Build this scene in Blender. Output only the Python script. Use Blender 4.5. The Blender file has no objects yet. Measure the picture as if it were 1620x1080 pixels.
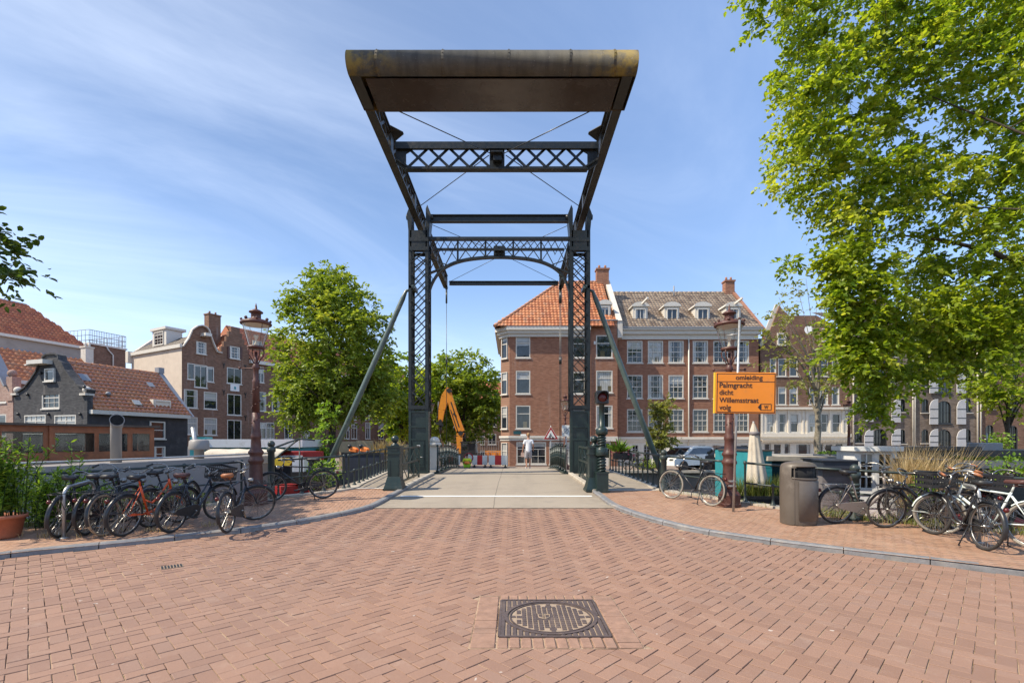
import bpy, math, random
import numpy as np
from mathutils import Vector, Matrix
random.seed(11)
RNG = np.random.default_rng(11)
SC = bpy.context.scene
COL = SC.collection
F, CX, HY, EYE = 765.0, 810.0, 700.0, 1.65      # focal length and horizon of the survey, eye height in metres
R = math.radians

def lerp(tab, v):
    if v <= tab[0][0]: return tab[0][1]
    for (a, p), (b, q) in zip(tab, tab[1:]):
        if v <= b: return p + (q - p) * (v - a) / (b - a)
    return tab[-1][1]
STREET = [(-60, .0), (5.5, .0), (8, .05), (10.8, .20), (12, .28), (14, .36), (18.7, .43), (22.3, .445), (24.5, .34), (26.5, .2), (31, .0)]
PAVE = [(-60, .072), (7.6, .095), (9.2, .16), (11.5, .29), (14, .39), (18.7, .47), (22.3, .485), (26.5, .26), (31, .1)]
def zs(y): return lerp(STREET, y)
def zp(y): return lerp(PAVE, y)
def P(px, py, D):                               # survey sight line at depth D
    return Vector(((px - CX) / F * D, D, EYE + (HY - py) / F * D))
def G(px, py, h=zp):                            # where that sight line meets the ground
    lo, hi = 1.5, 60.0
    f = lambda D: (EYE + (HY - py) / F * D) - h(D)
    for _ in range(60):
        m = (lo + hi) / 2
        if f(m) > 0: lo = m
        else: hi = m
    return Vector(((px - CX) / F * lo, lo, h(lo)))

class MB:
    """collects faces and links them as one mesh object"""
    def __init__(s):
        s.v, s.f, s.sm, s.uv, s.m = [], [], [], None, None
    def add(s, vs, fs, smooth=False):
        o = len(s.v)
        if s.m is not None: vs = [s.m @ Vector(v) for v in vs]
        s.v += [tuple(v) for v in vs]
        s.f += [tuple(i + o for i in f) for f in fs]
        s.sm += [smooth] * len(fs)
        return s
    def box(s, x0, x1, y0, y1, z0, z1):
        return s.add([(x0,y0,z0),(x1,y0,z0),(x1,y1,z0),(x0,y1,z0),(x0,y0,z1),(x1,y0,z1),(x1,y1,z1),(x0,y1,z1)],
              [(0,3,2,1),(4,5,6,7),(0,1,5,4),(1,2,6,5),(2,3,7,6),(3,0,4,7)])
    def bbox(s, x0, x1, y0, y1, z0, z1, b=.01):   # chamfered box
        vs, fs = [], []
        for (za, i) in ((z0, b), (z0 + b, 0), (z1 - b, 0), (z1, b)):
            c = b
            ring = [(x0+i+c*(i==0)*0+ (c if i==0 else c), y0+i), (x1-i-c, y0+i), (x1-i, y0+i+c), (x1-i, y1-i-c), (x1-i-c, y1-i), (x0+i+c, y1-i), (x0+i, y1-i-c), (x0+i, y0+i+c)]
            vs += [(x, y, za) for x, y in ring]
        for k in range(3):
            for j in range(8):
                a, bb = k*8+j, k*8+(j+1) % 8
                fs.append((a, bb, bb+8, a+8))
        fs.append(tuple(range(7, -1, -1))); fs.append(tuple(range(24, 32)))
        return s.add(vs, fs)
    def bar(s, a, b, w, h, up=(0, 0, 1)):
        a, b = Vector(a), Vector(b); d = (b - a)
        if d.length < 1e-6: return s
        d.normalize(); up = Vector(up)
        if abs(d.dot(up)) > .99: up = Vector((1, 0, 0)) if abs(d.x) < .9 else Vector((0, 1, 0))
        x = d.cross(up).normalized() * (w / 2); z = x.cross(d).normalized() * (h / 2)
        vs = [a - x - z, a + x - z, a + x + z, a - x + z, b - x - z, b + x - z, b + x + z, b - x + z]
        return s.add(vs, [(0,1,2,3),(7,6,5,4),(0,4,5,1),(1,5,6,2),(2,6,7,3),(3,7,4,0)])
    def tube(s, a, b, r, r2=None, n=8):
        return s.path([a, b], [r, r if r2 is None else r2], n)
    def path(s, pts, r, n=8, closed=False):
        pts = [Vector(p) for p in pts]; k = len(pts)
        rs = r if isinstance(r, (list, tuple)) else [r] * k
        vs, fs = [], []; nrm = None
        for i, p in enumerate(pts):
            if closed: t = pts[(i + 1) % k] - pts[i - 1]
            else: t = pts[min(i + 1, k - 1)] - pts[max(i - 1, 0)]
            t = t.normalized() if t.length > 1e-9 else Vector((0, 0, 1))
            if nrm is None:
                nrm = t.orthogonal().normalized()
            else:
                nrm = (nrm - t * nrm.dot(t))
                nrm = nrm.normalized() if nrm.length > 1e-6 else t.orthogonal().normalized()
            bi = t.cross(nrm)
            for j in range(n):
                a = 2 * math.pi * j / n
                vs.append(p + (nrm * math.cos(a) + bi * math.sin(a)) * rs[i])
        for i in range(k if closed else k - 1):
            for j in range(n):
                a, b = i * n + j, i * n + (j + 1) % n
                c, d = ((i + 1) % k) * n + (j + 1) % n, ((i + 1) % k) * n + j
                fs.append((a, b, c, d))
        s.add(vs, fs, n > 4)
        if not closed:
            o = len(s.v) - len(vs)
            s.f += [tuple(o + j for j in range(n - 1, -1, -1)), tuple(o + (k - 1) * n + j for j in range(n))]; s.sm += [False, False]
        return s
    def lathe(s, prof, n=16, c=(0, 0, 0), sy=1.0, smooth=True, rot=0.0):
        vs, fs = [], []; k = len(prof)
        for r, z in prof:
            for j in range(n):
                a = 2 * math.pi * j / n + rot
                vs.append((c[0] + r * math.cos(a), c[1] + r * sy * math.sin(a), c[2] + z))
        for i in range(k - 1):
            for j in range(n):
                fs.append((i*n+j, i*n+(j+1) % n, (i+1)*n+(j+1) % n, (i+1)*n+j))
        s.add(vs, fs, smooth); o = len(s.v) - len(vs)
        s.f += [tuple(o + j for j in range(n - 1, -1, -1)), tuple(o + (k - 1) * n + j for j in range(n))]; s.sm += [False, False]
        return s
    def sphere(s, c, r, n=12, m=7, sz=1.0):
        prof = [(max(r * math.sin(math.pi * i / m), r * .02), -r * sz * math.cos(math.pi * i / m)) for i in range(m + 1)]
        return s.lathe(prof, n, c)
    def prism(s, poly, y0, y1):                   # outline in x,z pushed from y0 to y1
        n = len(poly)
        vs = [(x, y0, z) for x, z in poly] + [(x, y1, z) for x, z in poly]
        return s.add(vs, [tuple(range(n)), tuple(range(2*n-1, n-1, -1))] + [(i, i + n, (i + 1) % n + n, (i + 1) % n) for i in range(n)])
    def prismz(s, poly, z0, z1):                  # outline in x,y pushed from z0 to z1
        n = len(poly)
        vs = [(x, y, z0) for x, y in poly] + [(x, y, z1) for x, y in poly]
        return s.add(vs, [tuple(range(n-1, -1, -1)), tuple(range(n, 2*n))] + [(i, (i + 1) % n, (i + 1) % n + n, i + n) for i in range(n)])
    def quad(s, a, b, c, d): return s.add([a, b, c, d], [(0, 1, 2, 3)])
    def mesh(s, name, mat):
        me = bpy.data.meshes.new(name)
        me.from_pydata(s.v, [], s.f)
        if any(s.sm): me.polygons.foreach_set('use_smooth', s.sm)
        if mat: me.materials.append(mat)
        me.update()
        return me
    def build(s, name, mat, parent=None, world=False, loc=None):
        if world and parent is not None:          # survey coordinates -> the thing's own
            mi = parent_matrix(parent).inverted()
            s.v = [tuple(mi @ Vector(v)) for v in s.v]
        o = bpy.data.objects.new(name, s.mesh(name, mat)); COL.objects.link(o)
        if parent is not None: o.parent = parent
        if loc is not None: o.location = loc
        return o

def parent_matrix(o):
    m = Matrix.Translation(o.location) @ o.rotation_euler.to_matrix().to_4x4()
    return parent_matrix(o.parent) @ m if o.parent else m
def tag(o, label=None, cat=None, group=None, kind=None):
    if label: o['label'] = label
    if cat: o['category'] = cat
    if group: o['group'] = group
    if kind: o['kind'] = kind
    return o
def thing(name, label, cat, loc=(0, 0, 0), rz=0.0, group=None):
    o = bpy.data.objects.new(name, None); COL.objects.link(o)
    o.location = loc; o.rotation_euler = (0, 0, rz); o.empty_display_size = .2
    return tag(o, label, cat, group)
def place(name, me, parent, loc=(0, 0, 0), rz=0.0):
    o = bpy.data.objects.new(name, me); COL.objects.link(o); o.parent = parent; o.location = loc; o.rotation_euler = (0, 0, rz)
    return o
def kids(o): return [c for c in COL.objects if c.parent == o]
def dup(o, parent=None, ch=None):
    if ch is None:
        ch = {}
        for c in COL.objects:
            if c.parent: ch.setdefault(c.parent.name, []).append(c)
    c = o.copy(); COL.objects.link(c); c.parent = parent
    for k in ch.get(o.name, []): dup(k, c, ch)
    return c
def smooth_poly(pts, k=6):                        # Catmull-Rom through 2D or 3D points
    pts = [Vector(p) for p in pts]; out = []
    for i in range(len(pts) - 1):
        a, b = pts[max(i - 1, 0)], pts[i]; c, d = pts[i + 1], pts[min(i + 2, len(pts) - 1)]
        for j in range(k):
            t = j / k
            out.append(.5 * ((2*b) + (c - a)*t + (2*a - 5*b + 4*c - d)*t*t + (3*b - a - 3*c + d)*t**3))
    out.append(pts[-1]); return out
def resample(pts, n):
    pts = [Vector(p) for p in pts]
    L = [0]
    for a, b in zip(pts, pts[1:]): L.append(L[-1] + (b - a).length)
    out = []
    for i in range(n):
        t = L[-1] * i / (n - 1); j = 0
        while j < len(L) - 2 and L[j + 1] < t: j += 1
        d = L[j + 1] - L[j]
        out.append(pts[j].lerp(pts[j + 1], (t - L[j]) / d if d else 0))
    return out

# ---------------------------------------------------------------- node helpers
class X:
    """a socket with arithmetic"""
    def __init__(s, nt, so): s.nt, s.so = nt, so
    def _m(s, op, o=None, c=None):
        n = s.nt.nodes.new('ShaderNodeMath'); n.operation = op
        s.nt.links.new(s.so, n.inputs[0])
        for i, q in ((1, o), (2, c)):
            if q is None: continue
            if isinstance(q, X): s.nt.links.new(q.so, n.inputs[i])
            else: n.inputs[i].default_value = q
        return X(s.nt, n.outputs[0])
    def __add__(s, o): return s._m('ADD', o)
    def __sub__(s, o): return s._m('SUBTRACT', o)
    def __mul__(s, o): return s._m('MULTIPLY', o)
    def __truediv__(s, o): return s._m('DIVIDE', o)
    def rsub(s, k): return (s * -1.0) + k
    def floor(s): return s._m('FLOOR')
    def fract(s): return s._m('FRACT')
    def mod(s, k): return s._m('FLOORED_MODULO', k)
    def lt(s, k): return s._m('LESS_THAN', k)
    def gt(s, k): return s._m('GREATER_THAN', k)
    def min(s, o): return s._m('MINIMUM', o)
    def max(s, o): return s._m('MAXIMUM', o)
    def abs(s): return s._m('ABSOLUTE')
    def sin(s): return s._m('SINE')
    def pw(s, k): return s._m('POWER', k)
    def step(s, a, b, c=0.0, d=1.0):
        n = s.nt.nodes.new('ShaderNodeMapRange'); n.interpolation_type = 'SMOOTHSTEP'
        s.nt.links.new(s.so, n.inputs['Value'])
        n.inputs['From Min'].default_value = a; n.inputs['From Max'].default_value = b
        n.inputs['To Min'].default_value = c; n.inputs['To Max'].default_value = d
        return X(s.nt, n.outputs['Result'])
def newmat(name):
    m = bpy.data.materials.new(name); m.use_nodes = True
    return m, m.node_tree, m.node_tree.nodes['Principled BSDF']
def coords(nt, kind='Object'):
    return nt.nodes.new('ShaderNodeTexCoord').outputs[kind]
def worldpos(nt): return nt.nodes.new('ShaderNodeNewGeometry').outputs['Position']
def split(nt, vec):
    n = nt.nodes.new('ShaderNodeSeparateXYZ'); nt.links.new(vec, n.inputs[0])
    return [X(nt, n.outputs[i]) for i in range(3)]
def comb(nt, x, y, z=None):
    n = nt.nodes.new('ShaderNodeCombineXYZ')
    for i, q in enumerate((x, y, z)):
        if isinstance(q, X): nt.links.new(q.so, n.inputs[i])
        elif q is not None: n.inputs[i].default_value = q
    return n.outputs[0]
def noise(nt, vec, scale, detail=4, rough=.6, dist=0.0):
    n = nt.nodes.new('ShaderNodeTexNoise'); nt.links.new(vec, n.inputs['Vector'])
    n.inputs['Scale'].default_value = scale; n.inputs['Detail'].default_value = detail
    n.inputs['Roughness'].default_value = rough; n.inputs['Distortion'].default_value = dist
    return X(nt, n.outputs['Fac'])
def white(nt, vec):
    n = nt.nodes.new('ShaderNodeTexWhiteNoise'); n.noise_dimensions = '3D'; nt.links.new(vec, n.inputs['Vector'])
    return X(nt, n.outputs['Value'])
def c4(c): return (c[0], c[1], c[2], 1.0)
def ramp(nt, fac, stops):
    n = nt.nodes.new('ShaderNodeValToRGB'); nt.links.new(fac.so, n.inputs[0])
    e = n.color_ramp.elements
    while len(e) < len(stops): e.new(.5)
    for i, (p, c) in enumerate(stops): e[i].position = p; e[i].color = c4(c)
    return n.outputs[0]
def mix(nt, fac, a, b, mode='MIX'):
    n = nt.nodes.new('ShaderNodeMix'); n.data_type = 'RGBA'; n.blend_type = mode
    for so, q in ((n.inputs[0], fac), (n.inputs[6], a), (n.inputs[7], b)):
        if isinstance(q, X): nt.links.new(q.so, so)
        elif hasattr(q, 'is_output'): nt.links.new(q, so)
        elif isinstance(q, (int, float)): so.default_value = q
        else: so.default_value = c4(q)
    return n.outputs[2]
def setbump(nt, bs, h, strength=.5, dist=.01):
    n = nt.nodes.new('ShaderNodeBump'); n.inputs['Strength'].default_value = strength; n.inputs['Distance'].default_value = dist
    nt.links.new(h.so, n.inputs['Height']); nt.links.new(n.outputs[0], bs.inputs['Normal'])
def pmat(name, col, rough=.6, metal=0.0, var=.18, scale=7.0, stain=None, samt=.5, bump=0.0, bscale=40.0, spec=.5, sscale=2.2, world=False):
    """painted / weathered surface: mottled colour, an optional stain colour, uneven gloss"""
    m, nt, bs = newmat(name)
    v = worldpos(nt) if world else coords(nt)
    a = noise(nt, v, scale, 6, .65)
    c = ramp(nt, a, [(.25, [q * (1 - var) for q in col]), (.75, [min(q * (1 + var), 1) for q in col])])
    if stain is not None:
        s = noise(nt, v, sscale, 8, .7).step(.62 - .25 * samt, .72)
        c = mix(nt, s * .85, c, stain)
    nt.links.new(c, bs.inputs['Base Color'])
    r = noise(nt, v, scale * 2.3, 4).step(.2, .8, max(rough - .12, .02), min(rough + .12, 1))
    nt.links.new(r.so, bs.inputs['Roughness'])
    bs.inputs['Metallic'].default_value = metal
    bs.inputs['Specular IOR Level'].default_value = spec
    if bump: setbump(nt, bs, noise(nt, v, bscale, 5), .6, bump)
    return m
# ---------------------------------------------------------------- materials
def herring(name, unit, rot, cols, joint, jw=.05, off=(0, 0), bumpd=.007, patch=None, sand=.35):
    """2:1 bricks laid in herringbone, each brick with its own tone"""
    m, nt, bs = newmat(name)
    w = worldpos(nt); x, y, z = split(nt, w)
    wob = noise(nt, w, 1.1, 2)
    x = x + (wob - .5) * .05; y = y + (noise(nt, comb(nt, y, x, 3.0), 1.3, 2) - .5) * .05
    ca, sa = math.cos(rot) / unit, math.sin(rot) / unit
    u = x * ca + y * sa + off[0]; v = y * ca - x * sa + off[1]
    jit = noise(nt, w, 26, 3)
    i, j = u.floor(), v.floor(); fx, fy = u.fract(), v.fract()
    k = (i - j).mod(4.0)
    k1 = (k - 1).abs().lt(.5); k2 = (k - 2).abs().lt(.5)
    vert = k.gt(1.5)
    lx = fx + k1; ly = fy + k2
    wx = vert.rsub(2.0); wy = vert + 1.0
    d = lx.min(wx - lx).min(ly.min(wy - ly))
    d = d + (jit - .5) * .06
    idv = comb(nt, i - k1, j - k2, 0.0)
    rnd = white(nt, idv); rnd2 = white(nt, comb(nt, j - k2, i - k1, 7.0))
    face = d.step(jw * .5, jw * 1.7)
    c = ramp(nt, rnd, cols)
    c = mix(nt, noise(nt, w, 60, 5, .7).step(.3, .75) * .35, c, [q * .62 for q in cols[0][1]])      # grit in the brick face
    big = noise(nt, w, .35, 5, .6).step(.35, .7)
    c = mix(nt, big * .32, c, patch or [q * .75 for q in cols[-1][1]])
    pale = noise(nt, w, 2.6, 6, .75).step(.5, .78)
    lane = noise(nt, comb(nt, x * 1.0, y * .045, 2.0), 1.5, 4, .6).step(.38, .66)
    c = mix(nt, lane * .30, c, [q * .62 for q in cols[1][1]])
    patch2 = noise(nt, w, .9, 3, .55).step(.58, .64) * rnd2.step(.2, .9)
    c = mix(nt, patch2 * .28, c, (.30, .20, .17))
    c = mix(nt, pale * .22, c, (.50, .40, .32))
    spots = noise(nt, w, 14, 3, .6).step(.69, .74)
    c = mix(nt, spots * .5, c, (.09, .075, .06))
    jc = mix(nt, noise(nt, w, 1.7, 4).step(.42, .6) * sand, joint, (.40, .31, .22))
    jc = mix(nt, noise(nt, w, 2.3, 5, .7).step(.6, .68) * .75, jc, (.15, .16, .05))       # moss in a few joints
    c = mix(nt, face, jc, c)
    nt.links.new(c, bs.inputs['Base Color'])
    nt.links.new(rnd2.step(0, 1, .62, .85).so, bs.inputs['Roughness'])
    bs.inputs['Specular IOR Level'].default_value = .35
    h = face + rnd2 * .5 + noise(nt, w, 90, 4) * .18 + noise(nt, w, 1.6, 3) * 1.6
    setbump(nt, bs, h, .9, bumpd)
    return m
def brickwall(name, cols, mortar=(.42, .38, .34), bw=.215, bh=.065, soot=None, sootamt=.4, var=True):
    m, nt, bs = newmat(name)
    o = coords(nt); x, y, z = split(nt, o)
    u = (x + y) / bw; v = z / bh
    row = v.floor(); u = u + row.mod(2.0) * .5
    fx, fy = u.fract(), v.fract()
    d = (fx.min(fx.rsub(1.0)) * (bw / bh)).min(fy.min(fy.rsub(1.0)))
    rnd = white(nt, comb(nt, u.floor(), row, 1.0))
    c = ramp(nt, rnd, cols)
    face = d.step(.05, .14)
    c = mix(nt, face, mortar, c)
    c = mix(nt, noise(nt, o, .45, 6, .65).step(.38, .7) * sootamt, c, soot or [q * .55 for q in cols[0][1]])
    c = mix(nt, noise(nt, comb(nt, x * 1.0, y * 1.0, z * .12), 3.0, 5, .6).step(.55, .75) * .22, c, (.5, .44, .4))
    nt.links.new(c, bs.inputs['Base Color']); bs.inputs['Roughness'].default_value = .85
    bs.inputs['Specular IOR Level'].default_value = .25
    setbump(nt, bs, face + rnd * .4, .6, .006)
    return m
def tilemat(name, cols, moss=(.10, .09, .06), mossamt=.4, rough=.5, spec=.5):
    """pantiles: one tone per tile (UV holds the tile's column and row)"""
    m, nt, bs = newmat(name)
    uv = coords(nt, 'UV'); u, v, _ = split(nt, uv)
    rnd = white(nt, comb(nt, u.floor(), v.floor(), 2.0))
    c = ramp(nt, rnd, cols)
    o = coords(nt)
    c = mix(nt, noise(nt, o, 1.1, 6, .7).step(.45, .72) * mossamt, c, moss)
    nt.links.new(c, bs.inputs['Base Color'])
    nt.links.new(rnd.step(0, 1, rough - .1, rough + .15).so, bs.inputs['Roughness'])
    bs.inputs['Specular IOR Level'].default_value = spec
    return m
def leafmat(name, cols, trans=.45, rough=.45):
    """leaf: per-leaf tone from a random attribute, light passes through"""
    m, nt, bs = newmat(name)
    a = nt.nodes.new('ShaderNodeAttribute'); a.attribute_name = 'tone'
    c = ramp(nt, X(nt, a.outputs['Fac']), cols)
    nt.links.new(c, bs.inputs['Base Color']); bs.inputs['Roughness'].default_value = rough
    bs.inputs['Specular IOR Level'].default_value = .4
    t = nt.nodes.new('ShaderNodeBsdfTranslucent')
    tc = mix(nt, 1.0, c, (1.6, 1.5, .55), 'MULTIPLY')
    nt.links.new(tc, t.inputs['Color'])
    ms = nt.nodes.new('ShaderNodeMixShader'); ms.inputs[0].default_value = trans
    nt.links.new(bs.outputs[0], ms.inputs[1]); nt.links.new(t.outputs[0], ms.inputs[2])
    nt.links.new(ms.outputs[0], nt.nodes['Material Output'].inputs['Surface'])
    return m
def glassmat(name, tint=(.013, .017, .022), rough=.03, spec=.75, curtain=None):
    """window pane: dark room behind, some panes with pale curtains, sky in the gloss"""
    m, nt, bs = newmat(name)
    oi = nt.nodes.new('ShaderNodeObjectInfo')
    rnd = X(nt, oi.outputs['Random'])
    o = coords(nt); x, y, z = split(nt, o)
    c = ramp(nt, noise(nt, comb(nt, x + rnd * 40, y, z), 2.2, 3, .6), [(.3, [q * .4 for q in tint]), (.75, [q * 2.2 for q in tint])])
    if curtain:
        gx, gy, gz = split(nt, coords(nt, 'Generated'))
        r2 = (rnd * 17.31).fract(); r3 = (rnd * 53.7).fract()
        fold = (x * 42.0 + noise(nt, o, 3, 2) * 9).sin() * .5 + .5
        cc = mix(nt, fold * .55, curtain, [q * .5 for q in curtain])
        blind = (gz + r2 * .55).gt(.98) * r3.lt(.42)
        drape = (gx - .5).abs().gt(.27) * r3.gt(.55) * r3.lt(.82)
        sill = gz.lt(.3) * (gx * 9.0 + rnd * 30).sin().gt(.3) * r3.gt(.82)
        full = r3.gt(.93)
        c = mix(nt, drape.max(full), c, cc)
        c = mix(nt, blind, c, [q * .9 for q in curtain])
        c = mix(nt, sill, c, (.12, .10, .06))
    nt.links.new(c, bs.inputs['Base Color'])
    bs.inputs['Roughness'].default_value = rough; bs.inputs['Specular IOR Level'].default_value = spec
    bs.inputs['IOR'].default_value = 1.52
    bs.inputs['Coat Weight'].default_value = .15; bs.inputs['Coat Roughness'].default_value = .02
    setbump(nt, bs, noise(nt, comb(nt, x + rnd * 40, y, z), 1.3, 2), .12, .03)
    return m
def clearglass(name, tint=(.9, .93, .92), gl=.16, dirt=.15, top=.55):
    m, nt, bs = newmat(name)
    tr = nt.nodes.new('ShaderNodeBsdfTransparent'); tr.inputs[0].default_value = c4(tint)
    g = nt.nodes.new('ShaderNodeBsdfGlossy'); g.inputs['Roughness'].default_value = .04
    df = nt.nodes.new('ShaderNodeBsdfDiffuse'); df.inputs[0].default_value = (.55, .53, .5, 1)
    a = nt.nodes.new('ShaderNodeMixShader'); b = nt.nodes.new('ShaderNodeMixShader')
    fr = nt.nodes.new('ShaderNodeLayerWeight'); fr.inputs[0].default_value = .35
    f = X(nt, fr.outputs['Facing']).step(.1, 1.0, gl * .4, gl + top)
    nt.links.new(f.so, a.inputs[0]); nt.links.new(tr.outputs[0], a.inputs[1]); nt.links.new(g.outputs[0], a.inputs[2])
    d = noise(nt, coords(nt), 6, 5).step(.4, .8, dirt * .3, dirt)
    nt.links.new(d.so, b.inputs[0]); nt.links.new(a.outputs[0], b.inputs[1]); nt.links.new(df.outputs[0], b.inputs[2])
    nt.links.new(b.outputs[0], nt.nodes['Material Output'].inputs['Surface'])
    return m
M = {}
M['street'] = herring('street_clinkers', .119, R(45), [(0, (.26, .155, .115)), (.25, (.295, .178, .13)), (.55, (.325, .197, .145)), (.8, (.31, .19, .14)), (1, (.275, .18, .14))], (.135, .082, .052), .05, patch=(.29, .18, .125), sand=.55)
m, nt, bs = newmat('street_brick')
w = worldpos(nt); x, y, z = split(nt, w); a = nt.nodes.new('ShaderNodeAttribute'); a.attribute_name = 'tone'; tn = X(nt, a.outputs['Fac'])
c = ramp(nt, tn, [(0, (.245, .140, .097)), (.2, (.272, .158, .109)), (.55, (.29, .169, .117)), (.85, (.305, .180, .126)), (1, (.258, .160, .120))])
c = mix(nt, noise(nt, w, 70, 6, .75).step(.35, .8) * .4, c, (.19, .12, .09))
c = mix(nt, noise(nt, w, .45, 5, .6).step(.38, .7) * .35, c, (.245, .155, .118))
c = mix(nt, noise(nt, comb(nt, x, y * .045, 2.0), 1.5, 4, .6).step(.40, .66) * .30, c, (.22, .135, .10))
c = mix(nt, noise(nt, w, 3.1, 6, .75).step(.52, .78) * .35, c, (.42, .31, .24))
c = mix(nt, noise(nt, w, 17, 3, .6).step(.68, .74) * .45, c, (.10, .08, .065))
c = mix(nt, noise(nt, w, 9, 2, .5).step(.745, .76) * .6, c, (.55, .5, .44))
nt.links.new(c, bs.inputs['Base Color']); nt.links.new(tn.step(0, 1, .62, .82).so, bs.inputs['Roughness']); bs.inputs['Specular IOR Level'].default_value = .35
setbump(nt, bs, noise(nt, w, 110, 5, .7) + noise(nt, w, 28, 3) * .8, .7, .004); M['brick'] = m
m, nt, bs = newmat('street_joint')
w = worldpos(nt); c = mix(nt, noise(nt, w, 1.9, 6, .7).step(.36, .56), (.13, .082, .054), (.37, .265, .18))
c = mix(nt, noise(nt, w, 2.3, 5, .7).step(.58, .66) * .8, c, (.13, .15, .04))
nt.links.new(c, bs.inputs['Base Color']); bs.inputs['Roughness'].default_value = .95; setbump(nt, bs, noise(nt, w, 60, 4), .8, .006); M['joint'] = m
M['pavement'] = herring('pavement_clinkers', .088, R(8), [(0, (.32, .178, .112)), (.4, (.41, .232, .146)), (.75, (.44, .262, .17)), (1, (.37, .225, .157))], (.11, .08, .06), .05, sand=.6)
M['border'] = pmat('border_clinkers', (.275, .162, .112), .75, var=.3, scale=9, stain=(.23, .145, .105), bump=.004, bscale=70, world=True)
M['joint_dark'] = pmat('joint_dark', (.10, .068, .048), .95, var=.4, scale=20, stain=(.2, .15, .1), bump=.004, world=True)
M['joint_sand'] = pmat('joint_sand', (.30, .225, .16), .95, var=.3, scale=30, bump=.004, world=True)
M['kerb'] = pmat('kerb_stone', (.175, .175, .18), .65, var=.3, scale=8, stain=(.30, .27, .23), samt=.6, bump=.004, world=True)
M['coping'] = pmat('coping_stone', (.42, .37, .30), .8, var=.2, scale=5, stain=(.2, .18, .13), bump=.006, world=True)
M['asphalt'] = pmat('bridge_asphalt', (.30, .255, .20), .9, var=.18, scale=120, stain=(.255, .215, .17), samt=.55, bump=.004, bscale=220, spec=.3, sscale=.9, world=True)
nt = M['asphalt'].node_tree; bs = nt.nodes['Principled BSDF']; c0 = bs.inputs['Base Color'].links[0].from_socket; w = worldpos(nt); x, y, z = split(nt, w)
edge = (x + .42).abs().step(1.75, 2.5) * noise(nt, w, 3.5, 5, .7).step(.3, .7)
c = mix(nt, edge * .45, c0, (.15, .125, .095)); track = ((x + .42).abs() - .8).abs().step(.1, .5, 1, 0) * noise(nt, comb(nt, x, y * .15, 1.0), 4, 4).step(.3, .7)
c = mix(nt, track * .22, c, (.17, .15, .125)); c = mix(nt, noise(nt, comb(nt, x, y * 2.2, 5.0), 1.3, 3, .6).step(.60, .63) * .3, c, (.19, .165, .14))
c = mix(nt, ((x + .42 + (noise(nt, w, .8, 3) - .5) * .06).abs()).lt(.012) * .6, c, (.10, .085, .07)); nt.links.new(c, bs.inputs['Base Color'])
M['asphalt_far'] = pmat('road_surface', (.22, .17, .14), .9, var=.2, scale=3, stain=(.15, .12, .10), bump=.004, world=True)
M['paint_white'] = pmat('road_paint', (.78, .76, .72), .7, var=.08, scale=30, stain=(.5, .45, .4), samt=.35, sscale=9, world=True)
M['quay_brick'] = brickwall('quay_brick', [(0, (.16, .10, .07)), (.6, (.24, .15, .10)), (1, (.20, .15, .12))], soot=(.06, .07, .04))
M['bridge'] = pmat('bridge_paint', (.010, .014, .014), .42, var=.3, scale=5, stain=(.055, .05, .04), samt=.35, bump=.002, sscale=3)
M['bridge_rust'] = pmat('bridge_beam_paint', (.030, .029, .025), .45, var=.35, scale=4, stain=(.05, .035, .024), samt=.3, bump=.002, sscale=2.5)
m, nt, bs = newmat('weight_paint'); o_ = coords(nt); x, y, z = split(nt, o_)
c = ramp(nt, noise(nt, o_, 4, 6, .65), [(.25, (.045, .044, .038)), (.75, (.095, .09, .075))])
c = mix(nt, noise(nt, comb(nt, x, y * .1, z * .1), 5, 5, .7).step(.45, .7) * .6, c, (.028, .027, .025))     # run-off streaks
c = mix(nt, noise(nt, o_, 2.6, 7, .7).step(.40, .62) * x.abs().step(1.9, 3.1, .06, .9), c, (.23, .165, .035))    # lichen towards the ends
c = mix(nt, noise(nt, o_, 30, 2).step(.70, .74) * .6, c, (.3, .28, .24))
nt.links.new(c, bs.inputs['Base Color']); bs.inputs['Roughness'].default_value = .68; bs.inputs['Specular IOR Level'].default_value = .3; setbump(nt, bs, noise(nt, o_, 40, 5), .5, .004); M['lichen'] = m
M['under'] = pmat('weight_underside', (.055, .042, .034), .24, var=.25, scale=1.2, spec=.5)
M['green'] = pmat('green_ironwork', (.013, .027, .024), .38, var=.25, scale=9, stain=(.055, .06, .05), samt=.3, bump=.002)
M['strut'] = pmat('strut_paint', (.085, .12, .11), .35, var=.2, scale=5, stain=(.2, .21, .19), samt=.3)
M['rod'] = pmat('tie_rod_steel', (.05, .052, .05), .35, metal=.3)
M['galv'] = pmat('galvanised_steel', (.42, .42, .41), .42, metal=.7, var=.15, scale=12)
M['rail'] = pmat('canal_rail_paint', (.03, .042, .038), .42, var=.25, scale=9, stain=(.09, .08, .06), samt=.3)
M['lamp_red'] = pmat('lamp_oxide_red', (.080, .027, .019), .5, var=.3, scale=14, stain=(.16, .085, .06), samt=.4, bump=.003)
M['lamp_glass'] = clearglass('lantern_glass')
M['opal'] = pmat('lantern_reflector', (.72, .62, .48), .5, var=.1)
M['black'] = pmat('black_paint', (.016, .016, .018), .35, var=.3)
M['rubber'] = pmat('tyre_rubber', (.028, .026, .025), .8, var=.3, stain=(.12, .10, .08), samt=.4)
M['tan_rubber'] = pmat('tan_tyre', (.34, .26, .17), .8, var=.2)
M['cream_rubber'] = pmat('cream_tyre', (.26, .235, .195), .8, var=.15, stain=(.16, .14, .11))
M['chrome'] = pmat('bike_steel', (.30, .29, .275), .32, metal=.9, var=.1)
M['leather'] = pmat('brown_leather', (.30, .11, .04), .5, var=.25, scale=20)
M['dark_leather'] = pmat('worn_leather', (.085, .035, .03), .5, var=.25, scale=20)
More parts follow.
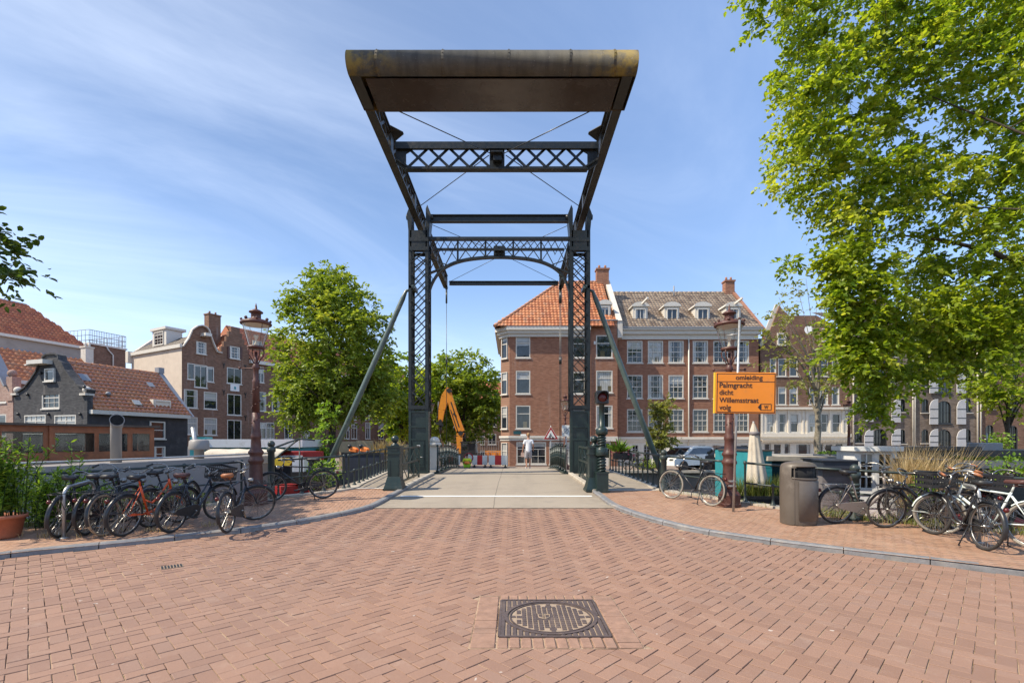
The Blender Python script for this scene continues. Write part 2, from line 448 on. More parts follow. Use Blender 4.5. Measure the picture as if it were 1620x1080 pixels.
M['black_plastic'] = pmat('black_plastic', (.022, .022, .023), .5, var=.2)
M['red_lens'] = pmat('red_lens', (.085, .007, .006), .3, var=.1)
M['orange_paint'] = pmat('orange_bike_paint', (.62, .09, .02), .3, var=.12)
M['white_paint'] = pmat('white_paint', (.72, .71, .68), .45, var=.06, stain=(.55, .52, .46), samt=.25)
M['cream_paint'] = pmat('cream_paint', (.74, .67, .56), .55, var=.07, stain=(.48, .42, .33), samt=.3)
M['trim'] = pmat('window_trim', (.60, .565, .50), .5, var=.07, stain=(.52, .49, .44), samt=.25, sscale=1.2)
M['bike_white'] = pmat('white_bike_paint', (.62, .68, .64), .35, var=.08)
M['bike_silver'] = pmat('grey_bike_paint', (.26, .22, .19), .35, metal=.2, var=.1)
M['bike_black'] = pmat('black_bike_paint', (.02, .02, .023), .3, var=.25)
M['bike_blue'] = pmat('dark_blue_bike_paint', (.022, .028, .04), .3, var=.25)
M['bag'] = pmat('bag_paper', (.52, .36, .30), .8)
M['cabin_glass'] = clearglass('cabin_glass', (.72, .74, .74), .06, .03, .2)
M['bark'] = pmat('tree_bark', (.048, .037, .028), .9, var=.4, scale=12, stain=(.04, .032, .026), bump=.03, bscale=18)
M['pale_bark'] = pmat('pale_bark', (.22, .19, .14), .9, var=.4, scale=12, stain=(.09, .08, .05), bump=.03, bscale=14)
M['orange_sign'] = pmat('orange_board', (.80, .25, .012), .45, var=.08, scale=2, stain=(.62, .22, .03), samt=.3, sscale=5)
M['yellow_edge'] = pmat('yellow_edge', (.75, .50, .03), .4, var=.08)
M['ink'] = pmat('sign_ink', (.02, .012, .01), .5, var=.1)
M['bin'] = pmat('bin_bronze', (.112, .092, .073), .5, metal=.1, var=.14, scale=3, stain=(.2, .17, .14), samt=.3)
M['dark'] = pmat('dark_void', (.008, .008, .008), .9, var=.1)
M['glass'] = glassmat('window_glass', curtain=(.42, .42, .40))
M['glass_dark'] = glassmat('dark_window_glass', (.012, .014, .014), spec=.6)
M['b_red'] = brickwall('red_brick', [(0, (.23, .095, .058)), (.5, (.31, .135, .080)), (1, (.36, .17, .105))], mortar=(.25, .175, .13), soot=(.24, .11, .07), sootamt=.35)
M['b_brown'] = brickwall('brown_brick', [(0, (.15, .075, .047)), (.5, (.215, .112, .072)), (1, (.265, .15, .10))], mortar=(.19, .135, .10), soot=(.10, .065, .05))
M['b_dark'] = brickwall('dark_brick', [(0, (.14, .10, .08)), (.5, (.21, .155, .122)), (1, (.27, .20, .16))], mortar=(.24, .21, .18), soot=(.08, .06, .05))
M['b_pink'] = brickwall('pale_red_brick', [(0, (.30, .17, .13)), (.5, (.38, .22, .17)), (1, (.42, .27, .21))], mortar=(.45, .4, .36))
M['b_black'] = brickwall('tarred_brick', [(0, (.05, .05, .055)), (.5, (.075, .074, .078)), (1, (.10, .098, .10))], mortar=(.05, .05, .052), soot=(.035, .035, .038))
M['tarred'] = pmat('tarred_plaster', (.026, .028, .034), .6, var=.4, scale=2, stain=(.065, .066, .07), samt=.5, bump=.01, bscale=8)
M['plaster'] = pmat('beige_plaster', (.56, .47, .38), .9, var=.1, scale=1.4, stain=(.40, .33, .26), samt=.4, bump=.006, bscale=12, sscale=.5)
M['grey_render'] = pmat('grey_render', (.30, .27, .24), .9, var=.12, scale=1.0, stain=(.19, .17, .15), samt=.5, bump=.006, sscale=.4)
M['stone'] = pmat('pale_stone', (.58, .53, .46), .8, var=.1, scale=3, stain=(.38, .34, .29), samt=.35)
M['t_orange'] = tilemat('orange_pantiles', [(0, (.38, .12, .045)), (.4, (.50, .17, .06)), (.8, (.55, .22, .09)), (1, (.42, .20, .11))], mossamt=.25)
M['t_red'] = tilemat('red_pantiles', [(0, (.30, .08, .03)), (.5, (.40, .11, .042)), (1, (.45, .16, .07))], mossamt=.3)
M['t_brown'] = tilemat('grey_brown_pantiles', [(0, (.15, .105, .072)), (.5, (.23, .17, .118)), (1, (.30, .23, .165))], mossamt=.25, rough=.42)
M['t_glazed'] = tilemat('glazed_orange_pantiles', [(0, (.33, .10, .028)), (.5, (.43, .135, .036)), (1, (.46, .17, .05))], mossamt=.2, rough=.22, spec=.9)
M['t_dark'] = tilemat('dark_pantiles', [(0, (.075, .055, .042)), (.5, (.105, .08, .06)), (1, (.14, .11, .085))], mossamt=.3)
M['lead'] = pmat('lead_sheet', (.24, .25, .27), .5, var=.15, scale=2)
M['wood'] = pmat('varnished_wood', (.24, .072, .02), .45, var=.35, scale=5, stain=(.09, .03, .012), samt=.5)
M['roof_felt'] = pmat('roofing_felt', (.07, .055, .045), .8, var=.3, scale=8)
M['hull_grey'] = pmat('grey_hull_paint', (.27, .25, .235), .5, var=.06, scale=1.5, stain=(.22, .19, .16), samt=.25)
M['hull_black'] = pmat('black_hull_paint', (.015, .016, .018), .35, var=.4, stain=(.06, .045, .035), samt=.3)
M['teal'] = pmat('teal_boards', (.03, .25, .28), .5, var=.12, scale=3, stain=(.02, .14, .16), samt=.4)
M['dkteal'] = pmat('dark_teal', (.008, .062, .075), .45, var=.15)
M['navy'] = pmat('navy_boards', (.03, .035, .05), .45, var=.2)
M['grey_board'] = pmat('grey_boards', (.20, .18, .18), .6, var=.1)
M['red_paint'] = pmat('red_paint', (.33, .016, .014), .45, var=.12)
M['barrier_red'] = pmat('barrier_red', (.62, .03, .025), .5, var=.1)
M['barrier_white'] = pmat('barrier_white', (.82, .78, .70), .5, var=.06)
M['canvas'] = pmat('canvas', (.52, .46, .37), .9, var=.12, scale=4, stain=(.36, .31, .25), samt=.4)
M['terracotta'] = pmat('terracotta', (.42, .14, .07), .75, var=.15, stain=(.30, .10, .06))
M['soil'] = pmat('soil', (.05, .035, .022), .95, var=.4)
M['digger'] = pmat('digger_orange', (.72, .27, .02), .4, var=.12, stain=(.35, .16, .04), samt=.3)
M['machine'] = pmat('machine_black', (.02, .02, .021), .5, var=.3)
M['hoarding'] = pmat('site_boards', (.42, .31, .19), .85, var=.12, scale=2, stain=(.3, .22, .14))
M['skin'] = pmat('skin', (.36, .18, .115), .55, var=.08)
M['shirt'] = pmat('white_shirt', (.70, .70, .74), .9, var=.05)
M['shorts'] = pmat('pale_shorts', (.36, .34, .36), .9, var=.06)
M['hair'] = pmat('fair_hair', (.32, .18, .08), .7, var=.3, scale=40)
M['hivis_green'] = pmat('hi_vis_green', (.34, .62, .02), .7, var=.06)
M['hivis'] = pmat('hi_vis_yellow', (.74, .82, .03), .7, var=.06)
M['hivis_orange'] = pmat('hi_vis_orange', (.85, .22, .04), .7, var=.06)
M['straw'] = pmat('dry_stalks', (.46, .35, .19), .8, var=.25, scale=20)
M['shutter'] = pmat('pale_shutters', (.50, .49, .50), .6, var=.08, scale=3)
LE = [(0, (.10, .16, .022)), (.45, (.185, .26, .036)), (.8, (.28, .345, .052)), (1, (.37, .40, .08))]
M['leaf_elm'] = leafmat('elm_leaves', [(0, (.085, .16, .018)), (.35, (.185, .275, .026)), (.7, (.31, .385, .038)), (1, (.45, .485, .09))], .56, .36)
M['leaf_dark'] = leafmat('dark_leaves', [(0, (.035, .07, .012)), (.5, (.065, .115, .018)), (1, (.11, .16, .03))], .4)
M['leaf_mid'] = leafmat('lime_leaves', LE, .45)
M['leaf_grey'] = leafmat('thin_leaves', [(0, (.14, .16, .035)), (.5, (.22, .24, .06)), (1, (.30, .31, .10))], .4)
M['leaf_bright'] = leafmat('herb_leaves', [(0, (.10, .19, .02)), (.5, (.17, .29, .035)), (1, (.25, .36, .06))], .45)
M['grass'] = leafmat('grass_blades', [(0, (.11, .15, .03)), (.5, (.17, .22, .045)), (.8, (.30, .28, .10)), (1, (.42, .34, .16))], .35)
M['reed'] = leafmat('green_reeds', [(0, (.08, .12, .02)), (.5, (.13, .17, .03)), (1, (.26, .24, .08))], .35)
M['dry'] = leafmat('dry_blades', [(0, (.32, .22, .11)), (.5, (.46, .34, .18)), (1, (.58, .46, .28))], .3)
M['flower'] = leafmat('flower_petals', [(0, (.45, .05, .12)), (1, (.6, .2, .3))], .3)
mw, nt, bs = newmat('canal_water')
bs.inputs['Base Color'].default_value = (.012, .022, .016, 1); bs.inputs['Roughness'].default_value = .06
setbump(nt, bs, noise(nt, worldpos(nt), 2.2, 4), .35, .05); M['water'] = mw
# ---------------------------------------------------------------- camera, sun, sky
cam = bpy.data.cameras.new('camera'); co = bpy.data.objects.new('camera', cam); COL.objects.link(co)
co.location = (0, 0, EYE); co.rotation_euler = (R(90), 0, 0)
cam.sensor_width = 36; cam.lens = 36 * F / 1620; cam.shift_y = (HY - 540) / 1620; cam.clip_end = 6000; cam.clip_start = .05
SC.camera = co
SUN_EL, SUN_AZ = 50.0, 108.0                      # the sun stands left of the bridge and a little behind the viewer
sd = Vector((-math.cos(R(SUN_EL)) * math.sin(R(SUN_AZ)), math.cos(R(SUN_EL)) * math.cos(R(SUN_AZ)), math.sin(R(SUN_EL))))
sun = bpy.data.lights.new('sun', 'SUN'); so = bpy.data.objects.new('sun', sun); COL.objects.link(so)
sun.energy = 5.0; sun.angle = R(.53); sun.color = (1.0, .90, .74)
so.location = (-20, -5, 30); so.rotation_euler = sd.to_track_quat('Z', 'Y').to_euler()
wd = bpy.data.worlds.new('World'); SC.world = wd; wd.use_nodes = True
nt = wd.node_tree; bg = nt.nodes['Background']
sky = nt.nodes.new('ShaderNodeTexSky'); sky.sky_type = 'NISHITA'; sky.sun_disc = False
sky.sun_elevation = R(SUN_EL); sky.sun_rotation = R(SUN_AZ); sky.air_density = 1.0; sky.dust_density = .4; sky.ozone_density = 3.0
d = coords(nt, 'Generated'); dx, dy, dz = split(nt, d)
hz = dz.max(.02) + .16
cx, cy = dx / hz, dy / hz
cn = noise(nt, comb(nt, cx * .42 + cy * .22, cy * 1.0 - cx * .62, 4.2), 1.25, 9, .6, .9)
cb = noise(nt, comb(nt, cx * .3, cy * .3, 9.0), .8, 3, .5)
leftw = (dx * -1.0).step(-.25, .75)
cl = (cn * .62 + cb * .42 + leftw * .16 - .10).step(.38, 1.0) * dz.step(.0, .12)
haze = dz.abs().step(.0, .34, 1.0, .0)
c = mix(nt, 1.0, sky.outputs[0], (.98, 1.11, 1.24), 'MULTIPLY')
c = mix(nt, haze * .5 + .10, c, (6.1, 6.9, 8.1))
c = mix(nt, cl * .6, c, (8.0, 8.8, 10.2))
nt.links.new(c, bg.inputs[0]); bg.inputs[1].default_value = .125
SC.view_settings.view_transform = 'Standard'; SC.view_settings.look = 'None'; SC.view_settings.exposure = .5; SC.view_settings.gamma = 1
SC.cycles.max_bounces = 8; SC.cycles.transparent_max_bounces = 24; SC.cycles.use_denoising = True
SC.cycles.caustics_reflective = False; SC.cycles.caustics_refractive = False

# ---------------------------------------------------------------- ground
kl = [G(*p, zs).xy for p in [(-210, 915), (-60, 892), (60, 877), (180, 865), (300, 852), (400, 840), (490, 826), (560, 812), (600, 800)]]
kl = [Vector((-60, -9)), Vector((-16, 2.9))] + kl + [Vector((-2.93, 13.0)), Vector((-2.93, 15)), Vector((-2.93, 18.3))]
kr = [G(*p, zs).xy for p in [(1950, 955), (1720, 925), (1600, 909), (1450, 890), (1320, 874), (1200, 858), (1100, 842), (1030, 825), (980, 808), (957, 796)]]
kr = [Vector((60, -11)), Vector((15, 2.2))] + kr + [Vector((2.12, 13.2)), Vector((2.12, 15)), Vector((2.12, 18.3))]
ql = [Vector(p) for p in [(-66, -4.2), (-18, 6.2), (-13.5, 7.3), (-10.5, 8.3), (-8.6, 9.4), (-7.2, 10.7), (-6.2, 11.7), (-4.75, 13.2), (-4.8, 15), (-5.3, 20.6)]]
qr = [Vector(p) for p in [(66, -6), (18, 5.2), (13, 6.6), (9.2, 8.2), (7.0, 9.55), (5.75, 10.8), (5.0, 12.0), (4.25, 13.2), (4.25, 15), (4.25, 20.6)]]
def dense(pts): return [Vector((v.x, v.y)) for v in smooth_poly([(p.x, p.y, 0) for p in pts], 10)]
KL, KR = dense(kl), dense(kr)
def strip(name, A, B, n, m, za, mat, drop=None):
    A, B = resample(A, n), resample(B, n); b = MB(); vs, fs = [], []
    for i in range(n):
        for j in range(m + 1):
            p = A[i].lerp(B[i], j / m); vs.append((p.x, p.y, za(p.y)))
    for i in range(n - 1):
        for j in range(m):
            fs.append((i*(m+1)+j, (i+1)*(m+1)+j, (i+1)*(m+1)+j+1, i*(m+1)+j+1))
    b.add(vs, fs)
    return tag(b.build(name, mat), kind='structure')
def edge_strip(A, B, n):                           # both lines cut at matching y so the strips stay tidy
    return resample(A, n), resample(B, n)
# street: between the kerbs, then on behind the viewer
KLs = [p for p in KL if p.y < 11.0]; KRs = [p for p in KR if p.y < 11.0]
ya = (KLs[-1].y + KRs[-1].y) / 2
b = MB(); n, m = 140, 24
A, B = resample([Vector((-60, -70))] + KLs, n), resample([Vector((60, -70))] + KRs, n)
vs = []; fs = []
for i in range(n):
    for j in range(m + 1):
        p = A[i].lerp(B[i], j / m); vs.append((p.x, p.y, zs(p.y) - (.0085 if p.y > 1.2 else .0)))
for i in range(n - 1):
    for j in range(m):
        a = i * (m + 1) + j; fs.append((a, a + 1, a + m + 2, a + m + 1))
b.add(vs, fs); st_ = tag(b.build('street', M['street']), kind='structure'); st_.data.materials.append(M['joint'])
for p in st_.data.polygons: p.material_index = 1 if p.center.y > 1.2 else 0
# every clinker of the street in view is laid one by one
kly, kry = sorted((p.y, p.x) for p in KL), sorted((p.y, p.x) for p in KR)
kxl = lambda y: np.interp(y, [q[0] for q in kly], [q[1] for q in kly]); kxr = lambda y: np.interp(y, [q[0] for q in kry], [q[1] for q in kry])
U_ = .119; C_ = math.sqrt(.5); vs, fs, tone, nf = [], [], [], []
RX0, RX1, RY0, RY1 = .364 - .713, .364 + .703, 4.565 - .692, 4.565 + .648     # the straight border round the manhole
def clip(poly, axis, lim, keep_less):
    out = []
    for k in range(len(poly)):
        p, q = poly[k - 1], poly[k]; ip, iq = (p[axis] <= lim) == keep_less, (q[axis] <= lim) == keep_less
        if ip != iq: t_ = (lim - p[axis]) / (q[axis] - p[axis]); out.append((p[0] + (q[0] - p[0])*t_, p[1] + (q[1] - p[1])*t_))
        if iq: out.append(q)
    return out
rnd_ = random.Random(5)
for i in range(-110, 190):
    for j in range(-110, 190):
        k = (i - j) % 4
        if k == 1 or k == 2: continue
        hw, hh = (1.0, .5) if k == 0 else (.5, 1.0)
        cu, cv = i + hw, j + hh
        x, y = (cu - cv)*C_*U_, (cu + cv)*C_*U_
        if y < 1.1 or y > 10.85 or abs(x) > 1.25*y + 3.5 or x < kxl(y) - .02 or x > kxr(y) + .02: continue
        g = .0034/U_; th = rnd_.gauss(0, .008); ou, ov = rnd_.gauss(0, .010), rnd_.gauss(0, .010); poly = []
        for su, sv in ((-1, -1), (1, -1), (1, 1), (-1, 1)):
            du, dv = su*(hw - g) , sv*(hh - g); u, v = cu + ou + du - dv*th, cv + ov + dv + du*th; poly.append(((u - v)*C_*U_, (u + v)*C_*U_))
        if RX0 - .16 < x < RX1 + .16 and RY0 - .16 < y < RY1 + .16:
            dd = [(RX0 - x, 0, RX0, True), (x - RX1, 0, RX1, False), (RY0 - y, 1, RY0, True), (y - RY1, 1, RY1, False)]; best = max(dd)
            poly = clip(poly, best[1], best[2], best[3])
            if len(poly) < 3: continue
            ar = abs(sum(poly[q-1][0]*poly[q][1] - poly[q][0]*poly[q-1][1] for q in range(len(poly))))/2
            if ar < .002: continue
        n = len(poly); mx, my = sum(p[0] for p in poly)/n, sum(p[1] for p in poly)/n
        h0 = zs(my) + .0022*math.sin(mx*1.3 + 1)*math.sin(my*1.7) + rnd_.gauss(0, .0013); tx, ty = rnd_.gauss(0, .009), rnd_.gauss(0, .009); o = len(vs)
        for f_, dz in ((1.0, -.03), (1.0, -.0028), (.0, 0)):
            for p in poly:
                dx_, dy_ = p[0] - mx, p[1] - my; L = math.hypot(dx_, dy_); s_ = 1.0 if f_ else max(L - .0045, .002)/L
                vs.append((mx + dx_*s_, my + dy_*s_, h0 + dx_*tx + dy_*ty + dz))
        for lay in range(2):
            for q in range(n): fs.append((o + lay*n + q, o + lay*n + (q + 1) % n, o + (lay + 1)*n + (q + 1) % n, o + (lay + 1)*n + q))
        fs.append(tuple(o + 2*n + q for q in range(n))); t_ = rnd_.random(); tone += [t_]*(3*n)
me = bpy.data.meshes.new('street_paving'); me.from_pydata(vs, [], fs); me.materials.append(M['brick']); at_ = me.attributes.new('tone', 'FLOAT', 'POINT'); at_.data.foreach_set('value', tone); me.update()
o = bpy.data.objects.new('street_paving', me); COL.objects.link(o); tag(o, kind='structure')
b = MB(); b.box(-300, 300, -400, -40, -.6, -.012); tag(b.build('ground', M['asphalt_far']), kind='structure')
tag(strip('pavement', KL, [Vector(p) for p in ql], 150, 12, zp, M['pavement']), kind='structure')
tag(strip('pavement', [Vector(p) for p in qr], KR, 150, 12, zp, M['pavement']), kind='structure')
def sweep_blocks(line, w, h0, h1, zf, L, side, bev=.025):
    """kerb blocks laid end to end along a line with open joints"""
    b = MB(); tot = sum((q - p).length for p, q in zip(line, line[1:])); n = int(tot / L)
    pts = resample(line, n * 6 + 1)
    for k in range(n):
        seg = pts[k * 6:k * 6 + 7]
        vs = []
        for q, p in enumerate(seg):
            i = k * 6 + q
            t = (pts[min(i + 1, len(pts) - 1)] - pts[max(i - 1, 0)]).normalized()
            nn = Vector((-t.y, t.x)) * side
            sh = t * (.006 if q == 0 else (-.006 if q == 6 else 0))
            z = zf(p.y)
            o = p + sh; jz = .004 * math.sin(k * 12.9)
            for off, hz_ in ((0, h0), (.008, h1 - bev + jz), (bev + .008, h1 + jz), (w, h1 + jz), (w, h0)):
                r = o + nn * off; vs.append((r.x, r.y, z + hz_))
        fs = []
        for q in range(6):
            for e in range(4):
                fs.append((q*5+e, (q+1)*5+e, (q+1)*5+e+1, q*5+e+1))
        fs += [(0, 1, 2, 3, 4), (34, 33, 32, 31, 30)]
        b.add(vs, fs)
    return b
tag(sweep_blocks([p for p in KL if p.y < 13.6], .15, -.15, .078, lambda y: zs(y) + .0, .95, 1).build('kerb', M['kerb']), kind='structure')
tag(sweep_blocks([p for p in KR if p.y < 13.0], .15, -.15, .078, lambda y: zs(y) + .0, .95, -1).build('kerb', M['kerb']), kind='structure')
tag(sweep_blocks([p for p in KL if p.y > 13.4], .16, -.15, .10, zs, .9, 1).build('kerb', M['coping']), kind='structure')
tag(sweep_blocks([p for p in KR if p.y > 12.8], .16, -.15, .10, zs, .9, -1).build('kerb', M['coping']), kind='structure')
for q, sd_ in ((ql, 1), (qr, -1)):
    tag(sweep_blocks(dense(q), .30, -.3, .035, zp, 1.1, -sd_, .02).build('quay_coping', M['coping']), kind='structure')
    b = MB(); pts = dense(q)
    for p, r in zip(pts, pts[1:]):
        b.quad((p.x, p.y, -2.2), (r.x, r.y, -2.2), (r.x, r.y, zp(r.y) - .02), (p.x, p.y, zp(p.y) - .02))
    w = tag(b.build('quay_wall', M['quay_brick']), 'dark brick quay wall under the ' + ('railing with the lamp and the row of leaning bicycles' if sd_ == 1 else 'railing behind the bronze litter bin'), 'quay wall')
gp = G(272, 896, zs); t = thing('gully_grate', 'small iron gully grate with weeds set in the bricks near the left kerb', 'gully grate', gp, R(38))
b = MB(); b.box(-.12, .12, -.09, .09, -.02, .004); b.build('frame', M['joint_sand'], t)
b = MB(); [b.box(-.115 + k*.034, -.095 + k*.034, -.08, .08, 0, .010) for k in range(7)]; b.build('bars', M['machine'], t)
# bridge roadway
b = MB(); ys = [10.75 + i * .25 for i in range(32)]
def road(b, x0, x1, y0, y1, n, dz, h=zs):
    vs, fs = [], []
    for i in range(n + 1):
        y = y0 + (y1 - y0) * i / n; vs += [(x0, y, h(y) + dz), (x1, y, h(y) + dz)]
    b.add(vs, [(2*i, 2*i+1, 2*i+3, 2*i+2) for i in range(n)])
b = MB(); vs, fs = [], []
n = 32
for i in range(n + 1):
    y = 10.7 + (18.62 - 10.7) * i / n
    xl = min(p.x for p in KL if abs(p.y - y) < .6) + .0 if y > 12.6 else -3.6
    def kx(K): 
        best = min(K, key=lambda p: abs(p.y - y)); return best.x
    vs += [(kx(KL) - .02, y, zs(y) + .012), (kx(KR) + .02, y, zs(y) + .012)]
fs = [(2*i, 2*i+1, 2*i+3, 2*i+2) for i in range(n)]
b.add(vs, fs); tag(b.build('bridge_road', M['asphalt']), kind='structure')
b = MB(); road(b, -2.82, 1.98, 18.70, 26.5, 40, .004); tag(b.build('bridge_deck', M['asphalt']), kind='structure')
b = MB()
for i in range(20): b.box(-2.82, 1.98, 18.70 + i*.39, 18.70 + i*.39 + .38, zs(18.7+i*.39)-.55, zs(18.7 + i*.39) - .03)
for x0, x1 in ((-3.05, -2.83), (1.99, 2.2)):
    for i in range(20): b.box(x0, x1, 18.70 + i*.39, 18.70 + (i+1)*.39, zs(18.7+i*.39)-.45, zs(18.9 + i*.39) + .07)
tag(b.build('bridge_deck_frame', M['green']), kind='structure')
b = MB(); [b.box(-2.8, 1.96, y, y + .05, .40, zs(18.66) + .012) for y in (18.565, 18.705)]; tag(b.build('expansion_joint', M['bridge']), kind='structure')
b = MB(); b.box(-4.7, 4.1, 18.62, 18.70, -1.5, .36); tag(b.build('bridge_joint', M['dark']), kind='structure')
b = MB(); b.box(-5.4, 4.3, 14.0, 18.62, -2.5, .30); tag(b.build('bridge_abutment', M['quay_brick']), kind='structure')
b = MB(); b.box(-8.6, 7.6, 16.4, 19.6, -2.4, -.45); tag(b.build('bridge_abutment', M['quay_brick']), kind='structure')
b = MB(); road(b, -2.82, 2.02, 12.15, 12.30, 2, .016); tag(b.build('stop_line', M['paint_white']), kind='structure')
b = MB(); road(b, -4.6, -3.2, 13.45, 13.62, 2, .012, zp); road(b, 2.35, 4.1, 13.1, 13.3, 2, .012, zp); tag(b.build('threshold_stone', M['stone']), kind='structure')
b = MB(); road(b, -4.95, -3.1, 13.7, 20.4, 12, .008, zp); road(b, 2.3, 4.1, 13.4, 20.4, 12, .008, zp); tag(b.build('bridge_footway', M['asphalt']), kind='structure')
# far bank and canal
b = MB()
poly = [(1500, 27.5), (1500, 2500), (-1500, 2500), (-1500, 26.2), (-24.2, 26.2), (-22.6, 34), (-24.5, 40), (-17, 46), (-13.2, 36), (-13.2, 27.5)][::-1]
b.prismz([(x, y) for x, y in poly], -2.2, -.004); tag(b.build('far_bank', M['asphalt_far']), kind='structure')
b = MB(); road(b, -3.6, 2.6, 26.45, 31.5, 12, .002); tag(b.build('bridge_ramp', M['asphalt']), kind='structure')
b = MB(); b.box(-6, 5, 26.6, 27.6, -2, .0); tag(b.build('far_abutment', M['quay_brick']), kind='structure')
b = MB()
for (x0, y0), (x1, y1) in zip([(60, 27.45), (-13.2, 27.45), (-13.2, 36), (-17, 46)], [(-13.2, 27.45), (-13.2, 36), (-17, 46), (-24.5, 40)]): b.bar((x0, y0, .02), (x1, y1, .02), .4, .14)
tag(b.build('far_quay_coping', M['coping']), kind='structure')
b = MB(); b.quad((-400, -10, -1.45), (400, -10, -1.45), (400, 60, -1.45), (-400, 60, -1.45)); tag(b.build('canal_water', M['water']), kind='structure')

# ---------------------------------------------------------------- manhole in the street
mh = thing('manhole_cover', 'square cast iron manhole with round gridded lid set in the brick street', 'manhole', (.364, 4.565, 0))
b = MB(); b.box(-.47, .47, -.47, .47, -.02, .006); b.build('silted_base', M['joint_sand'], mh)
b = MB(); b.box(-.475, .475, -.485, -.462, -.02, .018); b.box(-.475, .475, .462, .485, -.02, .018); b.box(-.485, -.462, -.462, .462, -.02, .017); b.box(.462, .485, -.462, .462, -.02, .017)
k = -.445
while k < .45:
    for s0, s1 in ((-1, 0), (0, 1)):
        hc = math.sqrt(max(0, .44**2 - k*k)) if abs(k) < .44 else 0
        ya_, yb_ = (-.455, -hc) if s0 < 0 else (hc, .455)
        if yb_ - ya_ > .02: b.bbox(k - .019, k + .019, ya_, yb_, 0, .016, .004)
    k += .052
b.build('frame', pmat('worn_iron', (.105, .078, .070), .5, metal=.2, var=.3, scale=14, stain=(.20, .145, .11), samt=.45, bump=.003), mh)
IRON = bpy.data.materials['worn_iron']
lid = MB()
for r0, r1 in ((.405, .438), (.375, .388)):
    prof = []
    n = 56; vs, fs = [], []
    for r_, z_ in ((r0, .0), (r0, .016), (r1, .016), (r1, 0)):
        vs += [(r_*math.cos(2*math.pi*j/n), r_*math.sin(2*math.pi*j/n), z_ + (.003 if r0 > .4 else 0)) for j in range(n)]
    for i in range(3): fs += [(i*n+j, i*n+(j+1) % n, (i+1)*n+(j+1) % n, (i+1)*n+j) for j in range(n)]
    lid.add(vs, fs)
for i in range(-7, 8):
    for j in range(-7, 8):
        x, y = i * .05, j * .05
        if math.hypot(x, y) > .352 or (abs(x + .06) < .085 and abs(y) < .075) or (i in (-6, 6) and abs(j) < 2) or (j in (-6, 6) and abs(i) < 2): continue
        lid.bbox(x - .019, x + .019, y - .020, y + .020, 0, .014, .003)
lid.box(-.145, .025, -.075, .075, 0, .010)
for x, y in ((-.29, 0), (.29, 0), (0, -.29), (0, .29)): lid.box(x - .03, x + .03, y - .03, y + .03, 0, .009)
lid.build('lid', IRON, mh)
b = MB()
for sx in (-1, 1):                                 # heraldic shield with three crosses on the lid
    b.path([(-.06, -.06, .012), (-.06 + sx*.05, -.02, .012), (-.06 + sx*.055, .05, .012), (-.06, .055, .012)], .006, 5)
for y in (-.025, .01, .042):
    b.bar((-.075, y - .01, .013), (-.045, y + .01, .013), .007, .008); b.bar((-.075, y + .01, .013), (-.045, y - .01, .013), .007, .008)
b.build('crest', M['joint_sand'], mh)
# the clinkers laid straight round it
b = MB()
b.box(-.716, .706, -.695, .651, -.02, .0015); tag(b.build('paving_joint', M['joint'], loc=(.364, 4.565, 0)), kind='structure')
b = MB()
def clinker(x0, x1, y0, y1):
    z = .014 + random.uniform(-.003, .003); b.bbox(x0 + .006, x1 - .006, y0 + .006, y1 - .006, -.02, z, .007)
y = -.68
xs = [-.49 + i * .098 for i in range(11)]
for i in range(10):
    clinker(xs[i], xs[i+1], -.69, -.492); clinker(xs[i], xs[i+1], .49, .645)
for x0, x1 in ((-.71, -.495), (.495, .70)):
    y = -.69
    while y < .62:
        h = random.choice((.1, .1, .2)); h = min(h, .645 - y)
        if h > .05: clinker(x0, x1, y, y + h)
        y += h
tag(b.build('paving_border', M['border'], loc=(.364, 4.565, 0)), kind='structure')
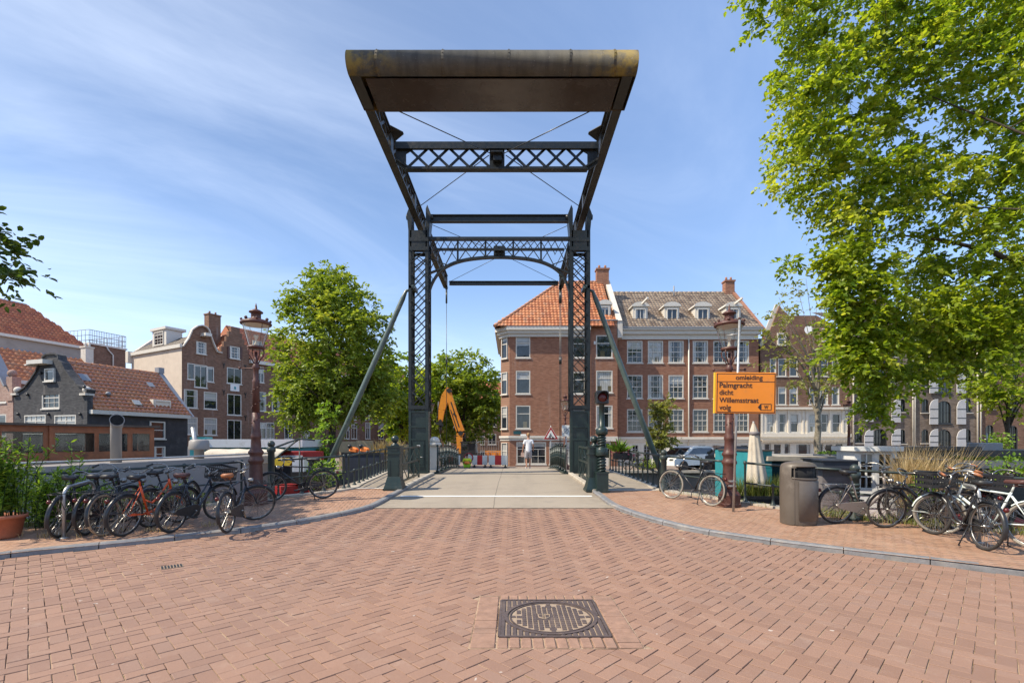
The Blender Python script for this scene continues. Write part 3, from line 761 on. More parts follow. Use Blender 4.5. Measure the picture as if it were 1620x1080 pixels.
# ---------------------------------------------------------------- the drawbridge
DB = thing('drawbridge', 'dark green iron drawbridge portal with lattice towers and overhead balance beams', 'drawbridge', (-.45, 18.7, .43))
XL, XR = -3.57, 2.60                                # tower centre lines
ZT = 10.25
def lattice(b, A, B, up, pitch, w, t, both=True, nrm=(0, 1, 0)):
    """crossed flats between two parallel chords from A to B, 'up' apart"""
    A, B, up = Vector(A), Vector(B), Vector(up); L = (B - A).length; n = max(1, round(L / pitch)); d = (B - A) / n; nn = Vector(nrm) * t * .6
    for i in range(n):
        p = A + d * i
        b.bar(p + nn, p + d + up + nn, t, w, Vector(nrm).cross(d)); b.bar(p + up - nn, p + d - nn, t, w, Vector(nrm).cross(d))
for X in (XL, XR):
    b = MB(); x0, x1, y0, y1, zb, zl = X - .37, X + .37, 18.45, 19.05, .40, 2.87
    for x in (x0 + .05, x1 - .05):
        for y in (y0 + .05, y1 - .05):
            b.box(x - .05, x + .05, y - .05, y + .05, zl, 9.9)
            b.box(x - .075, x + .075, y - .012, y + .012, zl, 9.88)
    for z in (3.0, 9.05, 9.4): 
        for y in (y0 - .006, y1 + .006): b.box(x0 - .01, x1 + .01, y - .012, y + .012, z - .07, z + .07)
    b.box(x0 + .05, x1 - .05, y0 + .0, y1 - .1, 9.1, 9.75)
    # bearing cheeks at the top, swelling outwards
    for s in (-1, 1):
        b.prism([(X + s*.27, 9.3), (X + s*.37, 9.3), (X + s*.40, 9.8), (X + s*.46, 10.4), (X + s*.33, 10.75), (X + s*.27, 10.6)], 18.5, 19.0)
        b.tube((X + s*.33, 18.75, 10.38), (X + s*.52, 18.75, 10.38), .10, n=12)
    t = b.build('tower', M['bridge'], DB, True)
    b = MB(); n = 12; dz = (9.0 - 3.0) / n
    for y in (y0 + .02, y1 - .02):
        for i in range(n):
            z = 3.0 + i * dz
            b.bar((x0 + .06, y + .012, z), (x1 - .06, y + .012, z + dz * 1.3 if i < n - 1 else z + dz), .02, .085, (0, 1, 0)); b.bar((x1 - .06, y - .012, z), (x0 + .06, y - .012, z + dz * 1.3 if i < n - 1 else z + dz), .02, .085, (0, 1, 0))
    for x in (x0 + .02, x1 - .02):
        for i in range(9):
            z = 3.0 + i * .66; b.bar((x, y0 + .06, z), (x, y1 - .06, z + .66), .02, .06, (1, 0, 0)); b.bar((x + .015, y1 - .06, z), (x + .015, y0 + .06, z + .66), .02, .06, (1, 0, 0))
    b.build('tower_lattice', M['bridge'], DB, True)
    b = MB(); b.box(x0 + .03, x1 - .03, y0 + .06, y1 - .03, zb, zl)
    for z in (zb + .06, 1.78, 2.26, zl - .03): b.box(x0 - .004, x1 + .004, y0 + .01, y0 + .06, z - .035, z + .035)
    for x in (x0 + .04, x1 - .04): b.box(x - .045, x + .045, y0 + .005, y0 + .055, zb + .03, zl)
    b.box(x0 - .06, x1 + .06, y0 - .06, y1 + .06, zb - .05, zb + .07)
    base = b.build('tower_base', M['green'], DB, True)
    b = MB(); b.box(X - .22, X + .22, y0 + .025, y0 + .06, zb + .32, 1.72); b.box(X - .17, X + .17, y0 + .012, y0 + .025, zb + .42, 1.62)
    dr = b.build('door', M['green'], base, False); 
    mi = parent_matrix(base).inverted(); dr.data.transform(mi)
    b = MB(); b.tube((X + .17, y0 + .02, 1.1), (X + .17, y0 - .05, 1.1), .012); b.tube((X + .17, y0 - .045, 1.1), (X + .08, y0 - .045, 1.1), .012)
    h = b.build('handle', M['galv'], base); h.data.transform(mi)
    if X < 0:
        b = MB(); b.box(X - .06, X + .06, y0 + .004, y0 + .012, 1.50, 1.56); h = b.build('plate', M['white_paint'], base); h.data.transform(mi)
# balance beams
Y0, Y1 = 10.95, 26.5
for X in (XL - .05, XR + .07):
    b = MB(); w = .12
    b.box(X - w, X + w, Y0 + .2, Y1, 10.10, 10.135); b.box(X - w, X + w, Y0 + 1.4, Y1 - .1, 10.72, 10.755)
    for s in (-1, 1):
        for z in (10.165, 10.69): b.box(X + s*.035 - .03, X + s*.035 + .03, 12.3, Y1, z - .03, z + .03)
    lattice(b, (X + .025, 12.3, 10.15), (X + .025, 26.3, 10.15), (0, 0, .56), .68, .075, .018, nrm=(1, 0, 0))
    for y in (12.35, 14.25, 17.7, 19.8, 23, 26.35): b.box(X - .09, X + .09, y - .14, y + .14, 10.14, 10.72)
    sg = 1 if X < 0 else -1
    b.prismz([(X, 13.85), (X + sg*.12, 13.9), (X + sg*.42, 14.2), (X + sg*.42, 14.3), (X + sg*.12, 14.6), (X, 14.6)][::sg], 10.757, 10.775)
    b.build('balance_beam', M['bridge_rust'], DB, True)
# counterweight with its rounded nose
b = MB(); n = 12
prof = [(12.3, 10.085), (11.15, 10.085)] + [(11.15 - .27 * math.sin(math.pi * i / n), 10.355 - .27 * math.cos(math.pi * i / n)) for i in range(1, n)] + [(11.15, 10.625), (12.3, 10.625)]
k = len(prof); vs = [(XL - .19, y, z) for y, z in prof] + [(XR + .26, y, z) for y, z in prof]
b.add(vs, [(i, i + 1, i + 1 + k, i + k) for i in range(1, k - 2)], True)
o = len(b.v); b.add([], []); b.f += [tuple(range(k)), tuple(range(2*k - 1, k - 1, -1)), (k - 2, k - 1, 2*k - 1, 2*k - 2), (k - 1, 0, k, 2*k - 1)]; b.sm += [False] * 4
cw = b.build('counterweight', M['lichen'], DB, True)
for xs in (-3.1, -1.6, -.1, 1.3, 2.3):
    b = MB(); q = [(11.15 + (y - 11.15)*1.02, 10.355 + (z - 10.355)*1.02) for y, z in prof[1:-1]]; k = len(q); b.add([(xs, y, z) for y, z in q] + [(xs + .06, y, z) for y, z in q], [(i, i + 1, i + 1 + k, i + k) for i in range(k - 1)] + [tuple(range(k)), tuple(range(2*k - 1, k - 1, -1))])
    for i in range(1, k - 1, 2): b.sphere((xs + .03, q[i][0], q[i][1]), .014, 6, 4)
    b.build('seam_strap', M['lichen'], DB, True)
b = MB(); b.box(XL + .18, XR - .11, 11.2, 12.31, 10.06, 10.082); b.build('counterweight_plate', M['under'], DB, True)
# cross members between the beams
def hbeam(y, z, h, x0, x1, name='cross_beam', mat='bridge'):
    b = MB(); b.box(x0, x1, y - .09, y + .09, z + h/2 - .03, z + h/2); b.box(x0, x1, y - .09, y + .09, z - h/2, z - h/2 + .03); b.box(x0, x1, y - .012, y + .012, z - h/2 + .03, z + h/2 - .03)
    return b.build(name, M[mat], DB, True)
hbeam(18.75, 10.32, .28, XL + .3, XR - .25, 'axle_beam'); hbeam(26.25, 10.30, .20, XL + .17, XR - .1)
b = MB(); y = 14.25; zt, zb = 10.45, 9.66
b.box(XL + .15, XR - .08, y - .10, y + .10, zt - .13, zt - .09); b.box(XL + .15, XR - .08, y - .11, y - .09, zt - .2, zt)
b.box(XL + .45, XR - .38, y - .10, y + .10, zb, zb + .035); b.box(XL + .45, XR - .38, y - .012, y + .012, zb + .035, zb + .12)
for x0, x1 in ((XL + .5, -.66), (-.18, XR - .43)): lattice(b, (x0, y, zb + .1), (x1, y, zb + .1), (0, 0, zt - zb - .22), .63, .075, .02)
b.box(-.66, -.22, y - .03, y + .03, zb + .02, zt - .1); b.box(-.62, -.26, y - .3, y - .03, zb + .38, zb + .42); b.box(-.55, -.3, y - .2, y - .03, zb + .2, zb + .38)
for s, X in ((1, XL + .15), (-1, XR - .08)):
    b.prism([(X, zt), (X + s*.5, zt), (X + s*.5, zt - .18), (X + s*.3, zt - .3), (X + s*.3, zb), (X, zb + .2)], y - .02, y + .02); b.bar((X + s*.46, y, zb + .02), (X, y, zb + .32), .16, .05)
b.build('lattice_girder', M['bridge'], DB, True)
# arched portal girder between the towers
b = MB(); y = 18.62; pz = lambda py: EYE + (700 - py) / F * 18.7; pxx = lambda px: (px - 810) / F * 18.7
b.box(XL + .35, XR - .35, y - .07, y + .07, pz(379) - .07, pz(379) + .05); b.box(XL + .6, XR - .6, y - .05, y + .05, pz(396) - .04, pz(396) + .04)
cxm = (XL + XR) / 2; hw = (XR - XL) / 2 - .36
arch = [(-1.0, 7.1), (-.985, 7.45), (-.93, 7.85), (-.84, 8.2), (-.70, 8.46), (-.5, 8.64), (-.25, 8.73), (0, 8.76)]
arch = [(cxm + u * hw, z) for u, z in arch] + [(cxm - u * hw, z) for u, z in arch[-2::-1]]
ap = smooth_poly([(x, 0, z) for x, z in arch], 4)
for p, q in zip(ap, ap[1:]): b.bar((p.x, y, p.z), (q.x, y, q.z), .16, .045); b.bar((p.x, y, p.z + .05), (q.x, y, q.z + .05), .02, .09)
def az(x): return min(ap, key=lambda p: abs(p.x - x)).z
for s in (-1, 1):
    b.bar((cxm + s * hw, y, 8.15), (cxm + s * hw * .52, y, 8.66), .12, .06)
    xe = cxm + s * hw
    for (xa, za_, xb, zb_) in ((1, 8.2, .93, 7.9), (1, 7.8, .97, 7.62), (.995, 7.55, .94, 7.95), (.9, 8.1, .8, 8.38), (.995, 8.75, .72, 8.47), (.78, 8.33, .86, 8.24)):
        b.bar((cxm + s*hw*xa, y, za_), (cxm + s*hw*xb, y, zb_), .02, .06, (0, 1, 0))
N_ = 10
for i in range(N_):
    xa, xb = cxm - hw * .98 + 1.96 * hw * i / N_, cxm - hw * .98 + 1.96 * hw * (i + 1) / N_
    za_, zb_ = max(az(xa) + .05, 8.3), max(az(xb) + .05, 8.3); t = pz(383)
    b.bar((xa, y + .02, za_), (xb, y + .02, t), .02, .065, (0, 1, 0)); b.bar((xa, y - .02, t), (xb, y - .02, zb_), .02, .065, (0, 1, 0))
    xm = (xa + xb) / 2
    b.bar((xa, y + .035, (za_ + t) / 2), (xm, y + .035, t), .018, .05, (0, 1, 0)); b.bar((xm, y - .035, t), (xb, y - .035, (zb_ + t) / 2), .018, .05, (0, 1, 0))
    if i in (2, 4, 6, 8): b.box(xa - .035, xa + .035, y - .03, y + .03, za_, t)
b.box(cxm - .22, cxm + .22, y - .06, y + .03, 8.86, 9.2); b.box(cxm - .17, cxm + .17, y - .25, y - .06, 8.95, 9.0)
b.build('portal_girder', M['bridge'], DB, True)
# diagonal ties
b = MB(); c1 = (-.43, 14.1, 10.08); c2 = (-.43, 22.4, 10.35)
for X, s in ((XL + .15, 1), (XR - .08, -1)):
    b.tube((X + s*.35, 12.25, 10.13), (c1[0] - s*.2, c1[1], c1[2]), .014, n=5); b.tube((c1[0] - s*.25, c1[1] + .1, c1[2]), (X, 17.6, 10.2), .014, n=5)
    b.tube((X + .0, 18.95, 10.3), (c2[0] - s*.0, c2[1], c2[2]), .012, n=5); b.tube((c2[0], c2[1], c2[2]), (X, 26.1, 10.3), .012, n=5)
b.build('diagonal_tie', M['rod'], DB, True)
for X in (XL + .02, XR + .02):
    for dx in ((-.03, .03) if X > 0 else (0,)):
        b = MB(); b.tube((X + dx, 26.2, 10.1), (X + dx, 26.2, .5), .016, n=6)
        b.tube((X + dx, 26.2, 9.9), (X + dx, 26.2, 9.2), .05, n=8); b.tube((X + dx, 26.2, 6.3), (X + dx, 26.2, 5.9), .045, n=8); b.box(X + dx - .06, X + dx + .06, 26.12, 26.28, 9.95, 10.12)
        b.build('hanger_rod', M['rod'], DB, True)
for a, c, s in ((P(654, 457, 18.75), P(505, 768, 18.75), -1), (P(926, 457, 18.75), P(1063, 790, 18.75), 1)):
    b = MB(); e = a + Vector((s * .28, 0, -.08)); b.path([a, e, e.lerp(c, .04), e.lerp(c, .5), c], [.05, .06, .095, .105, .11], 12); b.box(a.x - .12, a.x + .12, 18.45, 19.05, a.z - .06, a.z + .06); b.build('strut', M['strut'], DB, True)

# ---------------------------------------------------------------- fences, posts and signals on the bridge
def deck_fence(x, y0, y1, label):
    t = thing('bridge_fence', label, 'fence', (x, y0, zs(y0) + .07), 0, 'iron fences beside the bridge deck'); L = y1 - y0
    n = 7; zz = lambda y: zs(y0 + y) - zs(y0)
    for i in range(n + 1):
        y = L * i / n; b = MB(); b.tube((0, y, zz(y)), (0, y, zz(y) + .98), .026, n=8); b.sphere((0, y, zz(y) + 1.03), .05, 8, 6); b.lathe([(.06, 0), (.06, .05), (.03, .1)], 8, (0, y, zz(y))); b.build('post', M['green'], t)
    for h, nm_ in ((.95, 'top_rail'), (.52, 'middle_rail'), (.12, 'bottom_rail')):
        b = MB(); b.path([(0, L * i / 28, zz(L * i / 28) + h) for i in range(29)], .022, 6); b.build(nm_, M['green'], t)
    for i in range(n * 4):
        if i % 4 == 0: continue
        y = L * i / (n * 4); b = MB(); b.tube((0, y, zz(y) + .12), (0, y, zz(y) + .95), .013, n=6); b.sphere((0, y, zz(y) + .74), .04, 6, 5)
        if i % 4 == 2: b.path([(0, y + .12*math.cos(a), zz(y) + .73 + .12*math.sin(a)) for a in [k*.52 for k in range(12)]], .012, 5, True)
        b.build('baluster', M['green'], t)
deck_fence(-2.93, 19.0, 26.3, 'iron bridge fence along the deck edge by the digger')
deck_fence(2.09, 19.0, 26.3, 'iron bridge fence along the deck edge by the roadworks sign')
def gate(x, y0, y1, label):
    t = thing('barrier_gate', label, 'gate', (x, y0, zp(y0)), 0); L = y1 - y0; dz = zp(y1) - zp(y0)
    b = MB()
    for h in (.12, .62, 1.08): b.bar((0, 0, h), (0, L, h + dz), .05, .06)
    for k in range(5): b.bar((0, L*k/4, .0 if k in (0, 4) else .12), (0, L*k/4, 1.1 + dz*k/4), .06 if k in (0, 4) else .04, .06 if k in (0, 4) else .04)
    b.build('frame', M['green'], t)
    b = MB()
    for k in range(4):
        ya_, yb_ = L*k/4, L*(k+1)/4
        b.bar((.015, ya_, .62), (.015, yb_, 1.08), .015, .04); b.bar((-.015, yb_, .12), (-.015, ya_, .62), .015, .04); b.bar((-.015, yb_, .62), (-.015, ya_, 1.08), .015, .035) if k % 2 else None
    b.build('bracing', M['green'], t)
gate(-3.26, 13.55, 16.9, 'low green barrier gate between ball-topped pillar and lattice tower')
gate(2.36, 13.6, 16.9, 'low green barrier gate running from the lattice tower to the signal post')
def pillar(loc, label):
    t = thing('ball_pillar', label, 'pillar', loc)
    b = MB(); b.box(-.27, .27, -.27, .27, 0, .05); b.lathe([(.36, .05), (.33, .12), (.25, .34), (.24, .36)], 4, rot=R(45), smooth=False); b.box(-.165, .165, -.165, .165, .34, 1.0)
    for s in (-1, 1): b.box(s*.12 - .02, s*.12 + .02, -.178, -.165, .42, .82)
    b.box(-.19, .19, -.19, .19, .98, 1.03); b.box(-.17, .17, -.17, .17, 1.03, 1.16); b.box(-.2, .2, -.2, .2, 1.16, 1.2); b.box(-.1, .1, -.185, -.17, 1.07, 1.12)
    b.build('body', M['green'], t)
    b = MB(); b.lathe([(.13, 1.2), (.1, 1.24), (.055, 1.27), (.055, 1.3)], 12); b.sphere((0, 0, 1.385), .105, 14, 9); b.build('ball_finial', M['green'], t)
    return t
pillar(G(625, 774), 'square green iron pillar with ball finial beside the bicycle railing')
pillar(G(941, 776) + Vector((0, .05, 0)), 'square green iron pillar with ball finial standing behind the twisted signal post')
gp = G(952, 778)
t = thing('traffic_signal', 'red bridge signal on a twisted green iron post', 'traffic signal', gp)
b = MB(); b.box(-.17, .17, -.17, .17, 0, .06); b.box(-.15, .15, -.15, .15, .06, .5); b.box(-.165, .165, -.165, .165, .5, .54); b.build('base', M['green'], t)
b = MB(); b.lathe([(.15, .96), (.16, .98), (.16, 1.14), (.13, 1.18)], 14); b.build('collar', M['green'], t)
b = MB(); b.lathe([(.14, 1.52), (.16, 1.55), (.16, 1.66), (.1, 1.72), (.075, 1.73), (.07, 2.32), (.09, 2.33)], 14); b.build('shaft', M['green'], t)
b = MB(); b.lathe([(.09, .54), (.09, .96)], 12); b.lathe([(.085, 1.14), (.085, 1.55)], 12)
for z0, z1 in ((.54, .97), (1.16, 1.53)):
    for ph in (0, math.pi): b.path([(.1*math.cos(ph + k*.55), .1*math.sin(ph + k*.55), z0 + (z1 - z0)*k/30) for k in range(31)], .022, 6)
b.build('twisted_column', M['green'], t)
b = MB(); b.bbox(-.17, .17, -.12, .14, 2.32, 2.68, .03)
vs, fs = [], []
for k in range(13):
    a = R(-20 + 220 * k / 12); vs += [(.15*math.cos(a), -.12, 2.5 + .15*math.sin(a)), (.15*math.cos(a), -.12 - .2*(.4 + .6*max(math.sin(a), 0)), 2.5 + .15*math.sin(a))]
b.add(vs, [(2*k, 2*k+1, 2*k+3, 2*k+2) for k in range(12)]); b.build('signal_head', M['black'], t)
b = MB(); b.m = Matrix.Translation((0, -.125, 2.5)) @ Matrix.Rotation(R(90), 4, 'X'); b.lathe([(.125, 0), (.11, .02), (.06, .035), (.01, .04)], 18); b.build('red_lens', M['red_lens'], t)
def railing(pts, label, sub=2, skip=()):
    pts = [Vector((p[0], p[1], zp(p[1]))) for p in smooth_poly([(x, y, 0) for x, y in pts], 6)]
    o = pts[0].copy(); t = thing('canal_railing', label, 'railing', o)
    L = sum((b_ - a_).length for a_, b_ in zip(pts, pts[1:])); n = max(3, int(L / .55)); q = [p - o for p in resample(pts, n + 1)]
    b = MB(); fine = [p - o for p in resample(pts, n * 3 + 1)]
    b.path([p + Vector((0, 0, .92)) for p in fine], .026, 8); b.build('top_rail', M['rail'], t)
    b = MB(); b.path([p + Vector((0, 0, .46)) for p in fine], .02, 7); b.build('lower_rail', M['rail'], t)
    for i, p in enumerate(q):
        hh = .92 if i % 2 == 0 else .46
        b = MB(); b.m = Matrix.Translation(p); b.lathe([(.07, 0), (.07, .04), (.035, .09), (.026, .14), (.024, hh - .04), (.04, hh - .02), (.04, hh + .03), (.012, hh + .05)], 8); b.build('post', M['rail'], t)
railing([(-5.1, 20.2), (-4.62, 14.6), (-4.56, 13.5)], 'dark railing with ball joints between the bridge footway and the leafy quayside tree')
railing([(-4.62, 13.3), (-5.35, 12.4), (-5.75, 11.9)], 'short dark railing behind the black bicycle parked near the ball-topped pillar')
railing([(-6.35, 11.35), (-7.1, 10.55), (-8.5, 9.2), (-10.4, 8.1), (-13.4, 7.1), (-18, 6.0)], 'dark canal railing behind the row of bicycles with the orange one')
railing([(4.1, 20.2), (4.08, 15), (4.06, 13.4)], 'dark railing beside the footway with the slim strut passing outside it')
railing([(4.12, 13.25), (4.62, 12.3), (5.0, 11.5)], 'short dark railing behind the bicycle with pale tyres')
railing([(5.35, 11.1), (5.75, 10.55), (6.6, 9.7)], 'dark canal railing behind the bronze litter bin and planter of reeds')
railing([(6.75, 9.6), (7.4, 9.15), (9.1, 8.0), (13, 6.4), (18, 5.0)], 'dark canal railing running behind the crowded bicycles and dry ornamental grass')
def railpost(loc, h, label, twist=False):
    t = thing('railing_post', label, 'post', loc); b = MB()
    b.lathe([(.12, 0), (.12, .06), (.08, .12), (.075, h - .16), (.10, h - .14), (.10, h - .05), (.07, h - .02)], 12); 
    if twist:
        for k in range(7): b.lathe([(.075, .2 + k*.075), (.09, .235 + k*.075), (.075, .27 + k*.075)], 12)
    b.build('shaft', M['rail'], t); b = MB(); b.sphere((0, 0, h + .04), .085, 12, 8); b.build('ball_finial', M['rail'], t)
railpost(Vector((4.02, 13.32, zp(13.3))) + Vector((.05, -.35, 0)), .98, 'thick dark railing post where the strut passes above the pale-tyred bicycle')
railpost(G(1354, 826) + Vector((.12, .2, 0)), .96, 'ribbed green railing post with ball top behind the grey bicycle near the white cabin', True)
railpost(Vector((-5.85, 11.75, zp(11.7))), 1.28, 'tall dark ball-topped post next to the street lamp and boat gangway')
# ---------------------------------------------------------------- lamps, sign, bin
def textmesh(s, size, width=None):
    cu = bpy.data.curves.new('lettering', 'FONT'); cu.body = s; cu.size = size; cu.extrude = .0015; cu.offset = size * .012
    o = bpy.data.objects.new('lettering', cu); COL.objects.link(o)
    dg = bpy.context.evaluated_depsgraph_get(); me = bpy.data.meshes.new_from_object(o.evaluated_get(dg))
    bpy.data.objects.remove(o); bpy.data.curves.remove(cu)
    xs = [v.co.x for v in me.vertices]; w = max(xs) - min(xs); k = width / w if width else 1.0
    for v in me.vertices: v.co = Vector(((v.co.x - min(xs)) * k, -v.co.z, v.co.y))     # face -y
    return me
def crown_lamp(loc, label, s=1.0, rz=0.0):
    t = thing('street_lamp', label, 'street lamp', loc, rz, 'crown lamps along the quays'); t.scale = (s, s, s)
    b = MB(); b.lathe([(.27, 0), (.27, .06), (.25, .08), (.25, .26), (.215, .32), (.17, .36), (.165, .40)], 8, smooth=False)
    b.lathe([(.165, .40), (.145, .46), (.135, .9), (.14, .94), (.165, .98), (.165, 1.02), (.14, 1.06), (.13, 1.12), (.16, 1.17), (.165, 1.2), (.13, 1.25), (.11, 1.3), (.10, 1.5), (.115, 1.53), (.115, 1.57), (.10, 1.62), (.088, 1.7), (.082, 2.1)], 16)
    b.lathe([(.082, 2.1), (.072, 2.75), (.078, 2.78), (.078, 2.84), (.06, 2.87), (.058, 3.08), (.075, 3.11), (.08, 3.16), (.06, 3.2), (.05, 3.24), (.03, 3.3), (.03, 3.5)], 16)
    for k in range(26):                               # cast leaf scrolls wound round the shaft
        a = k * .75; z = 1.66 + k * .042; b.sphere((.085*math.cos(a), .085*math.sin(a), z), .019, 6, 4)
    b.build('post', M['lamp_red'], t)
    b = MB(); b.tube((-.34, 0, 3.12), (.34, 0, 3.12), .013, n=6); b.sphere((-.35, 0, 3.12), .032, 8, 6); b.sphere((.35, 0, 3.12), .032, 8, 6); b.build('ladder_bar', M['lamp_red'], t)
    b = MB()
    for k in range(4):
        a = R(45 + 90*k); c, s_ = math.cos(a), math.sin(a)
        b.path([(c*r, s_*r, z) for r, z in ((.05, 3.24), (.1, 3.33), (.17, 3.43), (.185, 3.52), (.15, 3.585))], .014, 6)
    b.lathe([(.05, 3.56), (.18, 3.57), (.185, 3.62), (.15, 3.63)], 20); b.build('cradle', M['lamp_red'], t)
    b = MB(); n = 24; vs, fs = [], []
    for r_, z_ in ((.15, 3.63), (.285, 4.12)): vs += [(r_*math.cos(2*math.pi*j/n), r_*math.sin(2*math.pi*j/n), z_) for j in range(n)]
    b.add(vs, [(j, (j+1) % n, n + (j+1) % n, n + j) for j in range(n)], True)
    g = b.build('lantern_glass', M['lamp_glass'], t)
    b = MB(); b.lathe([(.04, 3.62), (.045, 3.68), (.02, 3.72), (.02, 3.78), (.055, 3.86), (.05, 3.88)], 12); b.build('burner', M['opal'], t)
    b = MB(); b.lathe([(.26, 4.105), (.30, 4.12), (.12, 4.175), (.06, 4.18)], 28); b.build('reflector', M['opal'], t)
    b = MB(); n = 28; b.lathe([(.285, 4.112), (.325, 4.12), (.335, 4.15), (.31, 4.19), (.2, 4.235), (.12, 4.25), (.105, 4.28), (.105, 4.38), (.15, 4.40), (.15, 4.42), (.09, 4.46), (.03, 4.48), (.02, 4.56), (.005, 4.62)], n)
    for k in range(4):
        a = R(45 + 90*k); b.tube((.17*math.cos(a), .17*math.sin(a), 3.62), (.305*math.cos(a), .305*math.sin(a), 4.12), .006, n=5)
    for k in range(8):
        a = R(22.5 + 45*k); b.sphere((.3*math.cos(a), .3*math.sin(a), 4.225), .038 if k % 2 else .03, 8, 6)
    for k in range(6):
        a = R(60*k); b.tube((.1*math.cos(a), .1*math.sin(a), 4.28), (.1*math.cos(a), .1*math.sin(a), 4.38), .012, n=5)
    b.build('crown_cap', M['lamp_red'], t)
    return t
lampL = crown_lamp(G(405, 797), 'tall red-brown crown lamp beside the black bicycle with a crate, facing gabled houses', .985, R(8))
lampR = crown_lamp(G(1157, 801) + Vector((0, .1, 0)), 'tall red-brown crown lamp with the orange detour board in front of it', .97, R(-4))
def far_lamp(loc, label, s=.9):
    t = dup(lampL); t.location = loc; t.scale = (s, s, s); t['label'] = label; return t
# detour board on its pole
pb = G(1160, 809); t = thing('detour_sign', 'orange detour board with black lettering on a thin grey pole', 'road sign', pb)
b = MB(); b.tube((0, 0, -.02), (.16, .06, 4.02), .024, n=10)
for z in (.52, .62): b.box(-.05, .06, -.01, .12, z, z + .025)
b.tube((.12, .05, 3.72), (-.05, .2, 3.72), .012, n=6); b.build('pole', M['galv'], t)
bw, bh = 1.215, .85; ox, oz = -.39, EYE + (700 - 653.5) / F * pb.y - pb.z
mt = Matrix.Translation((ox, -.04, oz)) @ Matrix.Rotation(R(-4), 4, 'Z') @ Matrix.Rotation(R(.9), 4, 'Y')
b = MB(); b.m = mt; b.bbox(0, bw, 0, .045, 0, bh, .012)
brd = b.build('board', M['orange_sign'], t)
b = MB(); b.m = mt; b.box(-.028, -.002, .003, .06, .0, bh); b.build('yellow_return', M['yellow_edge'], t)
b = MB(); b.m = mt
for x0, x1, z0, z1 in ((.02, bw - .02, .02, .034), (.02, bw - .02, bh - .034, bh - .02), (.02, .034, .034, bh - .034), (bw - .034, bw - .02, .034, bh - .034), (.034, bw - .034, bh - .20, bh - .187)): b.box(x0, x1, -.0025, .001, z0, z1)
for p, q in (((.86, .13), (.91, .075)), ((.91, .075), (1.12, .075)), ((1.12, .075), (1.12, .2)), ((1.12, .2), (.91, .2)), ((.91, .2), (.86, .13))): b.bar((p[0], -.0015, p[1]), (q[0], -.0015, q[1]), .012, .003, (0, 1, 0))
b.add([(.85, -.002, .135), (.925, -.002, .075), (.925, -.002, .2)], [(0, 1, 2)]); b.build('border', M['ink'], brd)
for s, x, z, w, sz in (('omleiding', .40, .70, .54, .135), ('Palmgracht', .075, .535, .66, .15), ('dicht', .075, .385, .28, .15), ('Willemsstraat', .075, .225, .79, .15), ('volg', .075, .075, .235, .15), ('W', .975, .10, .085, .11)):
    me = textmesh(s, sz, w); me.transform(mt @ Matrix.Translation((x, -.003, z))); me.materials.clear(); me.materials.append(M['ink'])
    place('lettering', me, brd)
# litter bin
pb = G(1263, 827); t = thing('litter_bin', 'bronze oval litter bin standing on the brick pavement', 'litter bin', pb, R(20))
b = MB(); n = 48; prof = [(.325, 0), (.33, .02), (.335, .6), (.332, .95), (.325, 1.06), (.30, 1.12), (.22, 1.155), (.0, 1.165)]
zsn = [0, .02, .3, .6, .86, .92, .98, 1.04, 1.07, 1.10, 1.13, 1.15, 1.165]
def br(z): return lerp([(0, .325), (.02, .33), (.6, .335), (.95, .332), (1.05, .325), (1.10, .30), (1.14, .22), (1.165, .01)], z)
vs = []; fs = []
for z in zsn:
    for j in range(n):
        a = 2*math.pi*j/n - math.pi/2; vs.append((br(z)*math.cos(a), br(z)*.86*math.sin(a), z))
for i in range(len(zsn) - 1):
    for j in range(n):
        jj = (j + n//2) % n - n//2
        if 4 <= i <= 7 and abs(jj + .5) < 9 - (i == 7) * 2: continue
        fs.append((i*n+j, i*n+(j+1) % n, (i+1)*n+(j+1) % n, (i+1)*n+j))
b.add(vs, fs, True)
b.build('shell', M['bin'], t)
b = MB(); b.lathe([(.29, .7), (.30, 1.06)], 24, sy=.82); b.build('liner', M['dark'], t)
b = MB(); vs, fs = [], []
for i, z in enumerate((.08, .09, .79, .80)):
    for k in range(13):
        a = R(-90 - 44 + 88*k/12); rr = .338 + (.012 if i in (1, 2) else -.004); vs.append((rr*math.cos(a), rr*.86*math.sin(a), z))
for i in range(3):
    for k in range(12): fs.append((i*13+k, i*13+k+1, i*13+14+k, i*13+13+k))
b.add(vs, fs, True); b.build('door_panel', M['bin'], t)
b = MB()
for a in (-90 - 58, -90 + 58): c, s = math.cos(R(a)), math.sin(R(a)); b.bar((.336*c, .336*.86*s, .02), (.336*c, .336*.86*s, 1.03), .012, .008, (c, s, 0))
pts = [(.333*math.cos(R(-90 + a)), .333*.86*math.sin(R(-90 + a)), .86 - .03*math.cos(R(a*1.3))) for a in range(-66, 67, 6)]; b.path(pts, .014, 6)
pts = [(.315*math.cos(R(-90 + a)), .315*.86*math.sin(R(-90 + a)), 1.065) for a in range(-66, 67, 6)]; b.path(pts, .012, 6); b.build('opening_rim', M['bin'], t)

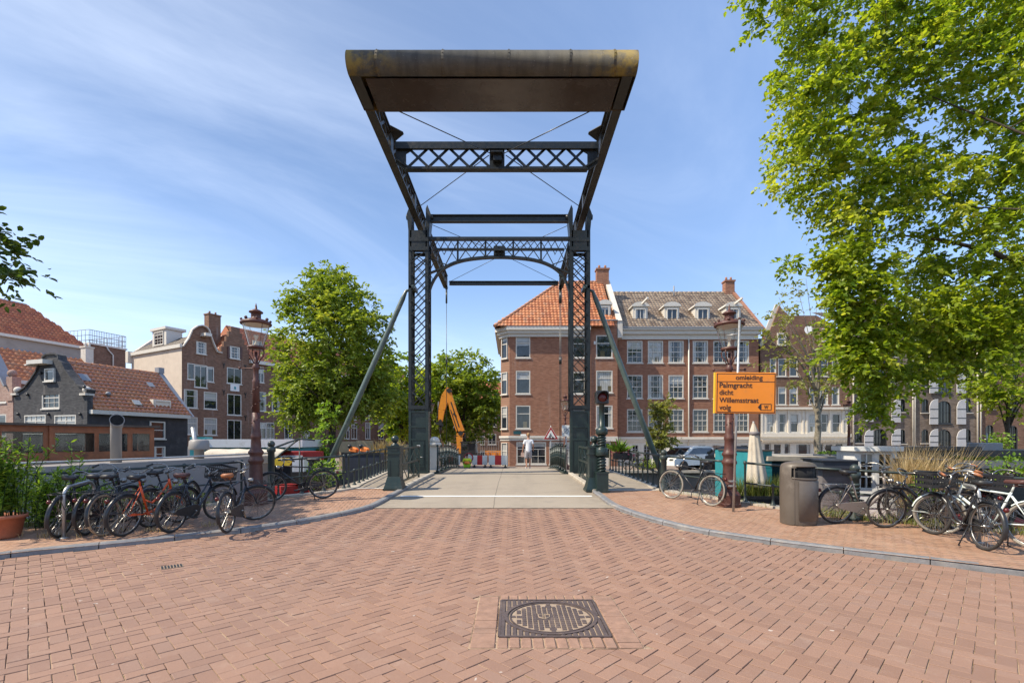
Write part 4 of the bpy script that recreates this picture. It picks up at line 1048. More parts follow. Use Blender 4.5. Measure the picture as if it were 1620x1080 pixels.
# ---------------------------------------------------------------- bicycles
WR = .345
def bicycle(name_label, rear, head, paint='bike_black', tyre='rubber', saddle='black_plastic', step=False, steer=0.0, lean=0.0, crate=None, rack=True, chain=True, grips='black_plastic', motor=False, lens=True, guards='black', high=False, plate=False, back=0.0, frontrack=False):
    h = Vector(head).normalized(); c = rear + Vector((h.x * .56, h.y * .56, 0)); c.z = (zp(rear.y) + zp(rear.y + h.y * 1.12)) / 2
    t = thing('bicycle', name_label, 'bicycle', c, math.atan2(h.y, h.x), 'bicycles parked along the canal railing')
    pitch = -math.atan2(zp(rear.y + h.y*1.12) - zp(rear.y), 1.12)
    t.rotation_euler = (lean, pitch, math.atan2(h.y, h.x)); P_ = M[paint]
    ra, fa, bb = Vector((-.56, 0, WR)), Vector((.58, 0, WR)), Vector((-.11, 0, .30))
    seat, hb, ht = Vector((-.29, 0, .80)), Vector((.36, 0, .67)), Vector((.305, 0, .86))
    ax = (ht - hb).normalized(); st = Matrix.Translation(ht) @ Matrix.Rotation(steer, 4, ax) @ Matrix.Translation(-ht)
    def wheel(cn, m, front):
        b = MB(); b.m = m
        ring = lambda r: [cn + Vector((r*math.cos(k*math.pi/18), 0, r*math.sin(k*math.pi/18))) for k in range(36)]
        b.path(ring(WR - .042), .011, 5, True)
        for k in range(18):
            for s, off in ((1, .35), (-1, -.35)):
                a = 2*math.pi*(k + (.25 if s > 0 else .0))/18; hub = a + off * (1 if k % 2 else -1) * 2
                b.bar(cn + Vector((.03*math.cos(hub), s*.028, .03*math.sin(hub))), cn + Vector(((WR-.045)*math.cos(a), 0, (WR-.045)*math.sin(a))), .0036, .0036)
        b.tube(cn + Vector((0, -.05, 0)), cn + Vector((0, .05, 0)), .026 if not front else .018, n=8); b.tube(cn + Vector((0, -.07, 0)), cn + Vector((0, .07, 0)), .008, n=6)
        w = b.build('wheel', M['chrome'], t)
        b = MB(); b.m = m; b.path(ring(WR - .021), .021, 7, True); b.build('tyre', M[tyre], w)
    def guard(cn, m, a0, a1, nm='mudguard'):
        b = MB(); b.m = m; vs, fs = [], []; n = 20
        for k in range(n + 1):
            a = R(a0 + (a1 - a0)*k/n)
            for y, r_ in ((-.03, WR + .006), (-.018, WR + .024), (.018, WR + .024), (.03, WR + .006)): vs.append(cn + Vector((r_*math.cos(a), y, r_*math.sin(a))))
        for k in range(n):
            for e in range(3): fs.append((k*4+e, k*4+4+e, k*4+5+e, k*4+1+e))
        b.add(vs, fs, True)
        for s in (-1, 1): b.tube(cn + Vector((0, s*.06, 0)), cn + Vector(((WR+.01)*math.cos(R(a0 + 12 if cn.x < 0 else a1 - 12)), s*.03, (WR+.01)*math.sin(R(a0 + 12 if cn.x < 0 else a1 - 12)))), .004, n=4)
        b.build(nm, M[guards], t)
    I = Matrix.Identity(4)
    wheel(ra, I, False); wheel(fa, st, True)
    if guards: guard(ra, I, 200, 45); guard(fa, st, 150, 15)
    b = MB()
    b.tube(seat, bb, .017, n=8); b.tube(seat + Vector((-.04, 0, .14)), seat, .014, n=8); b.tube(hb, ht, .02, n=8)
    lug = seat + (bb - seat) * .06
    if step:
        b.path([hb + Vector((0, 0, .02)), Vector((.22, 0, .5)), Vector((.05, 0, .34)), bb], .022 if not motor else .036, 8)
        b.path([ht - ax*.05, Vector((.16, 0, .62)), Vector((-.03, 0, .47)), seat + (bb - seat)*.5], .016, 8) if not motor else None
    else:
        b.tube(hb + Vector((0, 0, .03)), bb, .02, n=8); b.tube(ht - ax*.04, lug, .016, n=8)
    for s in (-1, 1):
        b.tube(bb + Vector((0, s*.03, 0)), ra + Vector((0, s*.06, 0)), .010, n=6); b.tube(lug + Vector((0, s*.02, 0)), ra + Vector((0, s*.06, 0)), .008, n=6)
    b.tube(bb + Vector((0, -.04, 0)), bb + Vector((0, .04, 0)), .03, n=10)
    b.build('frame', P_, t)
    if motor:
        b = MB(); b.bbox(bb.x - .12, bb.x + .12, -.06, .06, bb.z - .1, bb.z + .09, .03); b.build('motor', M['black_plastic'], t)
    b = MB(); b.m = st
    crown = hb + (hb - ht)*.25 + Vector((.01, 0, 0))
    for s in (-1, 1): b.path([crown, crown + Vector((.03, s*.05, -.04)), fa + Vector((-.06, s*.055, .14)), fa + Vector((0, s*.055, 0))], [.014, .014, .011, .009], 7)
    b.tube(crown, ht, .012, n=6); b.build('fork', P_, t)
    b = MB(); b.m = st; hz = .16 if high else .09; stem = ht + ax*hz + Vector((.0, 0, 0))
    b.tube(ht, stem, .013, n=7)
    ww = .29; pts = [stem + Vector((-.19 - back, -ww, .02)), stem + Vector((-.06 - back, -ww + .02, .075)), stem + Vector((.05, -.16, .07)), stem + Vector((.055, -.05, .01)), stem + Vector((.055, .05, .01)), stem + Vector((.05, .16, .07)), stem + Vector((-.06 - back, ww - .02, .075)), stem + Vector((-.19 - back, ww, .02))]
    sp = smooth_poly(pts, 3); b.path(sp, .0115, 7); b.tube(stem, stem + Vector((.055, 0, .01)), .014, n=6)
    for s in (-1, 1): b.path([stem + Vector((-.03 - back, s*(ww-.03), .055)), stem + Vector((-.02, s*(ww-.05), .02)), stem + Vector((-.1 - back, s*(ww-.015), .0))], .006, 5)
    hbar = b.build('handlebar', M['chrome'], t)
    for s in (-1, 1):
        b = MB(); b.m = st; b.tube(pts[0] if s < 0 else pts[-1], pts[1].lerp(pts[0], .25) if s < 0 else pts[-2].lerp(pts[-1], .25), .018, n=8); b.build('grip', M[grips], hbar)
    b = MB(); b.m = st; lp = ht + Vector((.11, 0, -.06)); b.path([ht + Vector((.02, 0, -.04)), lp], .008, 5); b.sphere(lp, .045, 10, 6); b.tube(lp, lp + Vector((.045, 0, 0)), .046, .043, 12); b.build('headlamp', M['chrome'], t)
    b = MB(); b.m = Matrix.Translation(seat + Vector((-.05, 0, .15)))
    out = [(-.14, .085), (-.15, .0), (-.14, -.085), (-.06, -.09), (.03, -.035), (.14, -.02), (.15, 0), (.14, .02), (.03, .035), (-.06, .09)]
    b.lathe([(.02, -.05), (.025, -.01)], 8); k = len(out)
    vs = [(x*.93, y*.9, -.02) for x, y in out] + [(x, y, .015 + (.02 if x < -.1 else 0)) for x, y in out] + [(x*.8, y*.7, .04 + (.015 if x < -.1 else 0)) for x, y in out]
    b.add(vs, [(i, (i+1) % k, (i+1) % k + k, i + k) for i in range(2*k) if i % k != k - 1 or True and i < 2*k and (i + 1) % k + k < 3*k][:0], True)
    fs = []
    for lay in range(2):
        for i in range(k): fs.append((lay*k+i, lay*k+(i+1) % k, (lay+1)*k+(i+1) % k, (lay+1)*k+i))
    o = len(b.v) - len(vs); b.f += [tuple(o + q for q in f) for f in fs]; b.sm += [True]*len(fs); b.f += [tuple(o + q for q in range(k - 1, -1, -1)), tuple(o + 2*k + q for q in range(k))]; b.sm += [False, True]
    for s in (-1, 1): b.path([(-.11, s*.05, -.02), (-.09, s*.035, -.055), (.04, s*.02, -.05)], .006, 5)
    b.build('saddle', M[saddle], t)
    if rack:
        b = MB()
        zr = .735
        for y in (-.065, 0, .065): b.tube((-.36, y, zr), (-.84, y, zr), .006, n=5)
        for x in (-.4, -.6, -.82): b.tube((x, -.065, zr), (x, .065, zr), .006, n=5)
        for s in (-1, 1): b.path([(-.42, s*.07, zr), ra + Vector((.0, s*.075, .02)), (-.8, s*.07, zr)], .006, 5)
        b.build('rear_rack', M['chrome'] if paint in ('bike_white', 'bike_silver') else M['black'], t)
    if lens:
        b = MB(); b.sphere((-.885, 0, .63), .035, 8, 6); b.build('rear_light', M['red_lens'], t)
    if chain:
        b = MB(); b.prism([(bb.x + .115, .30), (bb.x + .09, .38), (bb.x, .42), (-.54, .395), (-.60, .345), (-.54, .295), (bb.x, .185), (bb.x + .09, .22)], -.075, -.04); b.build('chain_case', M['black_plastic'] if paint != 'bike_silver' else M['bike_silver'], t)
    b = MB(); b.tube(bb + Vector((0, -.1, 0)), bb + Vector((0, .1, 0)), .011, n=6)
    a = random.uniform(0, 6.28)
    for s in (-1, 1):
        e = bb + Vector((s*.165*math.cos(a), s*.1, s*.165*math.sin(a))); b.bar(bb + Vector((0, s*.1, 0)), e, .022, .012)
    cr = b.build('crank', M['chrome'], t)
    for s in (-1, 1):
        e = bb + Vector((s*.165*math.cos(a), s*.155, s*.165*math.sin(a))); b = MB(); b.bbox(e.x - .045, e.x + .045, e.y - .045, e.y + .045, e.z - .012, e.z + .012, .006); b.build('pedal', M['black_plastic'], cr)
    b = MB(); b.tube((-.30, .05, .32), (-.36, .2, .01), .010, n=6); b.tube((-.36, .2, .01), (-.40, .21, .012), .012, n=6); b.build('kickstand', M['black'], t)
    if plate:
        b = MB(); b.m = st; b.box(.29, .46, -.055, -.05, .56, .66); b.build('yellow_tag', M['yellow_edge'], t)
    if crate:
        b = MB(); cx_, cz_ = (.53, .80) if crate == 'front' else (-.62, .75); wx, wy, hh = .16, .21, .25
        if crate == 'front': b.m = st
        b.box(cx_ - wx, cx_ + wx, -wy, wy, cz_, cz_ + .015)
        for s in (-1, 1):
            for z0, z1 in ((.0, .05), (.10, .14), (.21, hh)):
                b.box(cx_ + s*wx - .006, cx_ + s*wx + .006, -wy, wy, cz_ + z0, cz_ + z1); b.box(cx_ - wx, cx_ + wx, s*wy - .006, s*wy + .006, cz_ + z0, cz_ + z1)
            for k in range(9):
                y = -wy + 2*wy*k/8; b.box(cx_ + s*wx - .005, cx_ + s*wx + .005, y - .006, y + .006, cz_ + .02, cz_ + hh - .01); x = cx_ - wx + 2*wx*k/8; b.box(x - .006, x + .006, s*wy - .005, s*wy + .005, cz_ + .02, cz_ + hh - .01)
            b.box(cx_ + s*wx - .012, cx_ + s*wx + .012, -wy - .012, wy + .012, cz_ + hh - .015, cz_ + hh)
        b.build('crate', M['black_plastic'], t)
    if frontrack:
        b = MB(); b.m = st
        for y in (-.12, -.04, .04, .12): b.tube((.4, y, .76), (.72, y, .76), .007, n=5)
        for x in (.42, .57, .71): b.tube((x, -.12, .76), (x, .12, .76), .007, n=5)
        for s in (-1, 1): b.tube((.7, s*.12, .76), fa + Vector((0, s*.07, 0)), .006, n=5)
        b.build('front_rack', M['black'], t)
    return t
lean = R(4)
bicycle('black bicycle at the plant end of the row, its rear wheel by the steel hoop', G(94, 850), (-.25, .97), 'bike_black', lean=R(5), steer=.5, back=.02)
bicycle('black bicycle standing second after the steel hoop, high handlebars over a dark saddle', G(137, 846), (-.22, .97), 'bike_black', lean=R(3), steer=-.25, high=True, chain=True)
bicycle('bicycle with tan tyres half hidden behind the orange bicycle', G(166, 847), (-.05, 1.0), 'bike_blue', tyre='tan_rubber', lean=R(-2), steer=.2, chain=False, crate=None)
bicycle('bright orange bicycle with black mudguards leaning among black ones', G(196, 848), (.10, .99), 'orange_paint', lean=R(5), steer=-.35, step=True, high=True, chain=False)
bicycle('dark bicycle squeezed between the orange bicycle and the worn-saddle bicycle', G(240, 834), (.06, .99), 'bike_black', lean=R(-3), steer=.3, rack=False)
bicycle('dark blue step-through bicycle with worn brown saddle and grey chrome handlebars', G(272, 842), (.08, 1.0), 'bike_blue', saddle='dark_leather', step=True, lean=R(4), steer=-.3, crate='front')
bicycle('black bicycle under the lamp with black front crate and tan leather saddle', G(361, 843), (-.16, .98), 'bike_blue', saddle='leather', lean=R(-3), steer=-1.05, high=True, frontrack=True)
bicycle('lone black bicycle leaning side-on at the railing between lamp and ball-topped pillar', G(512, 788), (-.93, -.42), 'bike_black', lean=R(-5), steer=.1, guards='black')
bicycle('black bicycle with pale tyres leaning side-on beside the lamp with the detour board', G(1124, 800), (-.5, .87), 'bike_black', tyre='cream_rubber', lean=R(4), steer=.1, chain=False, guards='black', high=True)
bicycle('grey step-through bicycle with fat frame standing in grass beside the litter bin', G(1322, 828), (.86, .02), 'bike_silver', tyre='rubber', lean=R(3), steer=-.2, step=True, motor=True, high=True)
bicycle('black bicycle with kickstand out, front wheel toward the grey bicycle by the white cabin', G(1518, 839), (-.97, .2), 'bike_black', lean=R(-4), steer=.15, step=True, frontrack=True, chain=True)
bicycle('black bicycle with crate on its rear rack standing behind the steel hoop', Vector((8.05, 8.3, .12)), (.2, .98), 'bike_black', lean=R(4), steer=.45, crate='rear', grips='leather', high=True)
bicycle('black bicycle with front crate and tan grips, rear wheel nearest the kerb', G(1557, 870), (.2, .98), 'bike_black', lean=R(4), steer=.25, step=True, high=True, grips='leather', crate='front')
bicycle('black bicycle leaning along the railing behind the crates and dry grass', Vector((7.35, 9.0, .14)), (.84, -.54), 'bike_black', lean=R(-5), steer=.2, high=True)
bicycle('white bicycle with brown leather saddle and cream tyres at the end of the row', G(1634, 868), (-.4, .92), 'bike_white', tyre='cream_rubber', saddle='dark_leather', lean=R(4), steer=.4, rack=False, chain=False, guards='bike_white', high=True, grips='leather')
bicycle('bicycle with bright tan saddle behind the white one', G(1672, 848), (-.3, .95), 'bike_black', tyre='rubber', saddle='leather', lean=R(-3), steer=-.2)
# loose front crate on the lamp bicycle is fixed to its front rack
def hoop(p, q, h, label):
    c = (p + q) / 2; t = thing('bicycle_hoop', label, 'bike stand', c, 0, 'steel hoops for locking bicycles'); a, d = p - c, q - c
    b = MB(); u = (d - a).normalized(); pts = [a, a + Vector((0, 0, h - .14))] + [a + u*(.14 - .14*math.cos(k*math.pi/8)) + Vector((0, 0, h - .14 + .14*math.sin(k*math.pi/8))) for k in range(1, 5)]
    pts += [d - (v - a - Vector((0, 0, v.z - a.z))) + Vector((0, 0, v.z - a.z)) if False else d - u*((v - a).dot(u)) + Vector((0, 0, (v - a).z)) for v in reversed(pts)]
    b.path(pts, .026, 10); b.build('bent_tube', M['galv'], t)
    for e in (a, d):
        b = MB(); b.lathe([(.06, 0), (.06, .012), (.028, .02)], 12, e); b.build('foot', M['galv'], t)
hoop(G(101, 851), G(101, 851) + Vector((-.12, .75, .06)), .82, 'bent steel hoop among the bicycles beside the potted plants')
hoop(G(1549, 858), G(1549, 858) + Vector((.2, .8, .03)), .86, 'bent steel hoop among the bicycles near the dry ornamental grass')
# ---------------------------------------------------------------- houses
def tiled(name, parent, O, U, V, W, L, mat, clip=None, tw=.25, tl=.36, amp=.035):
    """pantile roof plane: W along U (eave), L up V"""
    O, U, V = Vector(O), Vector(U).normalized(), Vector(V).normalized(); Nn = U.cross(V).normalized()
    nu, nv = max(1, round(W / tw)), max(1, round(L / tl)); tw, tl = W / nu, L / nv
    vs, fs, uv = [], [], []
    prof = [(0, .2), (.18, .85), (.34, 1.0), (.5, .85), (.68, .2), (.85, 0), (1.0, .2)]
    for j in range(nv):
        for i in range(nu):
            if clip and not clip((i + .5) * tw, (j + .5) * tl): continue
            o = len(vs)
            for q, lift in ((0, .03), (1.03, -.005)):
                for a, h in prof:
                    vs.append(O + U * ((i + a) * tw) + V * ((j + q) * tl) + Nn * (h * amp + lift))
            for a, h in prof: vs.append(O + U * ((i + a) * tw) + V * (j * tl) + Nn * (h * amp - .03))
            for k in range(6):
                fs.append((o + k, o + k + 1, o + 8 + k, o + 7 + k)); fs.append((o + 14 + k, o + 15 + k, o + k + 1, o + k))
                uv += [(i + .5, j + .5)] * 8
    me = bpy.data.meshes.new(name); me.from_pydata(vs, [], fs); me.materials.append(mat)
    l = me.uv_layers.new(name='UVMap'); l.data.foreach_set('uv', [c for p in uv for c in p])
    me.polygons.foreach_set('use_smooth', [True] * len(fs)); me.update()
    o = bpy.data.objects.new(name, me); COL.objects.link(o); o.parent = parent; return o
WM = {}
def winmesh(w, h, kind, trim):
    key = (round(w, 2), round(h, 2), kind, trim)
    if key in WM: return WM[key]
    b = MB(); c = .075 if w > .6 else .05; y0, y1 = -.025, .09
    b.box(0, w, y0, y1, h - c, h); b.box(0, w, y0, y1, .0, c); b.box(0, c, y0, y1, c, h - c); b.box(w - c, w, y0, y1, c, h - c)
    b.box(-.06, w + .06, -.08, .05, -.07, .0) if kind not in ('d',) else None
    iw, ih = w - 2*c, h - 2*c; ya, yb = .015, .07
    def H(f, t=.045): b.box(c, w - c, ya, yb, c + ih*f - t/2, c + ih*f + t/2)
    def V_(f, a=0, e=1, t=.03): b.box(c + iw*f - t/2, c + iw*f + t/2, ya + .004, yb - .004, c + ih*a, c + ih*e)
    if kind == 'g':
        H(.5, .06); [V_(k/3, t=.028) for k in (1, 2)]; H(.25, .026); H(.75, .026)
    elif kind == 'g2':
        H(.5, .06); V_(.5); H(.25, .026); H(.75, .026)
    elif kind == 't': H(.66, .055)
    elif kind == 'p': H(.5, .05)
    elif kind == 'c': V_(.5, t=.07); H(.68, .05); V_(.25, .68, 1, .025); V_(.75, .68, 1, .025)
    elif kind == 'v': V_(.5, t=.05)
    elif kind == 's': H(.7, .05); V_(.5, t=.04); V_(.25, 0, .7); V_(.75, 0, .7); H(.35, .025)
    elif kind == 'q': V_(.5, t=.05); H(.5, .025); V_(.25, t=.02); V_(.75, t=.02)
    elif kind == 'd': H(.78, .05); b.box(c + .04, w - c - .04, .03, .06, c + .1, c + ih*.4)
    f = b.mesh('window', M[trim])
    b = MB(); b.box(c*.6, w - c*.6, .045, .052, c*.6, h - c*.6); p = b.mesh('pane', M['glass'])
    WM[key] = (f, p); return WM[key]
class House:
    def __init__(s, name, label, pos, rz=0.0, z=0.0, cat='house', group='canal houses'):
        s.t = thing(name, label, cat, (pos[0], pos[1], z), rz, group); s.p = Vector((pos[0], pos[1])); s.rz = rz; s.z = z
        s.ux, s.uy = math.cos(rz), math.sin(rz); s.holes = []; s.wins = []
    def uv(s, px, py):                              # sight line meets the facade plane
        k = (px - CX) / F; nx, ny = s.uy, -s.ux     # outward normal
        D = (s.p.x * nx + s.p.y * ny) / (k * nx + ny)
        return ((k * D - s.p.x) * s.ux + (D - s.p.y) * s.uy, EYE + (HY - py) / F * D - s.z)
    def win(s, px0, py0, px1, py1, kind='t', trim='trim', arch=False, glass=None, flush=False, name='window', y=0.0):
        a, zt = s.uv(px0, py0); c, _ = s.uv(px1, py0); m = s.uv((px0 + px1)/2, py1)[1]; zt = s.uv((px0 + px1)/2, py0)[1]
        s.rect(a, m, c - a, zt - m, kind, trim, arch, glass, flush, name, y)
    def rect(s, x, z, w, h, kind='t', trim='trim', arch=False, glass=None, flush=False, name='window', y=0.0):
        w, h = round(w, 2), round(h, 2)
        if not flush: s.holes.append((x, z, w, h, arch))
        s.wins.append((x, z, w, h, kind, trim, glass, flush, name, y))
    def wall(s, W, Dp, H, mat, x0=0.0, front=True, name='wall', z0=-.3):
        b = MB()
        if front:
            hs = [q for q in s.holes]; xs = sorted(set([x0, x0 + W] + [round(v, 4) for q in hs for v in (q[0], q[0] + q[2])])); zz = sorted(set([z0, H] + [round(v, 4) for q in hs for v in (q[1], q[1] + q[3])]))
            xs = [v for v in xs if x0 <= v <= x0 + W]; zz = [v for v in zz if z0 <= v <= H]
            for xa, xb in zip(xs, xs[1:]):
                for za, zb in zip(zz, zz[1:]):
                    xm, zm = (xa + xb)/2, (za + zb)/2
                    if any(q[0] < xm < q[0] + q[2] and q[1] < zm < q[1] + q[3] for q in hs): continue
                    b.quad((xa, 0, za), (xb, 0, za), (xb, 0, zb), (xa, 0, zb))
            for x, z, w, h, arch in hs:
                d = .16
                b.quad((x, 0, z), (x, d, z), (x, d, z + h), (x, 0, z + h)); b.quad((x + w, 0, z), (x + w, 0, z + h), (x + w, d, z + h), (x + w, d, z))
                b.quad((x, 0, z + h), (x, d, z + h), (x + w, d, z + h), (x + w, 0, z + h)); b.quad((x, 0, z), (x + w, 0, z), (x + w, d, z), (x, d, z))
                if arch:
                    n = 6; r = w/2; hc = min(r, h*.45)
                    for sg in (-1, 1):
                        pts = [(x + r + sg*r*math.cos(k*math.pi/2/n), z + h - hc + hc*math.sin(k*math.pi/2/n)) for k in range(n + 1)] + [(x + r + sg*r, z + h)]
                        b.prism(pts if sg > 0 else pts[::-1], 0, .03)
        else: b.quad((x0, 0, z0), (x0 + W, 0, z0), (x0 + W, 0, H), (x0, 0, H))
        X1 = x0 + W
        b.quad((x0, Dp, z0), (x0, 0, z0), (x0, 0, H), (x0, Dp, H)); b.quad((X1, 0, z0), (X1, Dp, z0), (X1, Dp, H), (X1, 0, H)); b.quad((X1, Dp, z0), (x0, Dp, z0), (x0, Dp, H), (X1, Dp, H)); b.quad((x0, 0, H), (X1, 0, H), (X1, Dp, H), (x0, Dp, H))
        return b.build(name, M[mat], s.t)
    def finish(s):
        for x, z, w, h, kind, trim, glass, flush, name, y in s.wins:
            f, p = winmesh(w, h, kind, trim)
            o = place(name, f, s.t, (x, (y - .075 if flush else .03 + y), z)); g = place('pane', p, o)
            if glass:
                g.data = p.copy(); g.data.materials.clear(); g.data.materials.append(M[glass])
    def box(s, name, mat, *bx):
        b = MB(); [b.box(*q) for q in bx]; return b.build(name, M[mat], s.t)
    def prism(s, name, mat, poly, y0, y1):
        b = MB(); b.prism(poly, y0, y1); return b.build(name, M[mat], s.t)
def chimney(h, x, y, z0, z1, w=.7, d=.6, mat='b_red', parent=None):
    b = MB(); b.box(x - w/2, x + w/2, y - d/2, y + d/2, z0, z1 - .12); b.box(x - w/2 - .06, x + w/2 + .06, y - d/2 - .06, y + d/2 + .06, z1 - .12, z1)
    for k in (-.25, .25): b.lathe([(.1, z1), (.09, z1 + .3)], 8, (x + k*w, y, 0))
    return b.build('chimney', M[mat], parent or h.t)
def dormer(h, px0, py0, px1, py1, slope_y, arched=True):
    """dormer whose front stands at depth slope_y behind the facade"""
    k = (h.p.y + slope_y) / F; x0, x1 = (px0 - CX)*k - h.p.x, (px1 - CX)*k - h.p.x; z0, z1 = EYE + (HY - py1)*k - h.z, EYE + (HY - py0)*k - h.z
    b = MB(); w = x1 - x0
    b.box(x0, x1, slope_y, slope_y + 2.0, z0, z1)
    if arched:
        pts = [(x0 - .12, z1)] + [(x0 + w/2 + (w/2 + .12)*-math.cos(q*math.pi/8), z1 + .34*math.sin(q*math.pi/8)) for q in range(1, 8)] + [(x1 + .12, z1)]; b.prism(pts[::-1], slope_y - .12, slope_y + 2.2)
    else: b.box(x0 - .12, x1 + .12, slope_y - .15, slope_y + 2.2, z1, z1 + .16)
    o = b.build('dormer', M['trim'], h.t)
    f, p = winmesh(round(w*.76, 2), round((z1 - z0)*.8, 2), 'v', 'trim'); wd_ = place('window', f, o, (x0 + w*.12, slope_y - .06, z0 + (z1 - z0)*.08)); place('pane', p, o, (x0 + w*.12, slope_y - .06, z0 + (z1 - z0)*.08))
    return o

# --- corner house at the bridge foot
k34 = 34 / F
H = House('corner_house', 'red brick corner house with orange hipped roof and one blank bay facing the bridge', ((806 - CX)*k34, 34))
for py0, py1 in ((529, 566), (586, 623), (641, 678)):
    H.win(816, py0, 839, py1, 't'); H.win(906, py0 + 2, 926, py1, 't')
H.win(817, 699, 864, 734, 's'); H.win(869, 699, 906, 734, 's')
zt = H.uv(870, 531)[1]; Wd = H.uv(932, 600)[0]
w = H.wall(Wd, 9, zt, 'b_red')
b = MB(); b.prismz([(0, 0), (0, 1.5), (-.62, .62)][::-1], -.3, zt); b.build('chamfered_wall', M['b_red'], H.t)
b = MB()
for py0, py1 in ((531, 566), (588, 623), (642, 678), (700, 738)):
    z0, z1 = H.uv(800, py1)[1], H.uv(800, py0)[1]
    f, p = winmesh(.58, round(z1 - z0, 2), 't', 'trim'); o = place('window', f, H.t, (-.57 - .0, .50, z0), R(-45)); place('pane', p, o)
za, zb = H.uv(810, 533)[1], H.uv(810, 519)[1]
b = MB()
for o_, z0, z1 in ((.14, za, za + .22), (.28, za + .22, za + .42), (.42, za + .42, zb + .05)):
    b.prismz([(-o_*.4, -o_), (Wd + .05, -o_), (Wd + .05, .3), (-.1, 9), (-.62 - o_, 9), (-.62 - o_, .62 - o_*.4)], z0, z1)
b.build('cornice', M['trim'], H.t)
z1 = H.uv(850, 689)[1]; b = MB()
for o_, q0, q1 in ((.06, -.34, -.16), (.16, -.16, 0)): b.prismz([(-o_*.4, -o_), (Wd, -o_), (Wd, .0), (0, 0), (-.62, .62), (-.62 - o_*.8, .62 - o_*.4)], z1 + q0, z1 + q1)
b.build('string_course', M['trim'], H.t)
b = MB(); b.box(0.3, Wd - .1, -.05, .0, -.3, H.uv(850, 735)[1] - .08); b.build('plinth', M['b_dark'], H.t)
rise, run = 4.55, 4.1; ze = zb + .05
def clipf(hip):
    return lambda u, v: u > v / math.hypot(rise, run) * hip - .12
tiled('roof', H.t, (-1.05, -.42, ze), (1, 0, 0), (0, run + .42, rise), 8.35, math.hypot(run + .42, rise), M['t_orange'], clipf(5.0))
b = MB(); b.add([(-1.05, 9, ze), (-1.05, -.4, ze), (3.95, run, ze + rise)], [(0, 1, 2)]); b.add([(-1.05, 9, ze), (3.95, run, ze + rise), (7.2, run, ze + rise), (7.2, 9, ze)], [(0, 1, 2, 3)]); b.build('roof_back', M['t_orange'], H.t)
b = MB(); n = 18
for i in range(n): p0 = Vector((-1.05, -.42, ze)).lerp(Vector((3.95, run, ze + rise)), i/n); p1 = Vector((-1.05, -.42, ze)).lerp(Vector((3.95, run, ze + rise)), (i + 1.05)/n); b.tube(p0, p1, .12, .10, n=8)
for i in range(10): b.tube((3.95 + 3.3*i/10, run, ze + rise), (3.95 + 3.3*(i + 1.05)/10, run, ze + rise), .12, .10, n=8)
b.build('ridge_tiles', M['t_orange'], H.t)
for px, py, ww, mt in ((817, 684, 16, 'dkteal'), (827, 689, 12, 'white_paint')):
    x, z = H.uv(px - ww*.3, py); b = MB(); b.box(x, x + ww*k34*.75, -.03, 0, z - .12, z + .12); b.build('street_nameplate', M[mt], H.t)
b = MB(); b.tube((Wd - .02, -.1, 0), (Wd - .02, -.1, zt), .05, n=8); b.build('drainpipe', M['trim'], H.t)
H.finish()
# --- narrow neighbour
H = House('narrow_house', 'narrow red brick house with one window per floor between corner house and long block', ((932.5 - CX)*k34, 34))
for py0, py1 in ((530, 566), (586, 621), (641, 677)): H.win(943, py0, 969, py1, 't')
H.win(950, 699, 966, 741, 'd', glass='glass_dark')
zt = H.uv(950, 507)[1]; Wd = H.uv(977, 600)[0]; H.wall(Wd, 9, zt, 'b_red')
z1 = H.uv(950, 690)[1]; H.box('string_course', 'trim', (0, Wd, -.1, .0, z1 - .34, z1)); H.box('wall_lamp', 'white_paint', (.3, .42, -.1, 0, H.uv(940, 545)[1], H.uv(940, 540)[1])); H.box('coping', 'lead', (0, Wd, -.06, .2, zt, zt + .06))
tiled('roof', H.t, (0, .0, zt - .1), (1, 0, 0), (0, run, 3.4), Wd, math.hypot(run, 3.4), M['t_orange'])
dormer(H, 948, 482, 966, 504, .6)
b = MB(); b.prism([(Wd - .05, zt - 1.2), (Wd + .35, zt - 1.2), (Wd + .35, zt), (Wd - .05, zt)], .0, 9)
vs = [(Wd - .05, -.05, zt), (Wd + .32, -.05, zt), (Wd + .32, 4.4, zt + 4.3), (Wd - .05, 4.4, zt + 4.3), (Wd - .05, 4.4, zt), (Wd + .32, 4.4, zt)]; b.add(vs, [(0, 1, 2, 3), (0, 3, 4), (1, 5, 2), (4, 3, 2, 5), (0, 4, 5, 1)]); b.build('party_wall', M['stone'], H.t)
chimney(H, Wd - .3, 4.2, zt + 3.0, zt + 5.1, .95, .6)
H.finish()
# --- long brick block
k35 = 35 / F
H = House('brick_block', 'long red brick block with many white gridded sash windows and four white dormers', ((977.5 - CX)*k35, 35))
cols = [(992, 1016.5), (1025, 1049), (1057.5, 1081.5), (1096, 1120), (1128.5, 1152), (1162, 1185)]
for py0, py1 in ((539, 574), (593, 630), (647, 683)):
    for a, c in cols: H.win(a, py0, c, py1, 'g')
for a, c in ((1000, 1010), (1018, 1029), (1038, 1049), (1104, 1117), (1126, 1139), (1149, 1160), (1171, 1184)): H.win(a, 703, c, 731, 'g2')
H.win(1067, 703, 1085, 741, 'd', glass='glass_dark')
zt = H.uv(1000, 536)[1]; Wd = H.uv(1200, 600)[0]; zg = H.uv(1000, 692)[1]
up = [q for q in H.holes if q[1] > zg]; lo = [q for q in H.holes if q[1] <= zg]
H.holes = up; H.wall(Wd, 9, zt, 'b_red', z0=zg); H.holes = lo; H.wall(Wd, 9, zg, 'cream_paint', name='ground_floor_wall')
H.box('string_course', 'cream_paint', (0, Wd, -.08, -.002, zg - .3, zg - .12), (0, Wd, -.16, -.002, zg - .12, zg + .05))
zc = H.uv(1000, 521)[1]
